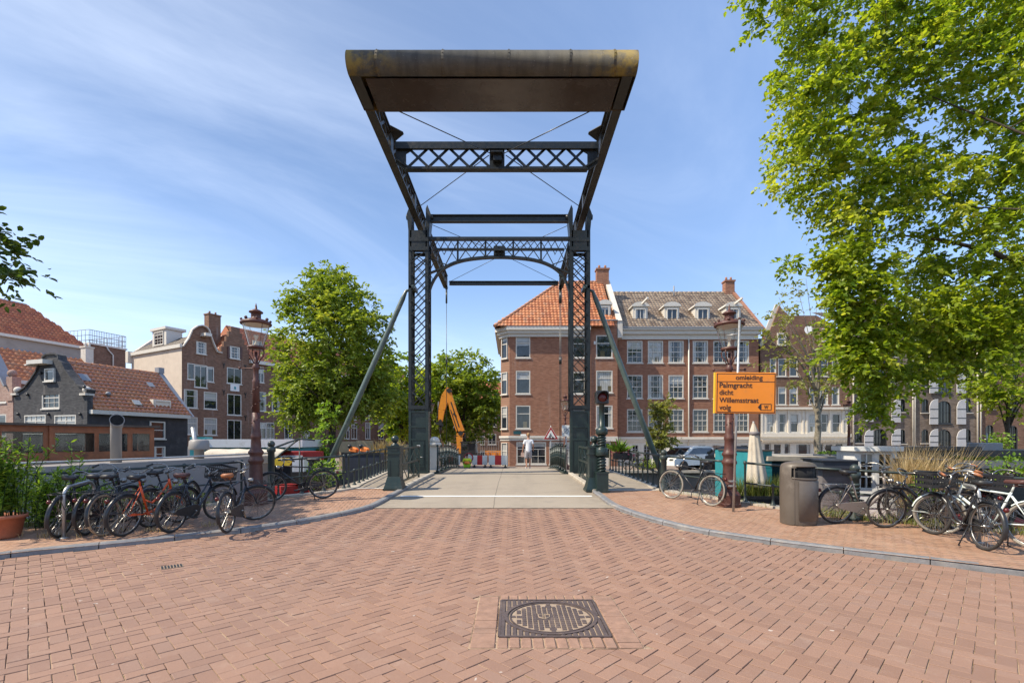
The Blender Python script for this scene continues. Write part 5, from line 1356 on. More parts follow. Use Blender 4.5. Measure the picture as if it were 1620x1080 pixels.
H.box('cornice', 'trim', (.25, Wd - .1, -.12, -.002, zt - .05, zt + .3), (.15, Wd + .05, -.3, .3, zt + .3, zc - .12), (.05, Wd + .1, -.45, .3, zc - .12, zc))
H.box('gutter', 'lead', (.05, Wd + .1, -.5, -.36, zc, zc + .1))
b = MB(); x = H.uv(1089, 600)[0]; b.tube((x, -.08, 0), (x, -.08, zt), .05, n=8); b.build('drainpipe', M['trim'], H.t)
run, rise = 4.5, EYE + 237*39.5/F - zc
tiled('roof', H.t, (0.1, -.4, zc), (1, 0, 0), (0, run + .4, rise), Wd, math.hypot(run + .4, rise), M['t_brown'], lambda u, v: True)
b = MB(); b.add([(0, run, zc + rise), (Wd + .1, run, zc + rise), (Wd + .1, 9, zc), (0, 9, zc)], [(0, 1, 2, 3)]); b.build('roof_back', M['t_brown'], H.t)
b = MB()
for i in range(26): b.tube((Wd*i/26, run, zc + rise), (Wd*(i + 1.05)/26, run, zc + rise), .11, .095, n=8)
b.build('ridge_tiles', M['t_brown'], H.t)
b = MB(); vs = [(Wd + .05, -.4, zc), (Wd + .3, -.4, zc), (Wd + .3, run, zc + rise + .2), (Wd + .05, run, zc + rise + .2), (Wd + .05, 9, zc), (Wd + .3, 9, zc), (Wd + .05, -.4, zt - .2), (Wd + .3, -.4, zt - .2)]
b.add(vs, [(0, 1, 2, 3), (3, 2, 5, 4), (0, 3, 4), (1, 5, 2), (6, 7, 1, 0)]); b.build('gable_wall', M['b_red'], H.t)
for px in (1013, 1063, 1111.5, 1160): dormer(H, px - 11.5, 485, px + 11.5, 511, .75)
for px in (1013, 1160):
    k = (35.6)/F; x = (px - CX)*k - H.p.x; z = EYE + (HY - 481)*k; b = MB(); b.bar((x + .1, .9, z), (x + .35, -.1, z + .25), .12, .14); b.build('hoist_beam', M['trim'], H.t)
chimney(H, H.uv(1173, 500)[0]*1.12 , run, zc + rise - .4, zc + rise + .95, .75, .6)
b = MB(); b.tube((H.uv(1082, 463)[0]*1.12, run - .6, zc + rise - .6), (H.uv(1082, 463)[0]*1.12, run - .6, zc + rise + .35), .06, n=8); b.build('vent_pipe', M['lead'], H.t)
H.finish()
# --- cream fronted house with a gable
H = House('cream_fronted_house', 'brown brick gabled house with cream wooden shopfront behind the thin-leaved tree', ((1204 - CX)*k35, 35.1))
for a, c in ((1212, 1225.5), (1231, 1244.5), (1250, 1264), (1279, 1294), (1297, 1312), (1316, 1330)): H.win(a, 654, c, 684, 'p')
for a, c in ((1208, 1221), (1223, 1237), (1240, 1251), (1258, 1284), (1297, 1303), (1305, 1319), (1321, 1334)): H.win(a, 701, c, 719, 'x', trim='cream_paint')
for a, c in ((1218, 1228), (1231, 1244), (1249, 1262), (1280, 1291), (1297, 1310), (1316, 1328)): H.win(a, 612, c, 640, 't'); H.win(a, 567, c, 595, 't')
zg = H.uv(1270, 645)[1]; zt = H.uv(1270, 548)[1]; Wd = H.uv(1345.5, 600)[0]
up = [q for q in H.holes if q[1] > zg]; lo = [q for q in H.holes if q[1] <= zg]
H.holes = up; H.wall(Wd, 9, zt, 'b_brown', z0=zg); H.holes = lo; H.wall(Wd, 9, zg, 'cream_paint', name='shopfront')
za, zb, zc = H.uv(1270, 690)[1], H.uv(1270, 697)[1], H.uv(1270, 648)[1]
H.box('fascia', 'cream_paint', (0, Wd, -.12, -.002, za - .05, za + .2), (0, Wd, -.25, -.002, zg - .12, zg + .04))
b = MB(); n = 60
for i in range(n): x = Wd*i/n; b.box(x, x + Wd/n*.55, -.3, -.27, zb - .1, zb + .05)
b.box(0, Wd, -.3, -.05, zb + .05, zb + .1); b.build('awning_valance', M['canvas'], H.t)
for px in (1205, 1228, 1247, 1270, 1276, 1295, 1313, 1333, 1343): x = H.uv(px, 670)[0]; H.box('pilaster', 'cream_paint', (x - .06, x + .06, -.05, -.002, za + .2, zg - .12))
px_ = lambda px, py: H.uv(px, py)
gp_ = [(0, zt), px_(1210, 545), px_(1233, 484), px_(1248, 499), px_(1292, 499), px_(1320, 515), (Wd, zt)]
b = MB(); b.prism(gp_, 0, .35); b.build('gable', M['b_brown'], H.t)
b = MB(); q = [px_(1207, 548), px_(1233, 482)]; b.bar((q[0][0], .17, q[0][1]), (q[1][0], .17, q[1][1]), .45, .1, (0, 1, 0)); b.build('gable_coping', M['stone'], H.t)
H.win(1229, 527, 1243, 546, 'p', flush=True); H.win(1300, 520, 1312, 540, 'p', flush=True)
x, z = px_(1273, 525); b = MB(); b.m = Matrix.Translation((x, -.4, z)) @ Matrix.Rotation(R(80), 4, 'X'); b.lathe([(.02, 0), (.2, .03), (.32, .11), (.33, .12)], 18); b.build('satellite_dish', M['white_paint'], H.t)
tiled('roof', H.t, (0, .3, zt), (1, 0, 0), (0, 4.5, 1.6), Wd, 4.7, M['t_dark']); H.finish()
# --- brick warehouses with shutters
def ware(name, label, px0, px1, wins, shut, ptop, mat, pipes, gable=None):
    H = House(name, label, ((px0 - CX)*k35, 35.0), cat='warehouse', group='brick warehouses with shutters')
    for a, y0, c, y1, ar in wins: H.win(a, y0, c, y1, 'q' if c - a > 14 else 'v', trim='black', arch=ar, glass='glass_dark')
    zt = H.uv(px0 + 1, ptop)[1]; Wd = H.uv(px1, 600)[0]; H.wall(Wd, 9, zt, mat)
    for a, y0, c, y1 in shut:
        xa, zt_ = H.uv(a, y0); xc, zb_ = H.uv(c, y1); w = xc - xa; r = w*.9; pts = [(xa, zb_), (xc, zb_)]
        side = -1 if any(abs(c - q[0]) < 4 for q in wins) else 1
        for k in range(7):
            u = k/6; h = (zt_ - r) + r*math.sqrt(max(0, 1 - (1 - u)**2)) if side < 0 else (zt_ - r) + r*math.sqrt(max(0, 1 - u**2)); 
            pts.append(((xa if side < 0 else xa) + w*(u if side < 0 else u), h))
        if side < 0: arc = [(xa + w*(1 - k/6), (zt_ - r) + r*math.sqrt(max(0, 1 - (k/6)**2))) for k in range(7)]
        else: arc = [(xc - w*(k/6), (zt_ - r) + r*math.sqrt(max(0, 1 - (1 - k/6)**2))) for k in range(7)]
        b = MB(); b.prism([(xa, zb_), (xc, zb_)] + arc, -.12, -.06); o = b.build('shutter', M['shutter'], H.t)
        b = MB()
        for f in (.25, .6): b.box(xa, xc, -.13, -.121, zb_ + (zt_ - zb_)*f - .03, zb_ + (zt_ - zb_)*f + .02)
        b.build('hinge_strap', M['black'], o)
    for px in pipes: x = H.uv(px, 600)[0]; b = MB(); b.tube((x, -.08, 0), (x, -.08, zt), .055, n=8); b.build('drainpipe', M['stone'], H.t)
    for a, y0, c, y1, ar in wins:
        if c - a < 14: x0_, z0_ = H.uv(a, y1); x1_, _ = H.uv(c, y1); H.box('sill', 'stone', (x0_ - .1, x1_ + .1, -.1, -.002, z0_ - .14, z0_ - .075))
    H.box('parapet', 'stone', (0, Wd, -.12, .2, zt, zt + .2))
    tiled('roof', H.t, (0, .2, zt + .2), (1, 0, 0), (0, 4.4, 2.2), Wd, 4.9, M['t_red' if gable and gable[0] == 1430 else 't_dark'])
    if gable:
        b = MB(); xs = [H.uv(q, ptop)[0] for q in gable]; b.prism([(xs[0], zt + .2), (xs[2], zt + .2), (xs[2]*.6 + xs[1]*.4, zt + 1.1), (xs[1] + .3, zt + 2.4), (xs[1] - .3, zt + 2.4), (xs[0]*.6 + xs[1]*.4, zt + 1.1)], -.02, .4); b.build('gable', M[mat], H.t)
    H.finish(); return H
LW = []
for y0, y1 in ((545, 563), (586, 604)): LW += [(1353, y0, 1364, y1, False), (1408, y0, 1418, y1, False)]
LW += [(1353, 629, 1364, 650, False), (1353, 679, 1364, 699, True), (1380, 678, 1403, 706, True), (1380, 628, 1403, 664, True), (1380, 583, 1403, 618, True), (1380, 540, 1403, 572, True), (1423, 631, 1432, 650, True), (1423, 679, 1432, 700, True)]
ware('warehouse', 'dark brick warehouse with pale shutters right beside the cream shopfront', 1345.5, 1440, LW, [(1366, 587, 1380, 621), (1366, 628, 1380, 667), (1366, 678, 1380, 706), (1409, 631, 1423, 668), (1409, 678, 1423, 704), (1404, 587, 1408, 610)][:5], 520, 'b_dark', (1349, 1443), (1352, 1392, 1432))
RW = []
for y0 in (590, 631, 679): RW += [(1458, y0, 1469, y0 + 20, True), (1526, y0, 1536, y0 + 20, True)]
RW += [(1482, 634, 1505, 670, True), (1482, 679, 1505, 711, True), (1482, 590, 1505, 622, True)]
ware('warehouse', 'brick warehouse with pale shutters behind the dry ornamental grass', 1440.5, 1547, RW, [(1469, 631, 1482, 671), (1512, 631, 1526, 671), (1469, 678, 1482, 706), (1512, 678, 1526, 716), (1469, 588, 1482, 622), (1512, 588, 1526, 622)], 540, 'b_dark', (1446, 1545), (1450, 1493, 1536))
ware('warehouse', 'brown brick warehouse with plain arched windows at the end of the row', 1547.5, 1760, [(1559, 672, 1572, 692, True), (1595, 673, 1610, 712, True), (1559, 620, 1572, 645, True), (1595, 620, 1610, 650, True), (1640, 670, 1655, 695, True), (1640, 620, 1655, 650, True), (1595, 570, 1610, 600, True), (1559, 570, 1572, 598, True)], [], 535, 'b_brown', (1550,), (1570, 1620, 1670))

# --- left bank: row of gabled houses running away along the water
RZ = math.atan2(1, .549)
def rowp(px):                                      # where the row's front meets a sight line
    k = (px - CX)/F; a = (k*45 - -.682*45) / (.549 - k); return (-.682*45 + .549*a, 45 + a)
H = House('bell_gable_house', 'brown brick house with round-topped bell gable and bare beige plaster side wall', rowp(288), RZ)
for a in ((291, 616, 312.5, 645, 't'), (322.5, 620, 343.5, 647, 't'), (291, 659.5, 312.5, 687, 't'), (322.5, 661, 343.5, 688, 't'), (296.5, 574.5, 308, 600, 'x'), (307.5, 577, 328, 613, 'v'), (328, 580, 338.5, 604, 'x')): H.win(*a)
Wd = H.uv(350, 600)[0]; zt = H.uv(288, 548)[1]; ztr = H.uv(350, 558)[1]
H.wall(Wd, 9, zt, 'b_brown')
g = [(0, zt), H.uv(297, 536), H.uv(303, 522), H.uv(307, 519), H.uv(312, 516), H.uv(319, 515), H.uv(326, 518), H.uv(330, 523), H.uv(331, 528), H.uv(337, 544), H.uv(343, 557), (Wd, zt)]
b = MB(); b.prism(g, .0, .3); b.build('gable', M['b_brown'], H.t)
b = MB(); gg = [(0, -.06, zt)] + [(p[0], -.06, p[1] + .02) for p in g[1:-1]] + [(Wd, -.06, zt)]
for p, q in zip(gg, gg[1:]): b.bar(p, q, .09, .34, (0, 1, 0))
b.build('gable_coping', M['stone'], H.t)
H.win(310, 541, 325.5, 560, 'g2', flush=True)
b = MB(); x, z = H.uv(322, 531); b.box(x - .3, x + .3, -.9, 0, z - .12, z + .16); b.build('hoist_beam', M['trim'], H.t)
x0, z0 = H.uv(290, 706); H.box('stone_base', 'stone', (0, Wd*.52, -.05, -.002, -.3, z0))
# beige side wall facing the viewer, roof with a dormer above it
b = MB(); b.quad((-.02, 0, -.3), (-.02, 9.4, -.3), (-.02, 9.4, zt), (-.02, 0, zt)); b.build('side_wall', M['plaster'], H.t)
b = MB(); b.box(-.22, .0, -.05, 9.5, zt - .1, zt + .22); b.build('eaves_board', M['trim'], H.t)
hr = H.uv(318, 523)[1] - zt - .5
tiled('roof', H.t, (-.1, 9.3, zt + .2), (0, -1, 0), (Wd/2 + .1, 0, hr), 9.3, math.hypot(Wd/2 + .1, hr), M['t_dark'], tl=.3)
b = MB(); b.quad((Wd/2, 0, zt + hr + .2), (Wd/2, 9.4, zt + hr + .2), (Wd, 9.4, zt), (Wd, 0, zt)); b.build('roof_back', M['t_dark'], H.t)
b = MB()
vs = [(-.1, 9.3, zt + .1), (-.1, 9.7, zt + .1), (Wd/2, 9.7, zt + hr + .6), (Wd/2, 9.3, zt + hr + .6), (Wd, 9.7, zt), (Wd, 9.3, zt)]; b.add(vs, [(0, 1, 2, 3), (3, 2, 4, 5), (0, 3, 5), (1, 4, 2)]); b.box(-.4, .1, 9.25, 9.75, zt - .8, zt + .35); b.build('rear_parapet', M['stone'], H.t)
b = MB(); b.box(.45, 1.9, 3.7, 6.3, zt + .5, zt + 2.15); b.box(.3, 2.2, 3.55, 6.45, zt + 2.15, zt + 2.4); o = b.build('dormer', M['trim'], H.t)
f, p = winmesh(1.7, 1.3, 'g', 'trim'); q = place('window', f, o, (.40, 5.85, zt + .7), R(-90)); place('pane', p, q)
H.finish()
H = House('step_gable_house', 'brown brick house with stepped gable and blue tablet above a tall hatch', rowp(350), RZ)
for a in ((359, 582, 382.5, 607, 'v'), (359.5, 623.5, 382, 656.5, 'v'), (359.5, 664, 382, 696, 'v')): H.win(*a, glass='glass_dark')
Wd = H.uv(394, 600)[0]; zt = H.uv(350, 556)[1]; H.wall(Wd, 9, zt, 'b_brown')
st = []; m = Wd/2; n = 5; top = H.uv(371, 517)[1]; hw_ = Wd/2
for i in range(n): x = i*hw_*.86/n; st += [(x, zt + (top - zt)*i/n), (x, zt + (top - zt)*(i + 1)/n)]
gp2 = st + [(Wd - x, z) for x, z in reversed(st)]
b = MB(); b.prism(gp2[::-1], 0, .35); b.build('stepped_gable', M['b_brown'], H.t)
H.win(363, 548.5, 378.5, 567.5, 'g2', flush=True)
for sx in (359.5, 379.5): a = H.uv(sx, 548)[0]; c = H.uv(sx + 3, 548)[0]; H.box('shutter', 'lamp_red', (a, c, -.1, -.03, H.uv(sx, 567)[1], H.uv(sx, 548)[1]))
x0, z0 = H.uv(364, 618); x1, z1 = H.uv(378, 609); H.box('tablet', 'white_paint', (x0, x1, -.08, -.002, z0, z1)); b = MB(); b.box(x0*.6 + x1*.4, x0*.4 + x1*.6, -.1, -.081, z0*.7 + z1*.3, z0*.3 + z1*.7); b.build('tablet_crest', M['teal'], H.t)
for px, py in ((354, 577), (354, 620), (388, 580), (388, 624), (388, 660)): x, z = H.uv(px, py); b = MB(); b.bar((x - .1, -.03, z + .2), (x, -.03, z - .1), .05, .05); b.bar((x + .1, -.03, z + .2), (x, -.03, z - .1), .05, .05); b.bar((x, -.03, z - .35), (x, -.03, z), .05, .05); b.build('wall_anchor', M['black'], H.t)
tiled('roof', H.t, (0, 9, zt), (0, -1, 0), (Wd/2, 0, top - zt - .6), 8.7, math.hypot(Wd/2, top - zt - .6), M['t_red']); b = MB(); b.quad((Wd/2, 0, top - .6), (Wd/2, 9, top - .6), (Wd, 9, zt), (Wd, 0, zt)); b.build('roof_back', M['t_red'], H.t)
chimney(H, .4, 2.2, zt, top + 1.3, 1.2, .8, 'b_brown'); H.finish()
H = House('terrace_house', 'long brown brick terrace with red roof half hidden behind the big canal tree', rowp(394), RZ)
zt = H.uv(396, 570)[1]
for a, c in ((408, 418), (470, 478)): H.win(a, 580, c, 605, 'c')
for a, c in ((408, 421), (421.5, 434), (450, 463), (477, 490), (545, 553), (556, 565), (578, 586), (599, 607), (620, 629)): H.win(a, 668, c, 694, 'c')
for a, c in ((408, 421), (430, 442), (450, 463), (477, 490), (556, 564), (577, 585), (598, 606), (618, 627)): H.win(a, 620 if a < 460 else 634, c, 650 if a < 460 else 664, 't')
Wd = H.uv(652, 650)[0]; H.wall(Wd, 9, zt, 'b_brown'); H.box('cornice', 'trim', (0, Wd, -.4, .2, zt - .3, zt + .05))
tiled('roof', H.t, (0, -.3, zt), (1, 0, 0), (0, 4.5, 4.2), Wd, 6.1, M['t_red'], tw=.35, tl=.45); b = MB(); b.quad((0, 4.2, zt + 4.1), (Wd, 4.2, zt + 4.1), (Wd, 9, zt), (0, 9, zt)); b.add([(0, 0, zt), (0, 4.2, zt + 4.1), (0, 9, zt)], [(0, 1, 2)]); b.build('roof_back', M['t_red'], H.t)
f, p = winmesh(1.0, .9, 'v', 'trim'); q = place('skylight', f, H.t, (1.2, 1.2, zt + 1.55)); place('pane', p, q); H.finish()
# --- dark house with the clock gable, its gable turned to the viewer
C0 = Vector((-24.6, 28.0)); dirw = Vector((.31, 1)).normalized(); RZd = math.atan2(-.31, 1)
Lw = 6.5; A0 = C0 - Vector((1, -.31)).normalized()*Lw
H = House('dark_gable_house', 'small black-tarred house with curved clock gable, white finials and glossy orange roof', A0, RZd)
H.win(66, 612, 94, 646, 'g')
H.win(38, 656, 72, 685, 'c'); H.win(85.5, 656, 120, 685, 'c')
Wd = Lw; zt = H.uv(60, 625)[1]; H.wall(Wd, .3, zt, 'b_black', front=True)
half = [(26, 622), (40, 613), (50, 600), (58, 588), (63, 577), (68, 571), (69, 564), (74, 560.5), (81, 559.5)]
pts = [H.uv(*p) for p in half]; cxm_ = H.uv(81, 600)[0]
left = [(0, zt)] + pts; right = [(2*cxm_ - x, z) for x, z in reversed(pts[:-1])] + [(min(2*cxm_, Wd), zt)]
poly = left + right
b = MB(); b.prism(poly[::-1], 0, .35); b.build('clock_gable', M['b_black'], H.t)
b = MB()
for p, q in zip(poly, poly[1:]): b.bar((p[0], .14, p[1]), (q[0], .14, q[1]), .08, .46, (0, 1, 0))
b.build('gable_coping', M['b_black'], H.t)
H.win(73, 583, 88, 603, 'x', flush=True, y=-.0)
x, z = H.uv(70, 574); b = MB(); b.box(x - .7, x + .75, -.5, .05, z - .12, z + .12); b.box(x - .8, x - .6, -.55, .05, z - .2, z - .12); b.build('hoist_beam', M['trim'], H.t)
for px in (26, 135): x, z = H.uv(px, 622); b = MB(); b.box(x - .28, x + .22, -.15, .35, z - .12, z); b.sphere((x - .03, .1, z + .2), .22, 10, 7); b.build('finial', M['stone'], H.t)
for px, py in ((45, 624), (135, 612), (78, 655), (30, 655), (128, 655), (66, 590)): x, z = H.uv(px, py); b = MB(); b.sphere((x, -.05, z), .09, 8, 5); b.build('wall_anchor', M['black'], H.t)
# side wall, roof
Ls = 6.2
ze = EYE + (700 - 652)/F*29 
S2 = House('x', 'x', C0, math.atan2(1, .31)); bpy.data.objects.remove(S2.t); S2.t = H.t   # helper frame for the side windows
def side(px0, py0, px1, py1, kind):
    a, z1 = S2.uv(px0, py0); c, _ = S2.uv(px1, py0); z0 = S2.uv((px0 + px1)/2, py1)[1]
    f, p = winmesh(round(c - a, 2), round(z1 - z0, 2), kind, 'trim'); o = place('window', f, H.t, (Wd + .07, a, z0), R(90)); place('pane', p, o)
side(236, 666, 260, 694, 'p'); side(243, 706, 260, 730, 'p')
b = MB(); b.quad((Wd + .01, 0, -.3), (Wd + .01, Ls, -.3), (Wd + .01, Ls, ze), (Wd + .01, 0, ze)); b.build('side_wall', M['tarred'], H.t)
b = MB(); b.box(Wd - .1, Wd + .3, .1, Ls, ze - .14, ze + .1); b.build('eaves_board', M['trim'], H.t)
zr = 6.55; mx = Wd/2 + .4
tiled('roof', H.t, (Wd + .25, .3, ze + .08), (0, 1, 0), (-(Wd + .25 - mx), 0, zr - ze), Ls - .2, math.hypot(Wd + .25 - mx, zr - ze), M['t_glazed'], tw=.27, tl=.34, amp=.075)
b = MB(); b.quad((mx, .3, zr), (mx, Ls, zr), (0, Ls, ze), (0, .3, ze)); b.build('roof_back', M['t_glazed'], H.t)
b = MB(); vs = [(Wd + .3, Ls, ze), (Wd + .3, Ls + .3, ze), (mx, Ls + .3, zr + .25), (mx, Ls, zr + .25), (0, Ls + .3, ze), (0, Ls, ze)]; b.add(vs, [(0, 1, 2, 3), (3, 2, 4, 5), (0, 3, 5), (1, 4, 2)]); b.box(mx - .2, mx + .2, Ls - .05, Ls + .35, zr + .1, zr + .5); b.build('party_parapet', M['lead'], H.t)
b = MB()
for i in range(14): b.tube((mx, .3 + (Ls - .3)*i/14, zr + .05), (mx, .3 + (Ls - .3)*(i + 1.05)/14, zr + .05), .11, .095, n=8)
b.build('ridge_tiles', M['t_glazed'], H.t)
sl = Vector((mx - Wd - .25, 0, zr - ze)).normalized()
def onroof(y, f, name, w, h, mat):
    b = MB(); c = Vector((Wd + .25, y, ze + .14)) + sl*f; up = sl; rt = Vector((0, 1, 0)); nn = rt.cross(up).normalized()*.06
    vs = [c - rt*w/2, c + rt*w/2, c + rt*w/2 + up*h, c - rt*w/2 + up*h]; b.add([v for v in vs] + [v + nn for v in vs], [(0, 1, 2, 3), (4, 5, 6, 7), (0, 1, 5, 4), (1, 2, 6, 5), (2, 3, 7, 6), (3, 0, 4, 7)]); return b.build(name, M[mat], H.t)
onroof(.9, 2.5, 'skylight', .5, .6, 'lead'); onroof(3.0, .55, 'skylight', .45, .5, 'glass'); onroof(4.9, 2.6, 'skylight', .4, .45, 'lead')
b = MB(); b.box(Wd - .9, Wd - .25, 4.0, 5.2, ze + .3, ze + 1.05); o = b.build('dormer', M['cream_paint'], H.t); f, p = winmesh(1.1, .62, 'v', 'cream_paint'); q = place('window', f, o, (Wd - .22, 4.05, ze + .38), R(90)); place('pane', p, q)
b = MB(); b.lathe([(.09, 0), (.09, .35), (.14, .36), (.13, .5), (.02, .55)], 8, (Wd - .6, 1.5, ze + .75)); b.build('vent_cowl', M['lead'], H.t)
H.finish()
# --- pale red gable house at the frame's edge
A1 = A0 - Vector((1, -.31)).normalized()*6.2
H = House('pale_brick_house', 'pale red brick gabled house cut by the picture edge beside the dark gable', A1, RZd)
Wd = 6.1; zt = H.uv(10, 634)[1]; H.win(-14, 601.5, 9.5, 637, 'p'); H.win(-14, 655, 9.5, 690, 'p'); H.wall(Wd, 1.3, zt, 'b_pink')
b = MB(); b.prism([(0, zt), (Wd - .5, zt), (Wd - .5, zt + .5), (Wd/2, zt + 4.2), (Wd/2 - 1, zt + 4.2)][::-1], .0, .35); b.box(Wd - .55, Wd, -.05, .4, zt, zt + 1.5); b.sphere((Wd - .28, .1, zt + 1.7), .25, 8, 6); b.build('gable', M['b_pink'], H.t)
b = MB(); b.bar((Wd - .5, .1, zt + .9), (Wd/2, .1, zt + 4.3), .12, .6, (0, 1, 0)); b.build('gable_coping', M['lead'], H.t)
H.finish()
# --- tall buildings behind them, eaves running toward the same far point
def behind(name, label, pxa, pxb, Da, pe, pr, wall, roof, depth, hipr=0.0, cat='building', extra=0):
    a = P(pxa, 0, Da); o = (a.x, a.y); rz = math.atan2(1, .31)
    H = House(name, label, o, rz, cat=cat, group='buildings behind the gabled houses')
    W = H.uv(pxb, 600)[0]; z0, z1 = H.uv(pxa + 20, pe)[1], H.uv(pxa + 20, pr)[1]
    H.wall(W, depth*2, z0, wall, front=True); H.box('eaves_board', 'trim', (0, W, -.25, .1, z0 - .15, z0 + .12))
    H.ridge = (z1 - z0)*(1 + depth/Da*.9)
    tiled('roof', H.t, (0, -.1, z0 + .1), (1, 0, 0), (0, depth, H.ridge), W, math.hypot(depth, H.ridge), M[roof], (lambda u, v: u < W - v/math.hypot(depth, H.ridge)*hipr + .1) if hipr else None, tw=.34, tl=.42, amp=.08)
    b = MB(); b.quad((0, depth, z0 + H.ridge), (W - hipr, depth, z0 + H.ridge), (W, depth*2, z0), (0, depth*2, z0)); b.add([(W, 0, z0), (W, depth*2, z0), (W - hipr, depth, z0 + H.ridge)], [(0, 1, 2)]); b.build('roof_back', M[roof], H.t)
    b = MB(); b.bar((0, depth, z0 + H.ridge + .1), (W - hipr, depth, z0 + H.ridge + .1), .3, .16); b.build('ridge_tiles', M['lead'], H.t)
    H.finish(); return H, W, z0
H, W_, z0_ = behind('tiled_house', 'house with plain orange roof rising behind the dark gable, chimney stub at its end', -30, 176, 33, 600, 545, 'b_pink', 't_orange', 3.0)
chimney(H, W_ - .2, 2.6, z0_ + 1.6, z0_ + 3.8, .6, .6, 'stone')
H, W_, z0_ = behind('rendered_building', 'tall grey-rendered building with big red hipped roof at the back left', -60, 140, 42, 522, 456, 'grey_render', 't_red', 4.0, 3.2)
chimney(H, W_*.22, 3.9, z0_ + 2.0, z0_ + 3.9, .8, .8, 'b_pink')
a = P(141, 0, 58); H = House('roof_terrace_block', 'brown brick block with railed roof terrace behind the orange roofs', (a.x, a.y), math.atan2(1, .31), cat='building', group='buildings behind the gabled houses')
W = H.uv(199, 600)[0]; zt = H.uv(170, 549)[1]; H.wall(W, 8, zt, 'b_brown'); H.box('coping', 'trim', (-.1, W + .1, -.15, 8, zt, zt + .2))
b = MB()
for i in range(23):
    x = W*i/22; b.tube((x, 0, zt + .2), (x, 0, zt + 1.75), .03, n=5)
    if i < 12: b.tube((W, 8*i/12, zt + .2), (W, 8*i/12, zt + 1.75), .03, n=5); b.tube((0, 8*i/12, zt + .2), (0, 8*i/12, zt + 1.75), .03, n=5)
for z in (.5, 1.1, 1.75): b.box(0, W, -.03, .03, zt + z - .03, zt + z + .03); b.box(W - .03, W + .03, 0, 8, zt + z - .03, zt + z + .03); b.box(-.03, .03, 0, 8, zt + z - .03, zt + z + .03)
b.build('terrace_railing', M['lead'], H.t); b = MB(); b.path([(W*.45, -.1, zt), (W*.5, -.1, zt - .4), (W*.62, -.1, zt - .9), (W*.62, -.1, zt - 4)], .08, 8); b.build('drainpipe', M['trim'], H.t); H.finish()
# --- houses closing the street beyond the digger
H = House('far_terrace', 'brown brick terrace with white windows closing the street behind the digger', ((655 - CX)*64/F, 64), R(6), group='canal houses')
for a, c in ((664, 672), (680, 688), (703, 713), (726, 736), (747, 754), (760, 767), (772, 785)): H.win(a, 686, c, 703, 'v' if c - a > 8 else 'p'); H.win(a, 655, c, 675, 'p'); H.win(a, 712, c, 733, 'p')
Wd = H.uv(800, 650)[0]; zt = H.uv(700, 640)[1]; H.wall(Wd, 9, zt, 'b_brown'); H.box('cornice', 'trim', (0, Wd, -.3, .1, zt - .2, zt + .1))
tiled('roof', H.t, (0, 0, zt), (1, 0, 0), (0, 4, 3.6), Wd, 5.4, M['t_red'], tw=.4, tl=.5); H.finish()
# ---------------------------------------------------------------- foliage
def leafmesh(name, pos, size, mat, parent=None, dirs=None, wid=.58, up=.5, tone=None, jitter=.35, fold=.25, loc=None):
    """many small leaf faces; pos Nx3, one tone value per leaf"""
    pos = np.asarray(pos, float); n = len(pos)
    d = RNG.normal(size=(n, 3)) if dirs is None else np.asarray(dirs, float) + RNG.normal(size=(n, 3)) * .45
    d /= np.linalg.norm(d, axis=1, keepdims=True) + 1e-9
    nm_ = RNG.normal(size=(n, 3)) * (1 - up) + np.array([0, 0, 1.0]) * up
    s = np.cross(d, nm_); s /= np.linalg.norm(s, axis=1, keepdims=True) + 1e-9
    nn = np.cross(s, d)
    L = size * (1 + jitter * RNG.uniform(-1, 1, size=(n, 1))); w = L * wid * .5
    v = np.empty((n, 6, 3))
    v[:, 0] = pos; v[:, 1] = pos + d*L*.35 + s*w + nn*w*fold; v[:, 2] = pos + d*L*.75 + s*w*.75 + nn*w*fold*.7; v[:, 3] = pos + d*L - nn*L*.08; v[:, 4] = pos + d*L*.75 - s*w*.75 + nn*w*fold*.7; v[:, 5] = pos + d*L*.35 - s*w + nn*w*fold
    me = bpy.data.meshes.new(name); me.vertices.add(n*6); me.vertices.foreach_set('co', v.ravel())
    idx = (np.arange(n)[:, None]*6 + np.array([0, 1, 2, 3, 0, 3, 4, 5])[None]).ravel()
    me.loops.add(n*8); me.loops.foreach_set('vertex_index', idx.astype(np.int32))
    me.polygons.add(n*2); me.polygons.foreach_set('loop_start', np.arange(0, n*8, 4, dtype=np.int32)); me.polygons.foreach_set('loop_total', np.full(n*2, 4, dtype=np.int32))
    t = RNG.uniform(0, 1, n) if tone is None else np.clip(tone + RNG.normal(0, .17, n), 0, 1)
    a = me.attributes.new('tone', 'FLOAT', 'POINT'); a.data.foreach_set('value', np.repeat(t, 6).astype(np.float32))
    me.update(calc_edges=True); me.materials.append(mat)
    o = bpy.data.objects.new(name, me); COL.objects.link(o)
    if parent is not None:
        o.parent = parent
    if loc is not None: o.location = loc
    return o
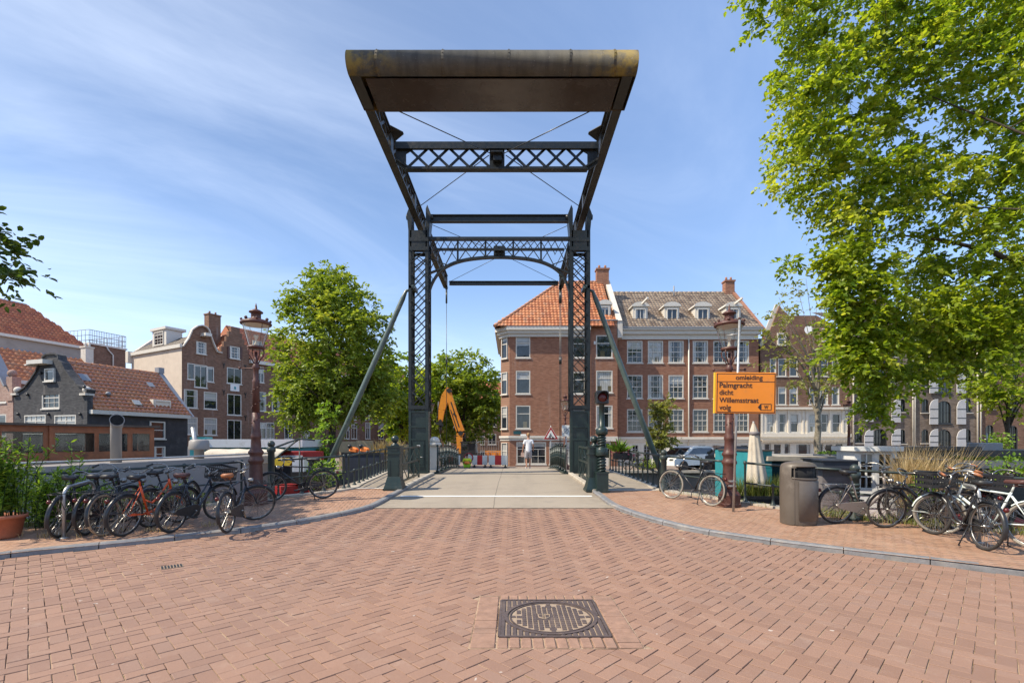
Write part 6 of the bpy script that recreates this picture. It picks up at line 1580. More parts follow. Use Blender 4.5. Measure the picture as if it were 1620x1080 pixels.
def bladesmesh(name, base, h, w, mat, parent=None, lean=.35, segs=2):
    """grass blades: narrow bent strips"""
    base = np.asarray(base, float); n = len(base)
    h = h * RNG.uniform(.5, 1.15, (n, 1)); a = RNG.uniform(0, 2*np.pi, n); ln = RNG.normal(0, lean, (n, 2))
    s = np.stack([np.cos(a), np.sin(a), 0*a], 1) * w * .5
    v = np.empty((n, 5, 3)); bend = np.concatenate([ln, np.zeros((n, 1))], 1)
    mid = base + bend*h*.35 + np.array([0, 0, 1.0])*h*.6; tip = base + bend*h + np.array([0, 0, 1.0])*h*np.maximum(1 - .4*np.linalg.norm(ln, axis=1, keepdims=True)**2, .5)
    v[:, 0] = base - s; v[:, 1] = base + s; v[:, 2] = mid + s*.75; v[:, 3] = mid - s*.75; v[:, 4] = tip
    me = bpy.data.meshes.new(name); me.vertices.add(n*5); me.vertices.foreach_set('co', v.ravel())
    idx = (np.arange(n)[:, None]*5 + np.array([0, 1, 2, 3, 3, 2, 4])[None]).ravel(); me.loops.add(n*7); me.loops.foreach_set('vertex_index', idx.astype(np.int32))
    ls = (np.arange(n)[:, None]*7 + np.array([0, 4])[None]).ravel(); lt = np.tile([4, 3], n)
    me.polygons.add(n*2); me.polygons.foreach_set('loop_start', ls.astype(np.int32)); me.polygons.foreach_set('loop_total', lt.astype(np.int32))
    at = me.attributes.new('tone', 'FLOAT', 'POINT'); at.data.foreach_set('value', np.repeat(RNG.uniform(0, 1, n), 5).astype(np.float32))
    me.update(calc_edges=True); me.materials.append(mat); o = bpy.data.objects.new(name, me); COL.objects.link(o); o.parent = parent; return o
def ell(c, r, n, p=2.4):
    d = RNG.normal(size=(n, 3)); d /= np.linalg.norm(d, axis=1, keepdims=True); u = RNG.uniform(0, 1, (n, 1)) ** (1/p)
    return np.asarray(c) + d * u * np.asarray(r)
def inpoly(x, y, poly):
    c = False; j = len(poly) - 1
    for i in range(len(poly)):
        (xi, yi), (xj, yj) = poly[i], poly[j]
        if (yi > y) != (yj > y) and x < (xj - xi)*(y - yi)/(yj - yi) + xi: c = not c
        j = i
    return c
def tree(label, base, trunk_top, r0, cl, leaf, lmat, bark='bark', nl=14, twigs=5, per=9, tl=.8, nlimb=11, droop=.25, cat='tree', name='tree', group=None, limbok=None, bare=()):
    """trunk, limbs that reach towards the clusters, sprays of leaves round every cluster"""
    base = Vector(base); t = thing(name, label, cat, base, 0, group); cl = np.asarray(cl) - np.array(base); top = Vector(trunk_top) - base
    b = MB(); k = 7
    tp = [Vector((0, 0, 0)).lerp(top, i/k) + Vector((random.uniform(-1, 1), random.uniform(-1, 1), 0))*r0*.35*(i > 0) for i in range(k + 1)]
    b.path(tp, [r0*(1.35 if i == 0 else 1 - .5*i/k) for i in range(k + 1)], 10); b.build('trunk', M[bark], t)
    b = MB(); order = RNG.permutation(len(cl)); ends = []
    for i in order:
        if limbok and not limbok(cl[i]): continue
        if all(np.linalg.norm(cl[i] - e) > np.ptp(cl[:, 0])*.16 for e in ends): ends.append(cl[i])
        if len(ends) >= nlimb: break
    nodes = []
    for e in ends:
        e = Vector(e); f = random.uniform(.45, 1.0); s = Vector((0, 0, 0)).lerp(top, f); L = (e - s).length
        mid = s.lerp(e, .5) + Vector((0, 0, L*.10)) + Vector((random.uniform(-1, 1), random.uniform(-1, 1), random.uniform(-.5, .5)))*L*.07
        pp = smooth_poly([s, s.lerp(mid, .5) + Vector((0, 0, L*.05)), mid, e], 4); m = len(pp)
        rr = r0*(.42 if L > 2 else .3)*random.uniform(.75, 1.1); b.path(pp, [max(rr*(1 - .88*q/(m - 1)), .012) for q in range(m)], 6); nodes += [(p, max(rr*(1 - .88*q/(m - 1)), .012)) for q, p in enumerate(pp) if q > 2]
    npn = np.array([tuple(p[0]) for p in nodes]); dmin = np.array([np.linalg.norm(npn - c, axis=1).min() for c in cl]); todo = list(np.argsort(dmin))
    for ci in todo:                                   # each cluster grows from the nearest wood already there
        c = cl[ci]; d = np.linalg.norm(npn - c, axis=1); j = int(np.argmin(d)); p = nodes[j][0]; c_ = Vector(c); L = (c_ - p).length
        nodes.append((c_, max(min(nodes[j][1]*.7, .03), .007))); npn = np.vstack([npn, c])
        if L < .05 or L > 6: continue
        mid = p.lerp(c_, .5) + Vector((random.uniform(-1, 1), random.uniform(-1, 1), random.uniform(-.2, .9)))*L*.12
        q = min(nodes[j][1]*.7, r0*.14); b.path([p, mid, c_], [q, q*.6, max(q*.2, .006)], 4)
    for p, q in bare: b.path([Vector(p) - base, (Vector(p) - base).lerp(Vector(q) - base, .5) + Vector((0, 0, .15)), Vector(q) - base], [.03, .02, .008], 4)
    b.build('limbs', M[bark], t)
    pos, dirs, tone = [], [], []; ctr = cl.mean(0)
    for c in cl:
        ct = .5 + RNG.normal(0, .16); out = (c - ctr); out = out/(np.linalg.norm(out) + 1e-6)
        for _ in range(twigs):
            d = RNG.normal(size=3); d = d/np.linalg.norm(d) + out*.55; d[2] *= .6; d /= np.linalg.norm(d); L = tl*random.uniform(.5, 1.15)
            u = np.sort(RNG.uniform(.08, 1, per))[:, None]; p = c + d*L*u; p[:, 2] -= droop*L*(u[:, 0]**2)
            sd_ = np.cross(d, [0, 0, 1.0]); sd_ /= np.linalg.norm(sd_) + 1e-6
            sg = np.where(np.arange(per) % 2 == 0, 1, -1)[:, None]
            pos.append(p); dirs.append(d*.7 + sd_*sg*.8 + np.array([0, 0, -.25])); tone.append(np.full(per, ct))
    leafmesh('crown', np.concatenate(pos), leaf, M[lmat], t, np.concatenate(dirs), tone=np.concatenate(tone), up=.62); return t
def pxcl(poly, D0, D1, n, hole=None):
    xs = [p[0] for p in poly]; ys = [p[1] for p in poly]; out = []
    while len(out) < n:
        px, py = random.uniform(min(xs), max(xs)), random.uniform(min(ys), max(ys))
        Dm = min(D1, 11.5) if (D1 > 13 and D1 < 13.5 and px < 1440 and py > 380) else D1
        if inpoly(px, py, poly) and not (hole and any(((px - h[0])/h[2])**2 + ((py - h[1])/h[3])**2 < 1 for h in hole)):
            out.append(tuple(P(px, py, random.uniform(D0, Dm))))
    return out
# big elm reaching in from the right
out = [(1190, -120), (1185, -10), (1205, 45), (1238, 55), (1243, 105), (1228, 140), (1255, 180), (1240, 222), (1222, 282), (1236, 318), (1305, 316), (1302, 360), (1292, 402), (1310, 430), (1322, 485), (1318, 525), (1324, 560), (1335, 574), (1372, 600), (1378, 640), (1396, 652), (1416, 590), (1448, 606), (1482, 590), (1540, 578), (1570, 555), (1640, 540), (1640, -120)]
cl = pxcl(out, 10.7, 13.2, 800, [(1488, 205, 34, 26), (1412, 345, 14, 14), (1560, 455, 22, 14), (1250, 270, 12, 14)]) + pxcl([(1640, -150), (1640, 540), (1760, 500), (2150, 300), (2150, -150)], 9, 12, 220)
cl += pxcl([(1330, 470), (1640, 450), (1640, 535), (1570, 552), (1480, 585), (1425, 590), (1380, 600), (1330, 565)], 10.7, 13.2, 150)
cl += pxcl([(1372, 600), (1374, 655), (1392, 660), (1412, 600)], 11, 12, 10) + pxcl([(1238, 397), (1258, 397), (1258, 410), (1238, 410)], 11, 12, 2)
elm = tree('large bright green elm reaching over the bicycles from the right edge', (14.2, 5.9, .1), (14.0, 9.0, 6.5), .26, cl, .112, 'leaf_elm', nlimb=6, limbok=lambda c: c[0] > -4.6 and c[2] > 3.2, twigs=7, per=13, tl=.62, droop=.35)
b = MB(); o = Vector(elm.location)
T0 = (14.0, 9.0, 6.2)
for pts, r_ in (([T0, P(1640, 408, 11.2), P(1560, 395, 11.4), P(1480, 378, 11.6), P(1420, 372, 12)], .085), ([T0, P(1650, 540, 11.2), P(1570, 520, 11.5), P(1500, 500, 11.8), P(1440, 515, 12.2)], .045)):
    pp = smooth_poly([Vector(p) - o for p in pts], 5); m = len(pp); b.path(pp, [r_*(1 - .8*q/(m - 1)) for q in range(m)], 7)
b.build('limbs', M['bark'], elm)
# tree past the left edge: only branch tips show, its shade lies on the pavement
cl = pxcl([(-20, 300), (4, 330), (6, 372), (-10, 395), (24, 392), (34, 408), (8, 440), (-20, 455)], 8.2, 8.8, 8)
cl += [tuple(q) for q in ell((-12.2, 7.9, 7.0), (2.5, 1.5, 2.4), 110)] + [tuple(q) for q in ell((-11.9, 9.3, 8.2), (1.0, 1.2, 1.0), 46)]
tree('dark-leaved tree at the left edge with only branch tips showing against the sky', (-14.2, 5.2, .1), (-13.4, 6.8, 5.0), .3, cl, .13, 'leaf_dark', twigs=6, per=9, tl=.6, nlimb=9)
# canal tree left of the bridge
c0 = P(527, 560, 29)
cl = np.concatenate([ell((c0.x + .1, 29, 7.2), (3.25, 3.2, 4.4), 300, 3.2), ell((c0.x - 1.7, 28.6, 4.3), (1.7, 1.7, 1.7), 55), ell((c0.x + 2.2, 29, 5.0), (1.7, 1.7, 1.7), 50), ell((c0.x, 29, 10.3), (1.7, 1.7, 1.8), 40)])
tree('full round green canal tree between the gabled houses and the bridge strut', (P(520, 0, 29).x, 29, -.02), (c0.x + .2, 29, 5.4), .27, cl, .19, 'leaf_mid', twigs=9, per=12, tl=1.05, nlimb=18)
for px, D, cz, rx, rz, n, lab, lm in ((733, 50, 6.5, 4.5, 4.7, 250, 'leafy street tree standing behind the orange digger arm', 'leaf_mid'), (636, 46, 5.9, 2.9, 3.9, 140, 'yellow-green street tree behind the tower left of the digger', 'leaf_elm'), (690, 57, 6.8, 3.8, 5.0, 150, 'darker street tree farther back between tower and digger', 'leaf_mid')):
    x = (px - CX)/F*D; cl = ell((x, D, cz), (rx, 3, rz), n); tree(lab, (x, D, -.02), (x, D, cz*.8), .22, cl, .30, lm, twigs=8, per=10, tl=1.2, nlimb=10)
# thin tree before the cream shopfront
bp = P(1297, 724, 29); bs_ = []
for q in ((1232, 470), (1262, 455), (1225, 520), (1330, 540), (1275, 440), (1300, 470)): bs_.append((P(1294, 600, 29), P(*q, 29)))
cl = pxcl([(1205, 530), (1225, 478), (1262, 450), (1290, 470), (1330, 520), (1342, 575), (1330, 610), (1300, 625), (1255, 612), (1240, 590), (1205, 575)], 27.8, 30.4, 74)
tree('thin-leaved tree with pale trunk in front of the cream shopfront', (bp.x, 29, -.02), tuple(P(1290, 590, 29)), .21, cl, .2, 'leaf_grey', 'pale_bark', twigs=4, per=6, tl=.9, nlimb=13, bare=bs_)
x = P(1594, 0, 30).x; cl = np.concatenate([ell((x + .2, 30, 6.0), (2.0, 1.8, 2.6), 90), ell((x - 1, 30, 5), (1.2, 1.2, 1.0), 24)])
tree('green street tree in front of the warehouse with plain arched windows', (x, 30, -.02), (x, 30, 4.5), .16, cl, .2, 'leaf_elm', twigs=5, per=8, tl=.8, nlimb=9)
x = P(1042, 0, 28.2).x; cl = np.concatenate([ell((x + .05, 28.2, 1.65 + 15*28.2/F + .4), (.5, .5, 1.4), 40), ell((x + .2, 28.2, 1.65 + 2), (.75, .6, .6), 12), ell((x + .1, 28.2, 1.9), (.9, .6, .5), 18)])
tree('slim young tree on the far quay in front of the brick block', (x, 28.2, -.02), (x, 28.2, 3.4), .06, cl, .16, 'leaf_grey', 'pale_bark', twigs=5, per=8, tl=.5, nlimb=8, droop=.1)
p = P(512, 722, 24.5); cl = np.concatenate([ell((p.x, 24.5, 1.6), (.5, .4, 1.6), 24), ell((p.x + .3, 24.5, 3.2), (.4, .3, .6), 8)])
tree('spindly yellow-green sapling by the foot of the strut', (p.x, 24.5, -.9), (p.x + .1, 24.5, 2.6), .05, cl, .17, 'leaf_bright', twigs=4, per=7, tl=.45, nlimb=6)
# bushes
def bush(label, c, r, n, leaf, lmat, cat='bush', name='bush', per=7):
    c = Vector(c); t = thing(name, label, cat, (c.x, c.y, c.z - r[2])); cl = ell((0, 0, r[2]), r, n, 3)
    b = MB()
    for q in cl[:: max(1, n//14)]: b.path([(0, 0, 0), (q[0]*.4, q[1]*.4, q[2]*.6), tuple(q)], [.02, .014, .005], 4)
    b.build('stems', M['bark'], t); pos = np.concatenate([q + RNG.normal(0, leaf*1.1, (per, 3)) for q in cl]); leafmesh('leaves', pos, leaf, M[lmat], t, up=.5)
bush('bright green bush at the foot of the tree before the end warehouse', P(1577, 702, 29.5), (.75, .5, .55), 70, .16, 'leaf_bright')
bush('small leafy bush behind the black bicycle leaning by the ball-topped pillar', P(512, 748, 15.5), (.55, .4, .45), 50, .1, 'leaf_bright')
bush('low green bush behind the bicycle wheel at the foot of the slim young tree', P(1030, 735, 27.8), (.8, .3, .3), 40, .14, 'leaf_mid')
bush('yellow-green leafy bush among the crated bicycles by the dry grass', P(1462, 782, 9.3), (.3, .25, .36), 80, .07, 'leaf_bright')
bush('small leafy plant with buds above the brown saddles', P(1600, 745, 9.6), (.35, .3, .25), 40, .07, 'leaf_bright')
# tall herbs in pots and bed on the left
def herb(label, bases, h, n_l, leaf, lmat, loc, name='tall_herb', pot=None, lean=.12):
    t = thing(name, label, 'plant', loc); b = MB(); pos, dirs = [], []
    z0 = 0
    if pot:
        b2 = MB(); b2.lathe([(pot*.72, 0), (pot*.78, .03), (pot*.95, pot*1.05), (pot*1.06, pot*1.06), (pot*1.06, pot*1.25), (pot*.97, pot*1.25), (pot*.95, pot*1.12), (.01, pot*1.1)], 28); b2.build('pot', M['terracotta'], t); z0 = pot*1.05
    for x, y in bases:
        hh = h*random.uniform(.65, 1.08); lx, ly = random.gauss(0, lean), random.gauss(0, lean)
        f = lambda u: Vector((x + lx*hh*u*u, y + ly*hh*u*u, z0 + hh*u)); b.path([f(0), f(.35), f(.7), f(1)], [.007, .006, .005, .002], 4)
        for q in range(n_l):
            u = .12 + .88*q/n_l; a = q*2.4 + random.random(); p = f(u); pos.append(tuple(p)); s = 1.0; dirs.append((math.cos(a)*s, math.sin(a)*s, .55))
    b.build('stems', M['leaf_dark'], t); leafmesh('leaves', pos, leaf, M[lmat], t, dirs, wid=.26, up=.75, fold=.1); return t
pc = G(2, 850); rr = lambda n, a, c: [(random.gauss(0, a), random.gauss(0, c)) for _ in range(n)]
herb('bushy light green herb in a terracotta pot at the left picture edge', rr(46, .13, .13), 1.25, 34, .12, 'leaf_bright', pc, pot=.30, lean=.16)
herb('tall green herbs in the bed behind the potted herb and first bicycle', rr(48, .28, .14), 1.05, 28, .11, 'leaf_bright', G(58, 836) + Vector((0, .25, 0)), lean=.14)
herb('green herbs growing under the wheelhouse beside the second bicycle', rr(40, .3, .12), .85, 26, .10, 'leaf_bright', G(118, 822) + Vector((-.1, .25, 0)), lean=.15)
herb('single tall leafy stem rising before the wooden wheelhouse', rr(3, .05, .05), 1.45, 40, .12, 'leaf_bright', G(118, 826) + Vector((-.15, .2, 0)), lean=.05)
b_ = []
def along(pts, n, sp):
    out = []
    for _ in range(n):
        i = random.randrange(len(pts) - 1); p = Vector(pts[i]).lerp(Vector(pts[i + 1]), random.random()); x, y = p.x + random.gauss(0, sp), p.y + random.gauss(0, sp); out.append((x, y, zp(y) + .003))
    return out
g1 = along([(5.9, 10.0), (6.75, 9.35), (7.5, 8.75), (8.8, 8.0)], 1500, .10)
g1 = [p for p in g1 if random.random() < .35 + .65*(math.sin(p[0]*6) > -.2)]
tag(bladesmesh('grass', g1, .2, .009, M['grass']), kind='stuff')
g2 = along([(-6.4, 11.2), (-7.2, 10.3), (-8.3, 9.1), (-9.4, 8.3)], 1300, .13); g2 = [p for p in g2 if random.random() < .3 + .7*(math.sin(p[0]*7) > 0)]
tag(bladesmesh('grass', g2, .13, .008, M['grass']), kind='stuff')
g3 = along([(-7.9, 7.9), (-7.0, 8.1), (-6.2, 8.3), (-5.2, 8.9)], 700, .12); g3 = [p for p in g3 if math.sin(p[0]*9) + math.sin(p[1]*13) > .3]
tag(bladesmesh('dry_grass', g3, .1, .008, M['dry']), kind='stuff')
g4 = along([(p.x, p.y) for p in (Vector((4.4, 12.4)), Vector((5.1, 11.5)), Vector((5.6, 10.6)))], 260, .06); tag(bladesmesh('grass', g4, .1, .008, M['grass']), kind='stuff')
# dry ornamental grass
def clump(label, c, r, n, h, w, mat, cat='ornamental grass', name='ornamental_grass', lean=.3, stalks=0):
    c = Vector(c); t = thing(name, label, cat, c); a = RNG.uniform(0, 6.283, n); q = np.sqrt(RNG.uniform(0, 1, n))*r
    base = np.stack([q*np.cos(a), q*np.sin(a)*.6, 0*a], 1); bladesmesh('blades', base, h, w, M[mat], t, lean); return t
clump('large clump of dry straw-coloured ornamental grass behind the crated bicycle', G(1492, 820) + Vector((.25, .9, .1)), .42, 700, 1.32, .013, 'dry', lean=.25)
clump('smaller dry straw-coloured grass clump nearer the black houseboat wall', G(1545, 815) + Vector((.35, .9, .1)), .3, 300, 1.25, .012, 'dry', lean=.3)
clump('dry grass tuft in a planter beside the beige site boards', P(615, 720, 27), .9, 500, .95, .03, 'dry', lean=.4)

for k, (px, py, n) in enumerate(((88, 812, 60), (150, 806, 60), (225, 800, 60), (300, 794, 50))):
    bush(('low dark undergrowth at the railing behind the steel hoop', 'low dark undergrowth at the railing behind the second bicycle', 'low dark undergrowth at the railing behind the orange bicycle', 'low dark undergrowth at the railing behind the worn-saddle bicycle')[k], G(px, py) + Vector((-.35, .35, .14)), (.55, .22, .26), n, .075, 'leaf_dark', cat='undergrowth plant', name='leafy_plant', per=9)
# ---------------------------------------------------------------- houseboats and boats
def hull(t, x0, x1, y0, y1, z0, z1, mat, name='hull'):
    b = MB(); b.prismz([(x0 + .6, y0), (x1 - .6, y0), (x1, y0 + .7), (x1, y1 - .7), (x1 - .6, y1), (x0 + .6, y1), (x0, y1 - .7), (x0, y0 + .7)], z0, z1); return b.build(name, M[mat], t)
def boards(t, name, mat, x0, x1, y, z0, z1, gap=.14, depth=2.5):
    b = MB(); z = z0
    while z < z1 - .01: b.box(x0, x1, y, y + .04, z, min(z + gap - .012, z1)); z += gap
    b.box(x0, x1, y + .02, y + depth, z0, z1 - .005); return b.build(name, M[mat], t)
def wpart(t, x, y, z, w, h, kind='p', trim='trim', glass=None):
    f, p = winmesh(round(w, 2), round(h, 2), kind, trim); o = place('window', f, t, (x, y, z)); q = place('pane', p, o)
    if glass: q.data = p.copy(); q.data.materials.clear(); q.data.materials.append(M[glass])
    return o
def at(px, py, D): v = P(px, py, D); return v.x, v.z
# teal houseboat behind the litter bin
D = 15.2; o = P(1210, 700, D); t = thing('houseboat', 'teal wooden houseboat with flat pale roof behind the litter bin and closed umbrella', 'houseboat', (o.x, D, 0))
X_ = lambda px, d=D: at(px, 700, d)[0] - o.x
Z_ = lambda py, d=D: at(810, py, d)[1]
hull(t, -2.0, X_(1352) + .2, -.5, 4, -1.5, -.25, 'hull_black')
boards(t, 'cabin_wall', 'dkteal', X_(1212), X_(1350), 0, -.25, Z_(727))
b = MB(); b.box(X_(1206), X_(1354), -.35, 3.6, Z_(728), Z_(721)); b.build('roof', M['coping'], t)
boards(t, 'side_cabin', 'teal', X_(1180), X_(1216), -.2, -.25, Z_(713))
wpart(t, X_(1289), -.05, Z_(777), X_(1307) - X_(1289), Z_(743) - Z_(777), 'p'); wpart(t, X_(1236), -.05, Z_(777), .5, .7, 'p')
b = MB(); b.box(X_(1178), X_(1217), -.3, 2, Z_(713), Z_(711)); b.build('side_roof', M['roof_felt'], t)
t2 = thing('sedum_tray', 'shallow tray of green sedum on the flat houseboat roof beside a bare twig', 'plant tray', (o.x + X_(1330), D + .3, Z_(721)))
b = MB(); b.box(-.5, .45, -.2, .3, 0, .05); b.build('tray', M['lead'], t2); leafmesh('plants', np.stack([RNG.uniform(-.45, .4, 300), RNG.uniform(-.15, .25, 300), RNG.uniform(.05, .12, 300)], 1), .06, M['leaf_bright'], t2)
t2 = thing('twig_plant', 'bare forked twig plant standing on the pale houseboat roof', 'plant', (o.x + X_(1316), D + .1, Z_(721)))
b = MB(); b.path([(0, 0, 0), (-.15, 0, .25), (-.2, 0, .35)], [.012, .008, .004], 4); b.path([(0, 0, 0), (.12, 0, .28)], [.012, .004], 4); b.path([(-.1, 0, .18), (-.28, 0, .3)], [.007, .003], 4); b.build('twigs', M['bark'], t2)
# grey clapboard and white cabin houseboat
D = 12.6; o = P(1352, 700, D); t = thing('houseboat', 'houseboat with white panelled cabin, gridded doors and navy flat roofs behind the grey bicycle', 'houseboat', (o.x, D, 0), R(-13))
X_ = lambda px, d=D: at(px, 700, d)[0] - o.x
hull(t, X_(1290), X_(1700), -.3, 4.2, -1.5, -.35, 'red_paint')
boards(t, 'grey_wall', 'grey_board', X_(1312), X_(1352), .25, -.35, Z_(740, D), .16)
b = MB(); b.box(X_(1302), X_(1351), -.25, 1.2, Z_(741, D), Z_(729, D)); b.box(X_(1300), X_(1351), -.3, 1.3, Z_(729, D), Z_(727, D)); b.build('grey_roof', M['navy'], t)
xa, xb = X_(1352), X_(1410); zb, zt = -.35, Z_(713, D); dz0, dz1 = Z_(773, D), Z_(716, D)
h = House('x', 'x', (0, 0)); bpy.data.objects.remove(h.t); h.t = t
h.holes = [(X_(1359), dz0, X_(1379) - X_(1359), dz1 - dz0, False), (X_(1384), dz0, X_(1404) - X_(1384), dz1 - dz0, False)]
h.wall(xb - xa, 1.1, zt, 'white_paint', x0=xa, name='cabin_wall', z0=zb)
for q in h.holes:
    b = MB(); w_, h_ = q[2], q[3]; c = .035
    for bx in ((0, c, 0, h_), (w_ - c, w_, 0, h_), (c, w_ - c, 0, c), (c, w_ - c, h_ - c, h_), (w_/2 - .015, w_/2 + .015, c, h_ - c), (c, w_ - c, h_*.64 - .015, h_*.64 + .015), (c, w_ - c, h_*.34 - .015, h_*.34 + .015)): b.box(bx[0], bx[1], -.02 if bx[0] in (0,) else -.015, .05, bx[2], bx[3])
    f = b.build('window', M['white_paint'], t, loc=(q[0], .03, q[1])); b = MB(); b.box(c*.5, w_ - c*.5, .03, .04, c*.5, h_ - c*.5); b.build('pane', M['glass'], f)
b = MB(); b.box(X_(1346), X_(1413), -.22, 1.2, zt, Z_(706, D)); b.build('white_roof', M['white_paint'], t)
b = MB(); [b.box(xa + .03, xb - .03, -.012, -.002, z, z + .012) for z in (-.05, .12, .28)]; b.build('board_joints', M['grey_board'], t)
b = MB(); b.box(X_(1408), X_(1452), -1.0, 2.4, Z_(742, 11.6), Z_(728, 11.6)); b.box(X_(1405), X_(1455), -1.06, 2.4, Z_(728, 11.6), Z_(726, 11.6)); b.build('navy_roof', M['navy'], t)
boards(t, 'navy_wall', 'navy', X_(1410), X_(1449), -.7, -.35, Z_(742, 11.6), .3)
# black houseboat with a planted roof
D = 14.0; o = P(1412, 700, D); t = thing('houseboat', 'long black houseboat with strip of green roof plants behind the dry grass', 'houseboat', (o.x, D, 0))
hull(t, 0, 9, -.5, 4, -1.5, -.3, 'hull_black'); boards(t, 'black_wall', 'hull_black', X_(1412) - X_(1412) + .1, 9, 0, -.3, Z_(712, D), .2, 3)
b = MB(); b.box(0, 2.3, -.3, 3, Z_(712, D), Z_(706, D)); b.build('upper_roof', M['hull_black'], t)
b = MB(); b.box(1.6, 9.2, -.5, -.02, Z_(739, D), Z_(727, D)); b.build('planted_ledge', M['coping'], t)
n = 2600; leafmesh('roof_plants', np.stack([RNG.uniform(1.65, 9.1, n), RNG.uniform(-.48, -.05, n), Z_(728, D) + RNG.uniform(-.02, .12, n)*RNG.uniform(.3, 1, n)], 1), .07, M['leaf_mid'], t, up=.6)
for px, w, hh, mt in ((1548, .75, .3, 'lead'),): q = thing('roof_box', 'grey ventilation box standing on the planted houseboat roof', 'vent box', P(px, 716, 14.5)); b = MB(); b.bbox(0, w, 0, .4, -.1, hh, .02); b.build('box', M[mt], q); b = MB(); b.tube((w*.6, .2, hh), (w*.6, .2, hh + .3), .02, n=6); b.build('pipe', M['galv'], q)
# umbrella and reed planter
q = P(1192, 782, 12.2); t = thing('closed_umbrella', 'closed cream canvas parasol rising behind the detour sign pole', 'parasol', (q.x, 12.2, -.2))
zt = P(0, 668, 12.2).z + .2; b = MB(); n = 32; vs, fs = [], []
for z, r_, am in ((zt - .02, .03, 0), (zt - .18, .09, .1), (zt - .5, .14, .35), (zt - 1.0, .2, .45), (zt - 1.45, .26, .5), (zt - 1.62, .28, .5), (zt - 1.64, .2, .5)):
    for j in range(n): a = 2*math.pi*j/n; rr_ = r_*(1 - am*.5*(1 + math.cos(8*a))*.6); vs.append((rr_*math.cos(a) + .06*(zt - z), rr_*.8*math.sin(a), z))
for i in range(6): fs += [(i*n+j, i*n+(j+1) % n, (i+1)*n+(j+1) % n, (i+1)*n+j) for j in range(n)]
b.add(vs, fs, True); b.build('canvas', M['canvas'], t); b = MB(); b.tube((.0, 0, 0), (.0, 0, zt + .03), .025, n=8); b.build('pole', M['galv'], t)
b = MB(); b.lathe([(.1, zt - .32), (.12, zt - .3), (.12, zt - .25), (.1, zt - .23)], 16, (.02, 0, 0)); b.build('strap', M['grey_board'], t)
D = 11.9; q = P(1170, 806, D); x1 = P(1262, 806, D).x - q.x; t = thing('reed_planter', 'long black planter of green reeds floating beyond the railing next to the bin', 'planter', (q.x, D, q.z - .1))
b = MB(); b.bbox(-.1, x1, 0, .5, 0, .42, .02); b.box(-.13, x1 + .03, -.03, .0, .36, .44); b.build('trough', M['hull_black'], t)
bs_ = np.stack([RNG.uniform(0, x1 - .05, 900), RNG.uniform(.05, .45, 900), np.full(900, .4)], 1); bladesmesh('reeds', bs_, .55, .012, M['reed'], t, .3)
D = 11.9; q = P(1185, 812, D); t = thing('mooring_boat', 'low black boat hull with pale scuffed waterline moored below the reeds', 'boat', (q.x, D + 1.2, -1.45)); hull(t, -.8, 3.4, -.6, .9, 0, .9, 'hull_black')
# grey barge with a varnished wheelhouse
o = Vector((-10.6, 11.4, 0)); d = Vector((.12, 1)).normalized()
p0, p1 = P(20, 737, 11.3), P(420, 722, 14.8); rz = math.atan2(p1.y - p0.y, p1.x - p0.x)
t = thing('houseboat', 'grey steel barge houseboat with varnished wooden wheelhouse moored behind the bicycles', 'houseboat', (p0.x, p0.y, 0), rz); L = (p1 - p0).xy.length
b = MB(); vs = []; n = 16
for i in range(n + 1):
    u = i/n; x = -3.5 + (L + 3.8)*u; z = lerp([(0, p0.z - .05), (1, p1.z + .02)], max(0, min(1, x/L))); s = .5*(u**6)
    vs += [(x, s, -1.5), (x, s - .05, z), (x, s + .08, z), (x, 4, z)]
for i in range(n):
    for k in range(3): b.f.append((i*4+k, i*4+4+k, i*4+5+k, i*4+1+k)); b.sm.append(False)
b.v += vs; b.f.append((n*4, n*4+1, n*4+2, n*4+3)); b.sm.append(False); b.build('hull', M['hull_grey'], t)
b = MB(); b.path([(-3, -.02, p0.z + .02), (0, -.02, p0.z + .06), (L*.5, -.0, (p0.z + p1.z)/2 + .07), (L + .2, .3, p1.z + .1)], .028, 6); b.path([(-3, -.06, p0.z - .22), (L + .2, .26, p1.z - .2)], .02, 6); b.build('gunwale', M['galv'], t)
# wheelhouse
q0, q1 = P(78, 725, 13.4), P(244, 722, 15.2)
w = thing('wheelhouse', 'varnished mahogany wheelhouse with big panes and felt roof on the grey barge', 'wheelhouse', (q0.x, q0.y, 1.15), math.atan2(q1.y - q0.y, q1.x - q0.x)); W = (q1 - q0).xy.length; zt = .97
def frame_wall(x0, x1, panes, zsill, ztop, nm_):
    b = MB(); b.box(x0, x1, 0, .06, 0, zsill); b.box(x0, x1, 0, .06, ztop, zt)
    xs = [x0] + [v for p in panes for v in p] + [x1]
    for a, c in zip(xs[::2], xs[1::2]): b.box(a, c, 0, .06, zsill, ztop)
    for a, c in panes: b.box(a - .02, a, -.015, 0, zsill, ztop); b.box(c, c + .02, -.015, 0, zsill, ztop)
    o_ = b.build(nm_, M['wood'], w)
    for a, c in panes: b = MB(); b.box(a, c, .02, .03, zsill, ztop); b.build('pane', M['cabin_glass'], o_)
    return o_
frame_wall(0, W, [(W*.05, W*.40), (W*.44, W*.72), (W*.77, W*.95)], .24, .78, 'front_wall')
a_ = frame_wall(0, 2.6, [(.25, 1.45), (1.65, 2.45)], .22, .8, 'side_wall'); a_.location = (-2.55, -.25, 0); a_.rotation_euler = (0, 0, R(7))
a_ = frame_wall(0, W + 2.0, [(.2, 1.4), (1.6, 3.0), (3.2, 4.6)], .24, .78, 'rear_wall'); a_.location = (-2.0, 1.9, 0)
b = MB(); b.box(W - .06, W, .06, 1.9, 0, zt); b.build('end_wall', M['wood'], w)
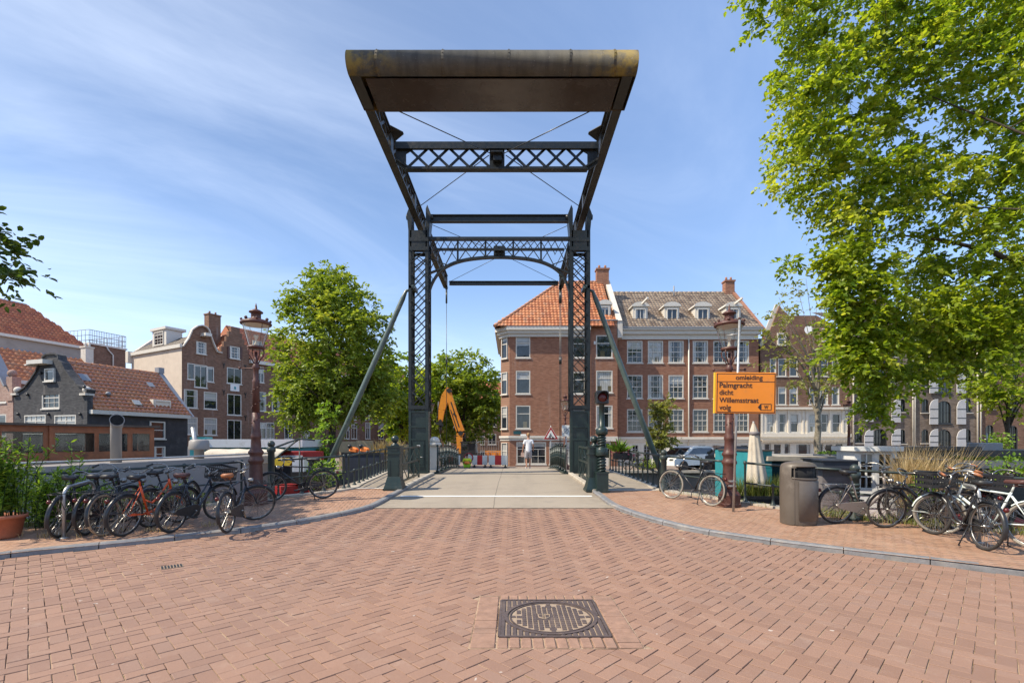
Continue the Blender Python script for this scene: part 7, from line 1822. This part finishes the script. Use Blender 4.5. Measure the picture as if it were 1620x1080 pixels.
b = MB(); b.prismz([(-2.8, -.45), (0, -.16), (W + .12, -.16), (W + .12, 2.1), (-2.8, 2.1)], zt, zt + .06); b.build('roof', M['roof_felt'], w)
q = P(186, 728, 13.0); t = thing('stove_cowl', 'pale grey ventilation cowl pipe with round dark mouth beside the wheelhouse', 'vent cowl', (q.x, 12.95, 1.1)); zt_ = P(0, 660, 12.95).z - 1.1
r_ = .125; b = MB(); arc = [(0, 0, 0), (0, 0, zt_ - .3)] + [(.02 + .17*(1 - math.cos(a)), -.2*(1 - math.cos(a)), zt_ - .3 + .22*math.sin(a)) for a in (.4, .8, 1.2, 1.57)]
b.path(arc, [r_, r_*1.0, r_*1.08, r_*1.15, r_*1.2, r_*1.3], 18); b.build('pipe', M['hull_grey'], t); e = Vector(arc[-1]); b = MB(); dd = (e - Vector(arc[-2])).normalized(); b.tube(e - dd*.02, e + dd*.012, r_*1.12, n=18); b.build('mouth', M['dark'], t)
q = P(315, 722, 14.2); t = thing('mushroom_vent', 'grey mushroom-shaped deck ventilator at the bow of the barge', 'deck vent', (q.x, 14.2, q.z - .1)); b = MB(); b.lathe([(.13, 0), (.13, .3), (.26, .3), (.27, .33), (.25, .56), (.2, .6), (.02, .61)], 22); b.build('body', M['hull_grey'], t)
# boats farther along
D = 21; q0, q1 = P(318, 700, D), P(470, 700, D); t = thing('houseboat', 'teal houseboat with long white roof beyond the lamp post', 'houseboat', (q0.x, D, 0), R(8)); W = q1.x - q0.x
hull(t, -1, W + .8, -.3, 3.5, -1.5, .4, 'dkteal'); b = MB(); b.box(.3, W, 0, 3, .4, 1.45); b.build('cabin_wall', M['teal'], t); b = MB(); b.box(.2, W + .1, -.3, 3.2, 1.45, 1.8); b.build('roof', M['white_paint'], t)
for k in range(4): wpart(t, .8 + k*.95, -.05, .75, .6, .5, 'x')
b = MB(); b.box(-.4, .2, -.1, .6, .4, 1.9); b.build('deck_box', M['teal'], t); b = MB(); b.tube((.1, -.35, .5), (-.15, -.35, 2.3), .1, n=8); b.build('mast', M['galv'], t)
D = 17.2; q0 = P(330, 718, D); t = thing('covered_boat', 'dark boat under a cream canvas cover between the barge and teal houseboat', 'boat', (q0.x, D, 0), R(6))
hull(t, -.3, 3.4, 0, 1.6, -1.5, 1.1, 'hull_black'); b = MB(); vs = []
for i in range(9):
    x = -.2 + 2.6*i/8
    for y, z in ((-.1, 1.12), (-.12, 1.25 + .04*math.sin(i*2)), (.5, 1.42 + .03*math.sin(i*3)), (1.2, 1.35), (1.7, 1.12)): vs.append((x, y, z))
b.add(vs, [(i*5+k, i*5+5+k, i*5+6+k, i*5+1+k) for i in range(8) for k in range(4)], True); b.build('canvas_cover', M['canvas'], t)
D = 18.5; q0 = P(400, 724, D); t = thing('boat', 'bright red boat with white stripe behind the lamp base', 'boat', (q0.x, D, 0), R(10)); hull(t, -.8, 2.4, 0, 1.6, .95, 1.3, 'red_paint', 'upper_hull'); hull(t, -.8, 2.4, 0.02, 1.58, -1.5, .95, 'hull_black'); b = MB(); b.box(.2, 1.8, -.015, -.002, 1.08, 1.16); b.build('stripe', M['white_paint'], t)
D = 14.6; q0 = P(428, 728, D); t = thing('rowing_boat', 'small yellow dinghy with white cover by the gangway handrail', 'boat', (q0.x, D, q0.z - .35), R(12)); b = MB(); b.prism([(0, .3), (.05, .2), (.5, .16), (.62, .34), (.4, .40), (.06, .39)], 0, .7); b.build('hull', M['yellow_edge'], t); b = MB(); b.box(.62, .95, -.05, .6, .0, .42); b.build('cover', M['white_paint'], t)
D = 12.9; q0 = P(438, 780, D); t = thing('red_boat_hull', 'low red boat side seen through the wheels of the lone black bicycle', 'boat', (q0.x, D, -1.45), R(14)); hull(t, -.5, .75, 0, 1.0, 0, q0.z + 1.45 + .18, 'red_paint')
t = thing('gangway_rail', 'black sloping handrail of a boat gangway beside the ball-topped post', 'handrail', Vector((-5.85, 11.75, zp(11.7))))
e = P(474, 694, 13.6) - t.location; s = Vector((0, 0, 1.2)); b = MB(); b.path([s, s.lerp(e, .6) + Vector((0, 0, .01)), e], .025, 7); b.path([e, e + Vector((-.15, 0, -.1)), P(424, 731, 11.9) - t.location + Vector((.05, 0, 0))], .025, 7); b.tube(e, e + Vector((.3, .3, -.03)), .025, n=7); b.tube(e, Vector((e.x, e.y, -.8)), .02, n=6); b.build('handrail', M['rail'], t)
# ---------------------------------------------------------------- far quay furniture
for px, py, D, s, lab in ((1343, 722, 30, .95, 'small red-brown crown lamp on the far quay at the corner of the cream shopfront'), (894, 742, 29, 1.0, 'red-brown crown lamp beside the square no-entry sign at the bridge foot'), (680, 735, 33, 1.02, 'far crown lamp half hidden by the tower left of the digger'), (478, 735, 30, .62, 'small crown lamp among the boats left of the canal tree')):
    far_lamp((P(px, 0, D).x, D, 0), lab, s)
def post_sign(name, label, px, D, ztop, loc_z=0.0, cat='road sign'):
    t = thing(name, label, cat, (P(px, 0, D).x, D, loc_z)); b = MB(); b.tube((0, .03, 0), (0, .03, ztop), .028, n=8); b.build('post', M['galv'], t); return t
D = 29.0; t = post_sign('roadworks_sign', 'red-bordered triangular roadworks sign on a post beyond the bridge fence', 871.5, D, P(0, 673, D).z)
za, zb = P(0, 694.5, D).z, P(0, 675, D).z; hw = (zb - za)/1.732*1.02
def tri(k, cz): return [(-hw*k, cz - (zb - za)*k/3), (hw*k, cz - (zb - za)*k/3), (0, cz + (zb - za)*k*2/3)]
cz = za + (zb - za)/3
b = MB(); b.prism(tri(1.06, cz), -.02, .0); o_ = b.build('plate', M['white_paint'], t); b = MB(); b.prism(tri(1.0, cz), -.026, -.021); b.build('red_border', M['red_paint'], o_); b = MB(); b.prism(tri(.66, cz), -.032, -.027); b.build('white_field', M['white_paint'], o_)
b = MB(); b.prism([(.02, cz - .2), (.22, cz - .2), (.12, cz - .08)], -.037, -.033); b.bar((-.14, -.035, cz - .2), (-.05, -.035, cz + .0), .05, .004, (0, 1, 0)); b.bar((-.05, -.035, cz + .0), (-.02, -.035, cz - .2), .04, .004, (0, 1, 0)); b.bar((-.05, -.035, cz + .02), (.08, -.035, cz - .1), .035, .004, (0, 1, 0)); b.sphere((-.03, -.034, cz + .08), .035, 8, 5); b.build('digging_figure', M['ink'], o_)
D = 27.2; t = post_sign('square_sign', 'square white sign with grey barred circle on the lamp at the bridge foot', 895.5, D, P(0, 672, D).z)
za, zb = P(0, 690, D).z, P(0, 672.5, D).z; w_ = .235; b = MB(); b.bbox(-w_ - .0, w_, -.03, 0, za, zb, .01); o_ = b.build('plate', M['white_paint'], t); cz = (za + zb)/2
b = MB(); b.path([(.13*math.cos(a*.3), -.034, cz + .13*math.sin(a*.3)) for a in range(21)], .016, 5, True); b.bar((-.2, -.034, cz - .2), (.2, -.034, cz + .22), .03, .008, (0, 1, 0)); b.bar((-.02, -.034, cz - .08), (.06, -.034, cz + .1), .05, .006, (0, 1, 0)); b.build('barred_circle', M['lead'], o_)
D = 31.5; q = P(741, 742, D); t = post_sign('closed_road_sign', 'round white road-closed sign with red ring standing behind the hi-vis worker', 741.5, D, 1.0)
cz = P(0, 723.5, D).z; b = MB(); b.m = Matrix.Translation((0, -.0, cz)) @ Matrix.Rotation(R(90), 4, 'X'); b.lathe([(.31, 0), (.31, .02)], 28); o_ = b.build('plate', M['white_paint'], t); b = MB(); b.path([(.27*math.cos(a*math.pi/14), -.022, cz + .27*math.sin(a*math.pi/14)) for a in range(28)], .045, 6, True); b.build('red_ring', M['red_paint'], o_)
def barrier(px0, px1, D, label, z0=.18, z1=.62):
    x0, x1 = P(px0, 0, D).x, P(px1, 0, D).x; t = thing('road_barrier', label, 'barrier', (x0, D, 0), 0, 'red and white barriers closing the road'); W = x1 - x0; n = max(3, round(W/.42))
    for k in range(n):
        b = MB(); b.bbox(W*k/n, W*(k + 1)/n, -.03, .03, P(0, 735, D).z, P(0, 720, D).z, .006); b.build('board', M['barrier_red' if k % 2 else 'barrier_white'], t)
    for x in (.15, W - .15): b = MB(); b.box(x - .05, x + .05, -.05, .05, 0, P(0, 735, D).z); b.box(x - .1, x + .1, -.35, .35, 0, .08); b.build('foot', M['black'], t)
barrier(747, 771, 32.5, 'white barrier with red panels right of the hi-vis worker'); barrier(773, 803, 32.2, 'red and white barrier touching the corner house', .1, .6); barrier(700, 728, 33, 'red and white barrier in front of the digger, left of the worker')
D = 42; q = P(784, 735, D); t = thing('site_skip', 'orange site skip standing behind the red and white barriers', 'skip', (q.x, D, 0)); b = MB(); w_ = .9; b.prism([(-w_*.8, 0), (w_*.8, 0), (w_, P(0, 713, D).z), (-w_, P(0, 713, D).z)][::1], -.6, 1.2); b.build('bin', M['digger'], t); b = MB(); [b.box(x - .05, x + .05, -.68, -.6, .1, P(0, 713, D).z) for x in (-.6, 0, .6)]; b.build('ribs', M['digger'], t)
D = 38; t = thing('mesh_fence', 'grey construction mesh fence panel behind the barriers', 'fence', (P(756, 0, D).x, D, 0)); b = MB(); [b.tube((x*.18, 0, 0), (x*.18, 0, 1.75), .015, n=4) for x in range(11)]; [b.tube((0, 0, z), (1.8, 0, z), .02, n=4) for z in (.1, .9, 1.75)]; b.build('panel', M['galv'], t)
# orange digger
D = 41; kx = lambda px: P(px, 0, D).x; kz = lambda py: P(0, py, D).z; ox_ = kx(742); t = thing('excavator', 'orange excavator with folded two-part arm working beyond the bridge', 'excavator', (ox_, D, 0))
J = lambda px, py: Vector((kx(px) - ox_, 0, kz(py)))
def arm(b, pts, ws, th): 
    for (p, q), (w0, w1) in zip(zip(pts, pts[1:]), zip(ws, ws[1:])):
        dd = (q - p).normalized(); nn = Vector((-dd.z, 0, dd.x)); b.add([v for y in (-th, th) for v in (p + nn*w0 + Vector((0, y, 0)), p - nn*w0 + Vector((0, y, 0)), q - nn*w1 + Vector((0, y, 0)), q + nn*w1 + Vector((0, y, 0)))], [(0, 1, 2, 3), (7, 6, 5, 4), (0, 4, 5, 1), (1, 5, 6, 2), (2, 6, 7, 3), (3, 7, 4, 0)])
b = MB(); arm(b, [J(728, 712), J(727, 690), J(729, 683), J(718, 652), J(710, 620)], [.24, .26, .34, .3, .2], .22); b.build('boom', M['digger'], t)
for px, py, r_ in ((728, 712, .16), (729, 685, .2), (711, 618, .2), (697, 666, .14), (719, 655, .1)): b = MB(); b.tube(J(px, py) + Vector((0, -.27, 0)), J(px, py) + Vector((0, .27, 0)), r_, n=12); b.build('pivot_pin', M['machine'], t)
b = MB(); arm(b, [J(727, 676), J(714, 636)], [.05, .05], .225); arm(b, [J(724, 681), J(713, 648)], [.03, .03], .24); b.build('hoses', M['machine'], t)
b = MB(); arm(b, [J(711, 614), J(705, 628), J(699, 648), J(697, 667)], [.22, .36, .26, .16], .2); b.build('dipper', M['digger'], t)
b = MB(); b.tube(J(698, 635) + Vector((-.2, 0, 0)), J(693, 658), .09, n=8); b.tube(J(693, 656), J(691, 664), .06, n=8); b.tube(J(722, 680) + Vector((-.2, 0, 0)), J(719, 674), .09, n=8); b.tube(J(731, 700) + Vector((.25, 0, 0)), J(732, 684) + Vector((.1, 0, 0)), .1, n=8); b.build('rams', M['machine'], t)
b = MB(); b.prism([(J(689, 666).x, kz(668)), (J(699, 666).x, kz(668)), (J(701, 672).x, kz(674)), (J(690, 672).x, kz(671))], -.3, .3); b.tube(J(697, 671), J(697, 685), .12, n=8); b.tube(J(697, 685), J(697, 704), .04, n=6); b.build('grab', M['machine'], t)
b = MB(); b.box(J(730, 0).x, J(753, 0).x, -.4, 2.2, .75, kz(712)); b.box(J(729, 0).x, J(754, 0).x, -.5, 2.4, kz(700), kz(698)); [b.box(x - .05, x + .05, -.4, -.3, kz(712), kz(700)) for x in (J(731, 0).x, J(741, 0).x, J(752, 0).x)]; b.box(J(742, 0).x, J(752, 0).x, -.3, 2, kz(712), kz(701)); c_ = b.build('cab', M['machine'], t)
b = MB(); b.box(J(732, 0).x, J(741, 0).x, -.38, -.36, kz(711), kz(701)); b.build('windscreen', M['glass_dark'], c_); b = MB(); b.box(J(722, 0).x, J(730, 0).x, -.3, 2, .75, 1.2); b.build('engine_cover', M['digger'], t)
for y in (-.7, 1.6): b = MB(); b.prism([(-1.1, .05), (1.1, .05), (1.3, .35), (1.1, .72), (-1.1, .72), (-1.3, .35)], y, y + .45); b.build('track', M['machine'], t)
# cars on the far quay
def car(label, px, D, rz, paint, s=1.0):
    t = thing('parked_car', label, 'car', (P(px, 0, D).x, D, 0), rz, 'cars parked on the far quay'); W = .87
    prof = [(-2.0, .35), (-2.05, .75), (-1.95, .9), (-1.75, .96), (1.0, .92), (1.75, .82), (2.0, .68), (2.02, .35)]
    top = [(-1.85, .95), (-1.45, 1.38), (-1.1, 1.46), (.1, 1.46), (.45, 1.38), (1.15, .92)]
    b = MB(); b.prism(prof[::-1], -W, W)
    vs = [(x, -W + (.16 if z > 1.2 else .03), z) for x, z in top] + [(x, W - (.16 if z > 1.2 else .03), z) for x, z in top]; k = len(top); b.add(vs, [tuple(range(k - 1, -1, -1)), tuple(range(k, 2*k))] + [(i, i + 1, i + 1 + k, i + k) for i in range(k - 1)]); b.build('body', M[paint], t)
    b = MB()
    for sg in (-1, 1): b.add([(x, sg*(W - .025 if z < 1.2 else W - .14), z) for x, z in ((-1.55, .99), (-1.3, 1.34), (.2, 1.36), (.85, .99))], [(0, 1, 2, 3)])
    b.add([(1.13, -.72, .97), (1.13, .72, .97), (.53, .66, 1.35), (.53, -.66, 1.35)], [(0, 1, 2, 3)]); b.add([(-1.87, -.72, 1.0), (-1.87, .72, 1.0), (-1.5, .66, 1.36), (-1.5, -.66, 1.36)], [(0, 1, 2, 3)]); b.build('windows', M['glass_dark'], t)
    for x in (-1.25, 1.28):
        for sg in (-1, 1): b = MB(); b.m = Matrix.Translation((x, sg*W*.97, .31)) @ Matrix.Rotation(R(90), 4, 'X'); b.lathe([(.31, -.1), (.31, .1), (.2, .11)], 18); w_ = b.build('wheel', M['rubber'], t)
    for sg in (-1, 1): b = MB(); b.bbox(1.93, 2.02, sg*.62 - .14, sg*.62 + .14, .62, .74, .02); b.build('headlight', M['lamp_glass'] if False else M['chrome'], t); b = MB(); b.bbox(-2.07, -2.0, sg*.66 - .1, sg*.66 + .1, .68, .85, .02); b.build('tail_light', M['red_lens'], t)
    b = MB(); b.box(2.02, 2.035, -.26, .26, .42, .53); b.build('number_plate', M['yellow_edge'], t); return t
car('white parked car on the far quay seen above the pale-tyred bicycle', 1086, 28.9, R(-150), 'white_paint'); car('dark parked car on the far quay just right of the white one', 1142, 29.3, R(180), 'bike_black')
# site boards, planters, flower trough
D = 27.9; x0, x1 = P(536, 0, D).x, P(590, 0, D).x; t = thing('site_boards', 'beige plywood site boards on the far quay beside the canal tree', 'hoarding', (x0, D, 0)); b = MB(); w_ = x1 - x0; n = 2
for k in range(n): b.box(w_*k/n + .01, w_*(k + 1)/n - .01, 0, .05, .1, P(0, 698, D).z + .05*k)
b.build('boards', M['hoarding'], t); b = MB(); [b.box(x - .04, x + .04, .05, .13, 0, 1.6) for x in (.1, w_/2, w_ - .1)]; b.build('battens', M['hoarding'], t)
x0, x1 = P(590, 0, 27.4).x, P(640, 0, 27.4).x; t = thing('site_boards', 'second beige site board panel behind the dry grass tuft', 'hoarding', (x0, 28.6, 0)); b = MB(); b.box(0, (x1 - x0), 0, .05, .05, 1.55); b.build('boards', M['hoarding'], t); b = MB(); b.box(.1, .18, .05, .13, 0, 1.6); b.build('battens', M['hoarding'], t)
D = 22.5; x0, x1 = P(541, 0, D).x, P(600, 0, D).x; t = thing('deck_container', 'dark planter box with two orange cushions on the canal side of the footway', 'container', (x0, D, -.6)); b = MB(); w_ = x1 - x0; b.bbox(0, w_, 0, .9, 0, P(0, 716, D).z + .6, .03); b.build('box', M['navy'], t); b = MB(); b.box(-.03, w_ + .03, -.03, .0, P(0, 718, D).z + .55, P(0, 716, D).z + .62); b.build('rim', M['black'], t)
zt = P(0, 716, D).z + .6
for k, x in enumerate((w_*.25, w_*.55)): t = thing('orange_cushion', ('left-hand' if k == 0 else 'right-hand') + ' orange cushion with dark round end on the dark planter box', 'cushion', (x0 + x, D + .3, zt - .6)); b = MB(); b.m = Matrix.Rotation(R(12), 4, 'Y'); b.bbox(-.2, .2, -.15, .15, 0, .26, .06); b.build('pad', M['hivis_orange'], t); b = MB(); b.sphere((-.14, -.1, .3), .1, 10, 6); b.build('round_end', M['black'], t)
q = P(985, 722, 17.0); t = thing('flower_trough', 'hanging trough with pink flowers and spiky plant on the footway railing', 'flower trough', (q.x, 17.0, q.z)); b = MB(); b.bbox(-.32, .32, -.14, .14, -.1, .14, .03); b.build('trough', M['black'], t); leafmesh('flowers', RNG.normal(0, 1, (90, 3))*[.2, .12, .08] + [0, 0, .1], .08, M['flower'], t)
a = RNG.uniform(0, 6.28, 70); leafmesh('spiky_leaves', np.stack([.05*np.cos(a) - .1, .05*np.sin(a), 0*a + .15], 1), .42, M['leaf_bright'], t, np.stack([np.cos(a), np.sin(a), 0*a + 1.1], 1), wid=.14, up=.5)
# bicycles far across the bridge
src = [o for o in COL.objects if o.get('category') == 'bicycle'][0]
for px, D, rz, lab in ((690, 30.5, 40, 'distant bicycle leaning by the far end of the bridge fence, left of the digger'), (716, 31.5, 70, 'distant bicycle parked right under the digger arm'), (1003, 28.3, 110, 'distant bicycle behind the flower trough on the far quay'), (1022, 28.5, 60, 'distant bicycle between flower trough and slim young tree')):
    c = dup(src); c.location = (P(px, 0, D).x, D, .0); c.rotation_euler = (R(3), 0, R(rz)); c['label'] = lab; c['group'] = 'bicycles on the far quay'
q = P(699, 735, 29); t = thing('stone_pier', 'grey stone gate pier at the far end of the bridge fence', 'pier', (P(687.5, 0, 28).x, 28, 0)); b = MB(); b.box(-.25, .25, -.25, .25, 0, 1.45); b.lathe([(.4, 1.45), (.42, 1.6), (.36, 1.66)], 8, rot=R(22)); b.lathe([(.3, 1.66), (.33, 1.75), (.2, 1.95), (.05, 2.0)], 14); b.build('pier', M['stone'], t)

# ---------------------------------------------------------------- people
def skin(name, mat, parent, chains, sub=2):
    """one continuous skinned surface grown along joined chains of (point, radius)"""
    vs, es, rad = [], [], []; key = {}
    def vid(p, r):
        k = tuple(round(c, 3) for c in p)
        if k in key: return key[k]
        key[k] = len(vs); vs.append(p); rad.append(r); return key[k]
    for ch in chains:
        ids = [vid(p, r) for p, r in ch]; es += [(a, b_) for a, b_ in zip(ids, ids[1:]) if a != b_]
    me = bpy.data.meshes.new(name); me.from_pydata(vs, es, []); me.materials.append(mat)
    o = bpy.data.objects.new(name, me); COL.objects.link(o); o.parent = parent
    m = o.modifiers.new('skin', 'SKIN'); m.use_smooth_shade = True
    sv = me.skin_vertices[0].data if me.skin_vertices else None
    if sv is None:
        bpy.context.view_layer.objects.active = o; sv = me.skin_vertices[0].data
    for i, r in enumerate(rad): sv[i].radius = (r if isinstance(r, tuple) else (r, r)); sv[i].use_root = (i == 0)
    s = o.modifiers.new('sub', 'SUBSURF'); s.levels = sub; s.render_levels = sub
    dg = bpy.context.evaluated_depsgraph_get(); me2 = bpy.data.meshes.new_from_object(o.evaluated_get(dg)); o.modifiers.clear(); o.data = me2
    if not me2.materials: me2.materials.append(mat)
    return o
def hand(wr, d, side, curl=.6):
    """palm, four fingers of different length and a thumb leaving the palm's side"""
    wr, d, side = Vector(wr), Vector(d).normalized(), Vector(side).normalized(); n = d.cross(side); out = []; palm = wr + d*.045; pe = wr + d*.085
    out.append([(tuple(wr), .026), (tuple(palm), (.036, .02)), (tuple(pe), (.036, .017))])
    for k, L in enumerate((.068, .078, .072, .056)):
        b0 = pe + side*(.028 - .019*k); out.append([(tuple(pe), (.036, .017)), (tuple(b0 + d*.006), .0095), (tuple(b0 + d*L*.5 + n*curl*.012), .009), (tuple(b0 + d*L*.85 + n*curl*.045), .008)])
    out.append([(tuple(palm), (.036, .02)), (tuple(palm + side*.04 + d*.012), .0105), (tuple(palm + side*.055 + d*.045 + n*.015), .009)]); return out
pl = Vector((P(836, 0, 24.6).x, 24.6, zs(24.6)))
t = thing('person', 'fair-haired person in white shirt and pale shorts walking away over the bridge', 'person', pl, 0)
hz = .93
body = [[((0, 0, hz), .125), ((0, .0, 1.1), .115), ((0, .02, 1.3), (.14, .10)), ((0, .01, 1.43), (.12, .085)), ((0, .0, 1.52), .055), ((0, .02, 1.57), .055), ((0, .035, 1.64), (.078, .09)), ((0, .035, 1.72), (.08, .098)), ((0, .03, 1.79), (.05, .06))],
    [((0, .01, 1.43), (.12, .085)), ((-.17, 0, 1.42), .058), ((-.25, -.02, 1.15), .042), ((-.29, .03, .92), .03)], [((0, .01, 1.43), (.12, .085)), ((.17, 0, 1.42), .058), ((.25, -.04, 1.16), .042), ((.24, .12, 1.0), .03)],
    [((0, 0, hz), .125), ((-.09, 0, .86), .088), ((-.10, .05, .48), .056), ((-.10, -.10, .12), .036), ((-.10, -.12, .07), .034), ((-.11, .02, .045), .032), ((-.11, .08, .04), .026)],
    [((0, 0, hz), .125), ((.09, 0, .86), .088), ((.08, .06, .48), .056), ((.07, .06, .12), .036), ((.07, .05, .07), .036), ((.08, .17, .04), .032), ((.08, .23, .035), .026)]]
body += hand((-.29, .03, .92), (-.05, .1, -1), (0, 1, .1)) + hand((.24, .12, 1.0), (0, .5, -.8), (-.3, .8, .4))
bd = skin('body', M['skin'], t, body)
skin('shirt', M['shirt'], t, [[((0, 0, .80), (.15, .125)), ((0, 0, .88), (.168, .14)), ((0, 0, 1.1), (.16, .13)), ((0, .02, 1.3), (.17, .125)), ((0, .01, 1.43), (.135, .1)), ((0, .0, 1.49), .07)], [((0, .01, 1.43), (.135, .1)), ((-.175, 0, 1.42), .078), ((-.235, -.015, 1.22), .075)], [((0, .01, 1.43), (.135, .1)), ((.175, 0, 1.42), .078), ((.235, -.03, 1.23), .075)]])
skin('shorts', M['shorts'], t, [[((0, 0, 1.03), (.13, .11)), ((0, 0, .96), (.155, .13)), ((0, 0, .88), (.15, .125)), ((-.095, .005, .8), .105), ((-.105, .045, .50), .088)], [((0, 0, .88), (.15, .125)), ((.095, .005, .8), .105), ((.085, .055, .50), .088)]])
skin('hair', M['hair'], t, [[((0, -.02, 1.64), (.07, .06)), ((0, .0, 1.72), (.088, .09)), ((0, .02, 1.79), (.075, .08)), ((0, .03, 1.825), (.04, .045))]])
b = MB(); [b.sphere((s*.078, .035, 1.69), .02, 8, 6, 1.4) for s in (-1, 1)]; b.build('ears', M['skin'], bd)
for k, (x, y) in enumerate(((-.11, -.03), (.075, .12))): skin('shoe', M['shirt'], t, [[((x, y - .1, .05), .042), ((x, y + .02, .045), .046), ((x, y + .11, .035), .036)]])
bg_ = thing('hand_bag', 'small pinkish bag held in the left hand of the person on the bridge', 'bag', pl + Vector((-.30, .06, .60))); b = MB(); b.prism([(-.09, 0), (.09, 0), (.075, .22), (-.075, .22)], -.05, .05); b.build('pouch', M['bag'], bg_); b = MB(); b.path([(-.05, 0, .22), (-.03, 0, .27), (.03, 0, .27), (.05, 0, .22)], .008, 5); b.build('strap', M['leather'], bg_)
pl = Vector((P(738.5, 0, 30.6).x, 30.6, 0)); t = thing('person', 'crouching worker in hi-vis yellow clothes seen from behind near the barriers', 'person', pl, 0)
bw = [[((0, 0, .30), .14), ((0, .06, .48), .13), ((0, .10, .62), (.14, .1)), ((0, .13, .72), .06), ((0, .14, .79), (.085, .09)), ((0, .15, .87), (.088, .095)), ((0, .15, .93), .055)], [((0, .10, .62), (.14, .1)), ((-.18, .1, .60), .058), ((-.24, .12, .38), .045), ((-.2, .36, .3), .03)], [((0, .10, .62), (.14, .1)), ((.18, .1, .60), .058), ((.25, .14, .38), .045), ((.2, .38, .3), .03)],
    [((0, 0, .30), .14), ((-.12, .05, .28), .1), ((-.18, .36, .42), .07), ((-.16, .2, .1), .05), ((-.16, .3, .05), .04)], [((0, 0, .30), .14), ((.12, .05, .28), .1), ((.18, .36, .42), .07), ((.16, .2, .1), .05), ((.16, .3, .05), .04)]] + hand((-.2, .36, .3), (.3, .6, -.5), (.6, 0, .4)) + hand((.2, .38, .3), (-.3, .6, -.5), (-.6, 0, .4))
skin('body', M['skin'], t, bw)
skin('jacket', M['hivis'], t, [[((0, .03, .44), (.165, .15)), ((0, .06, .52), (.165, .15)), ((0, .10, .62), (.165, .12)), ((0, .12, .67), .08)], [((0, .10, .62), (.165, .12)), ((-.185, .1, .60), .08), ((-.235, .115, .42), .068)], [((0, .10, .62), (.165, .12)), ((.185, .1, .60), .08), ((.245, .13, .42), .068)]])
skin('waistband', M['hivis_orange'], t, [[((0, -.01, .27), (.19, .17)), ((0, .0, .36), (.195, .175)), ((0, .03, .47), (.19, .17))]])
skin('trousers', M['hivis_green'], t, [[((0, 0, .26), (.16, .15)), ((-.10, .05, .22), .115), ((-.15, .36, .42), .09), ((-.16, .2, .12), .075)], [((0, 0, .26), (.16, .15)), ((.10, .05, .22), .115), ((.15, .36, .42), .09), ((.16, .2, .12), .075)]])
skin('hair', M['bark'], t, [[((0, .10, .79), (.085, .07)), ((0, .12, .87), (.10, .10)), ((0, .14, .95), (.07, .08))]])
for x in (-.16, .16): skin('boot', M['black'], t, [[((x, .16, .06), .05), ((x, .3, .05), .05), ((x, .38, .04), .04)]])
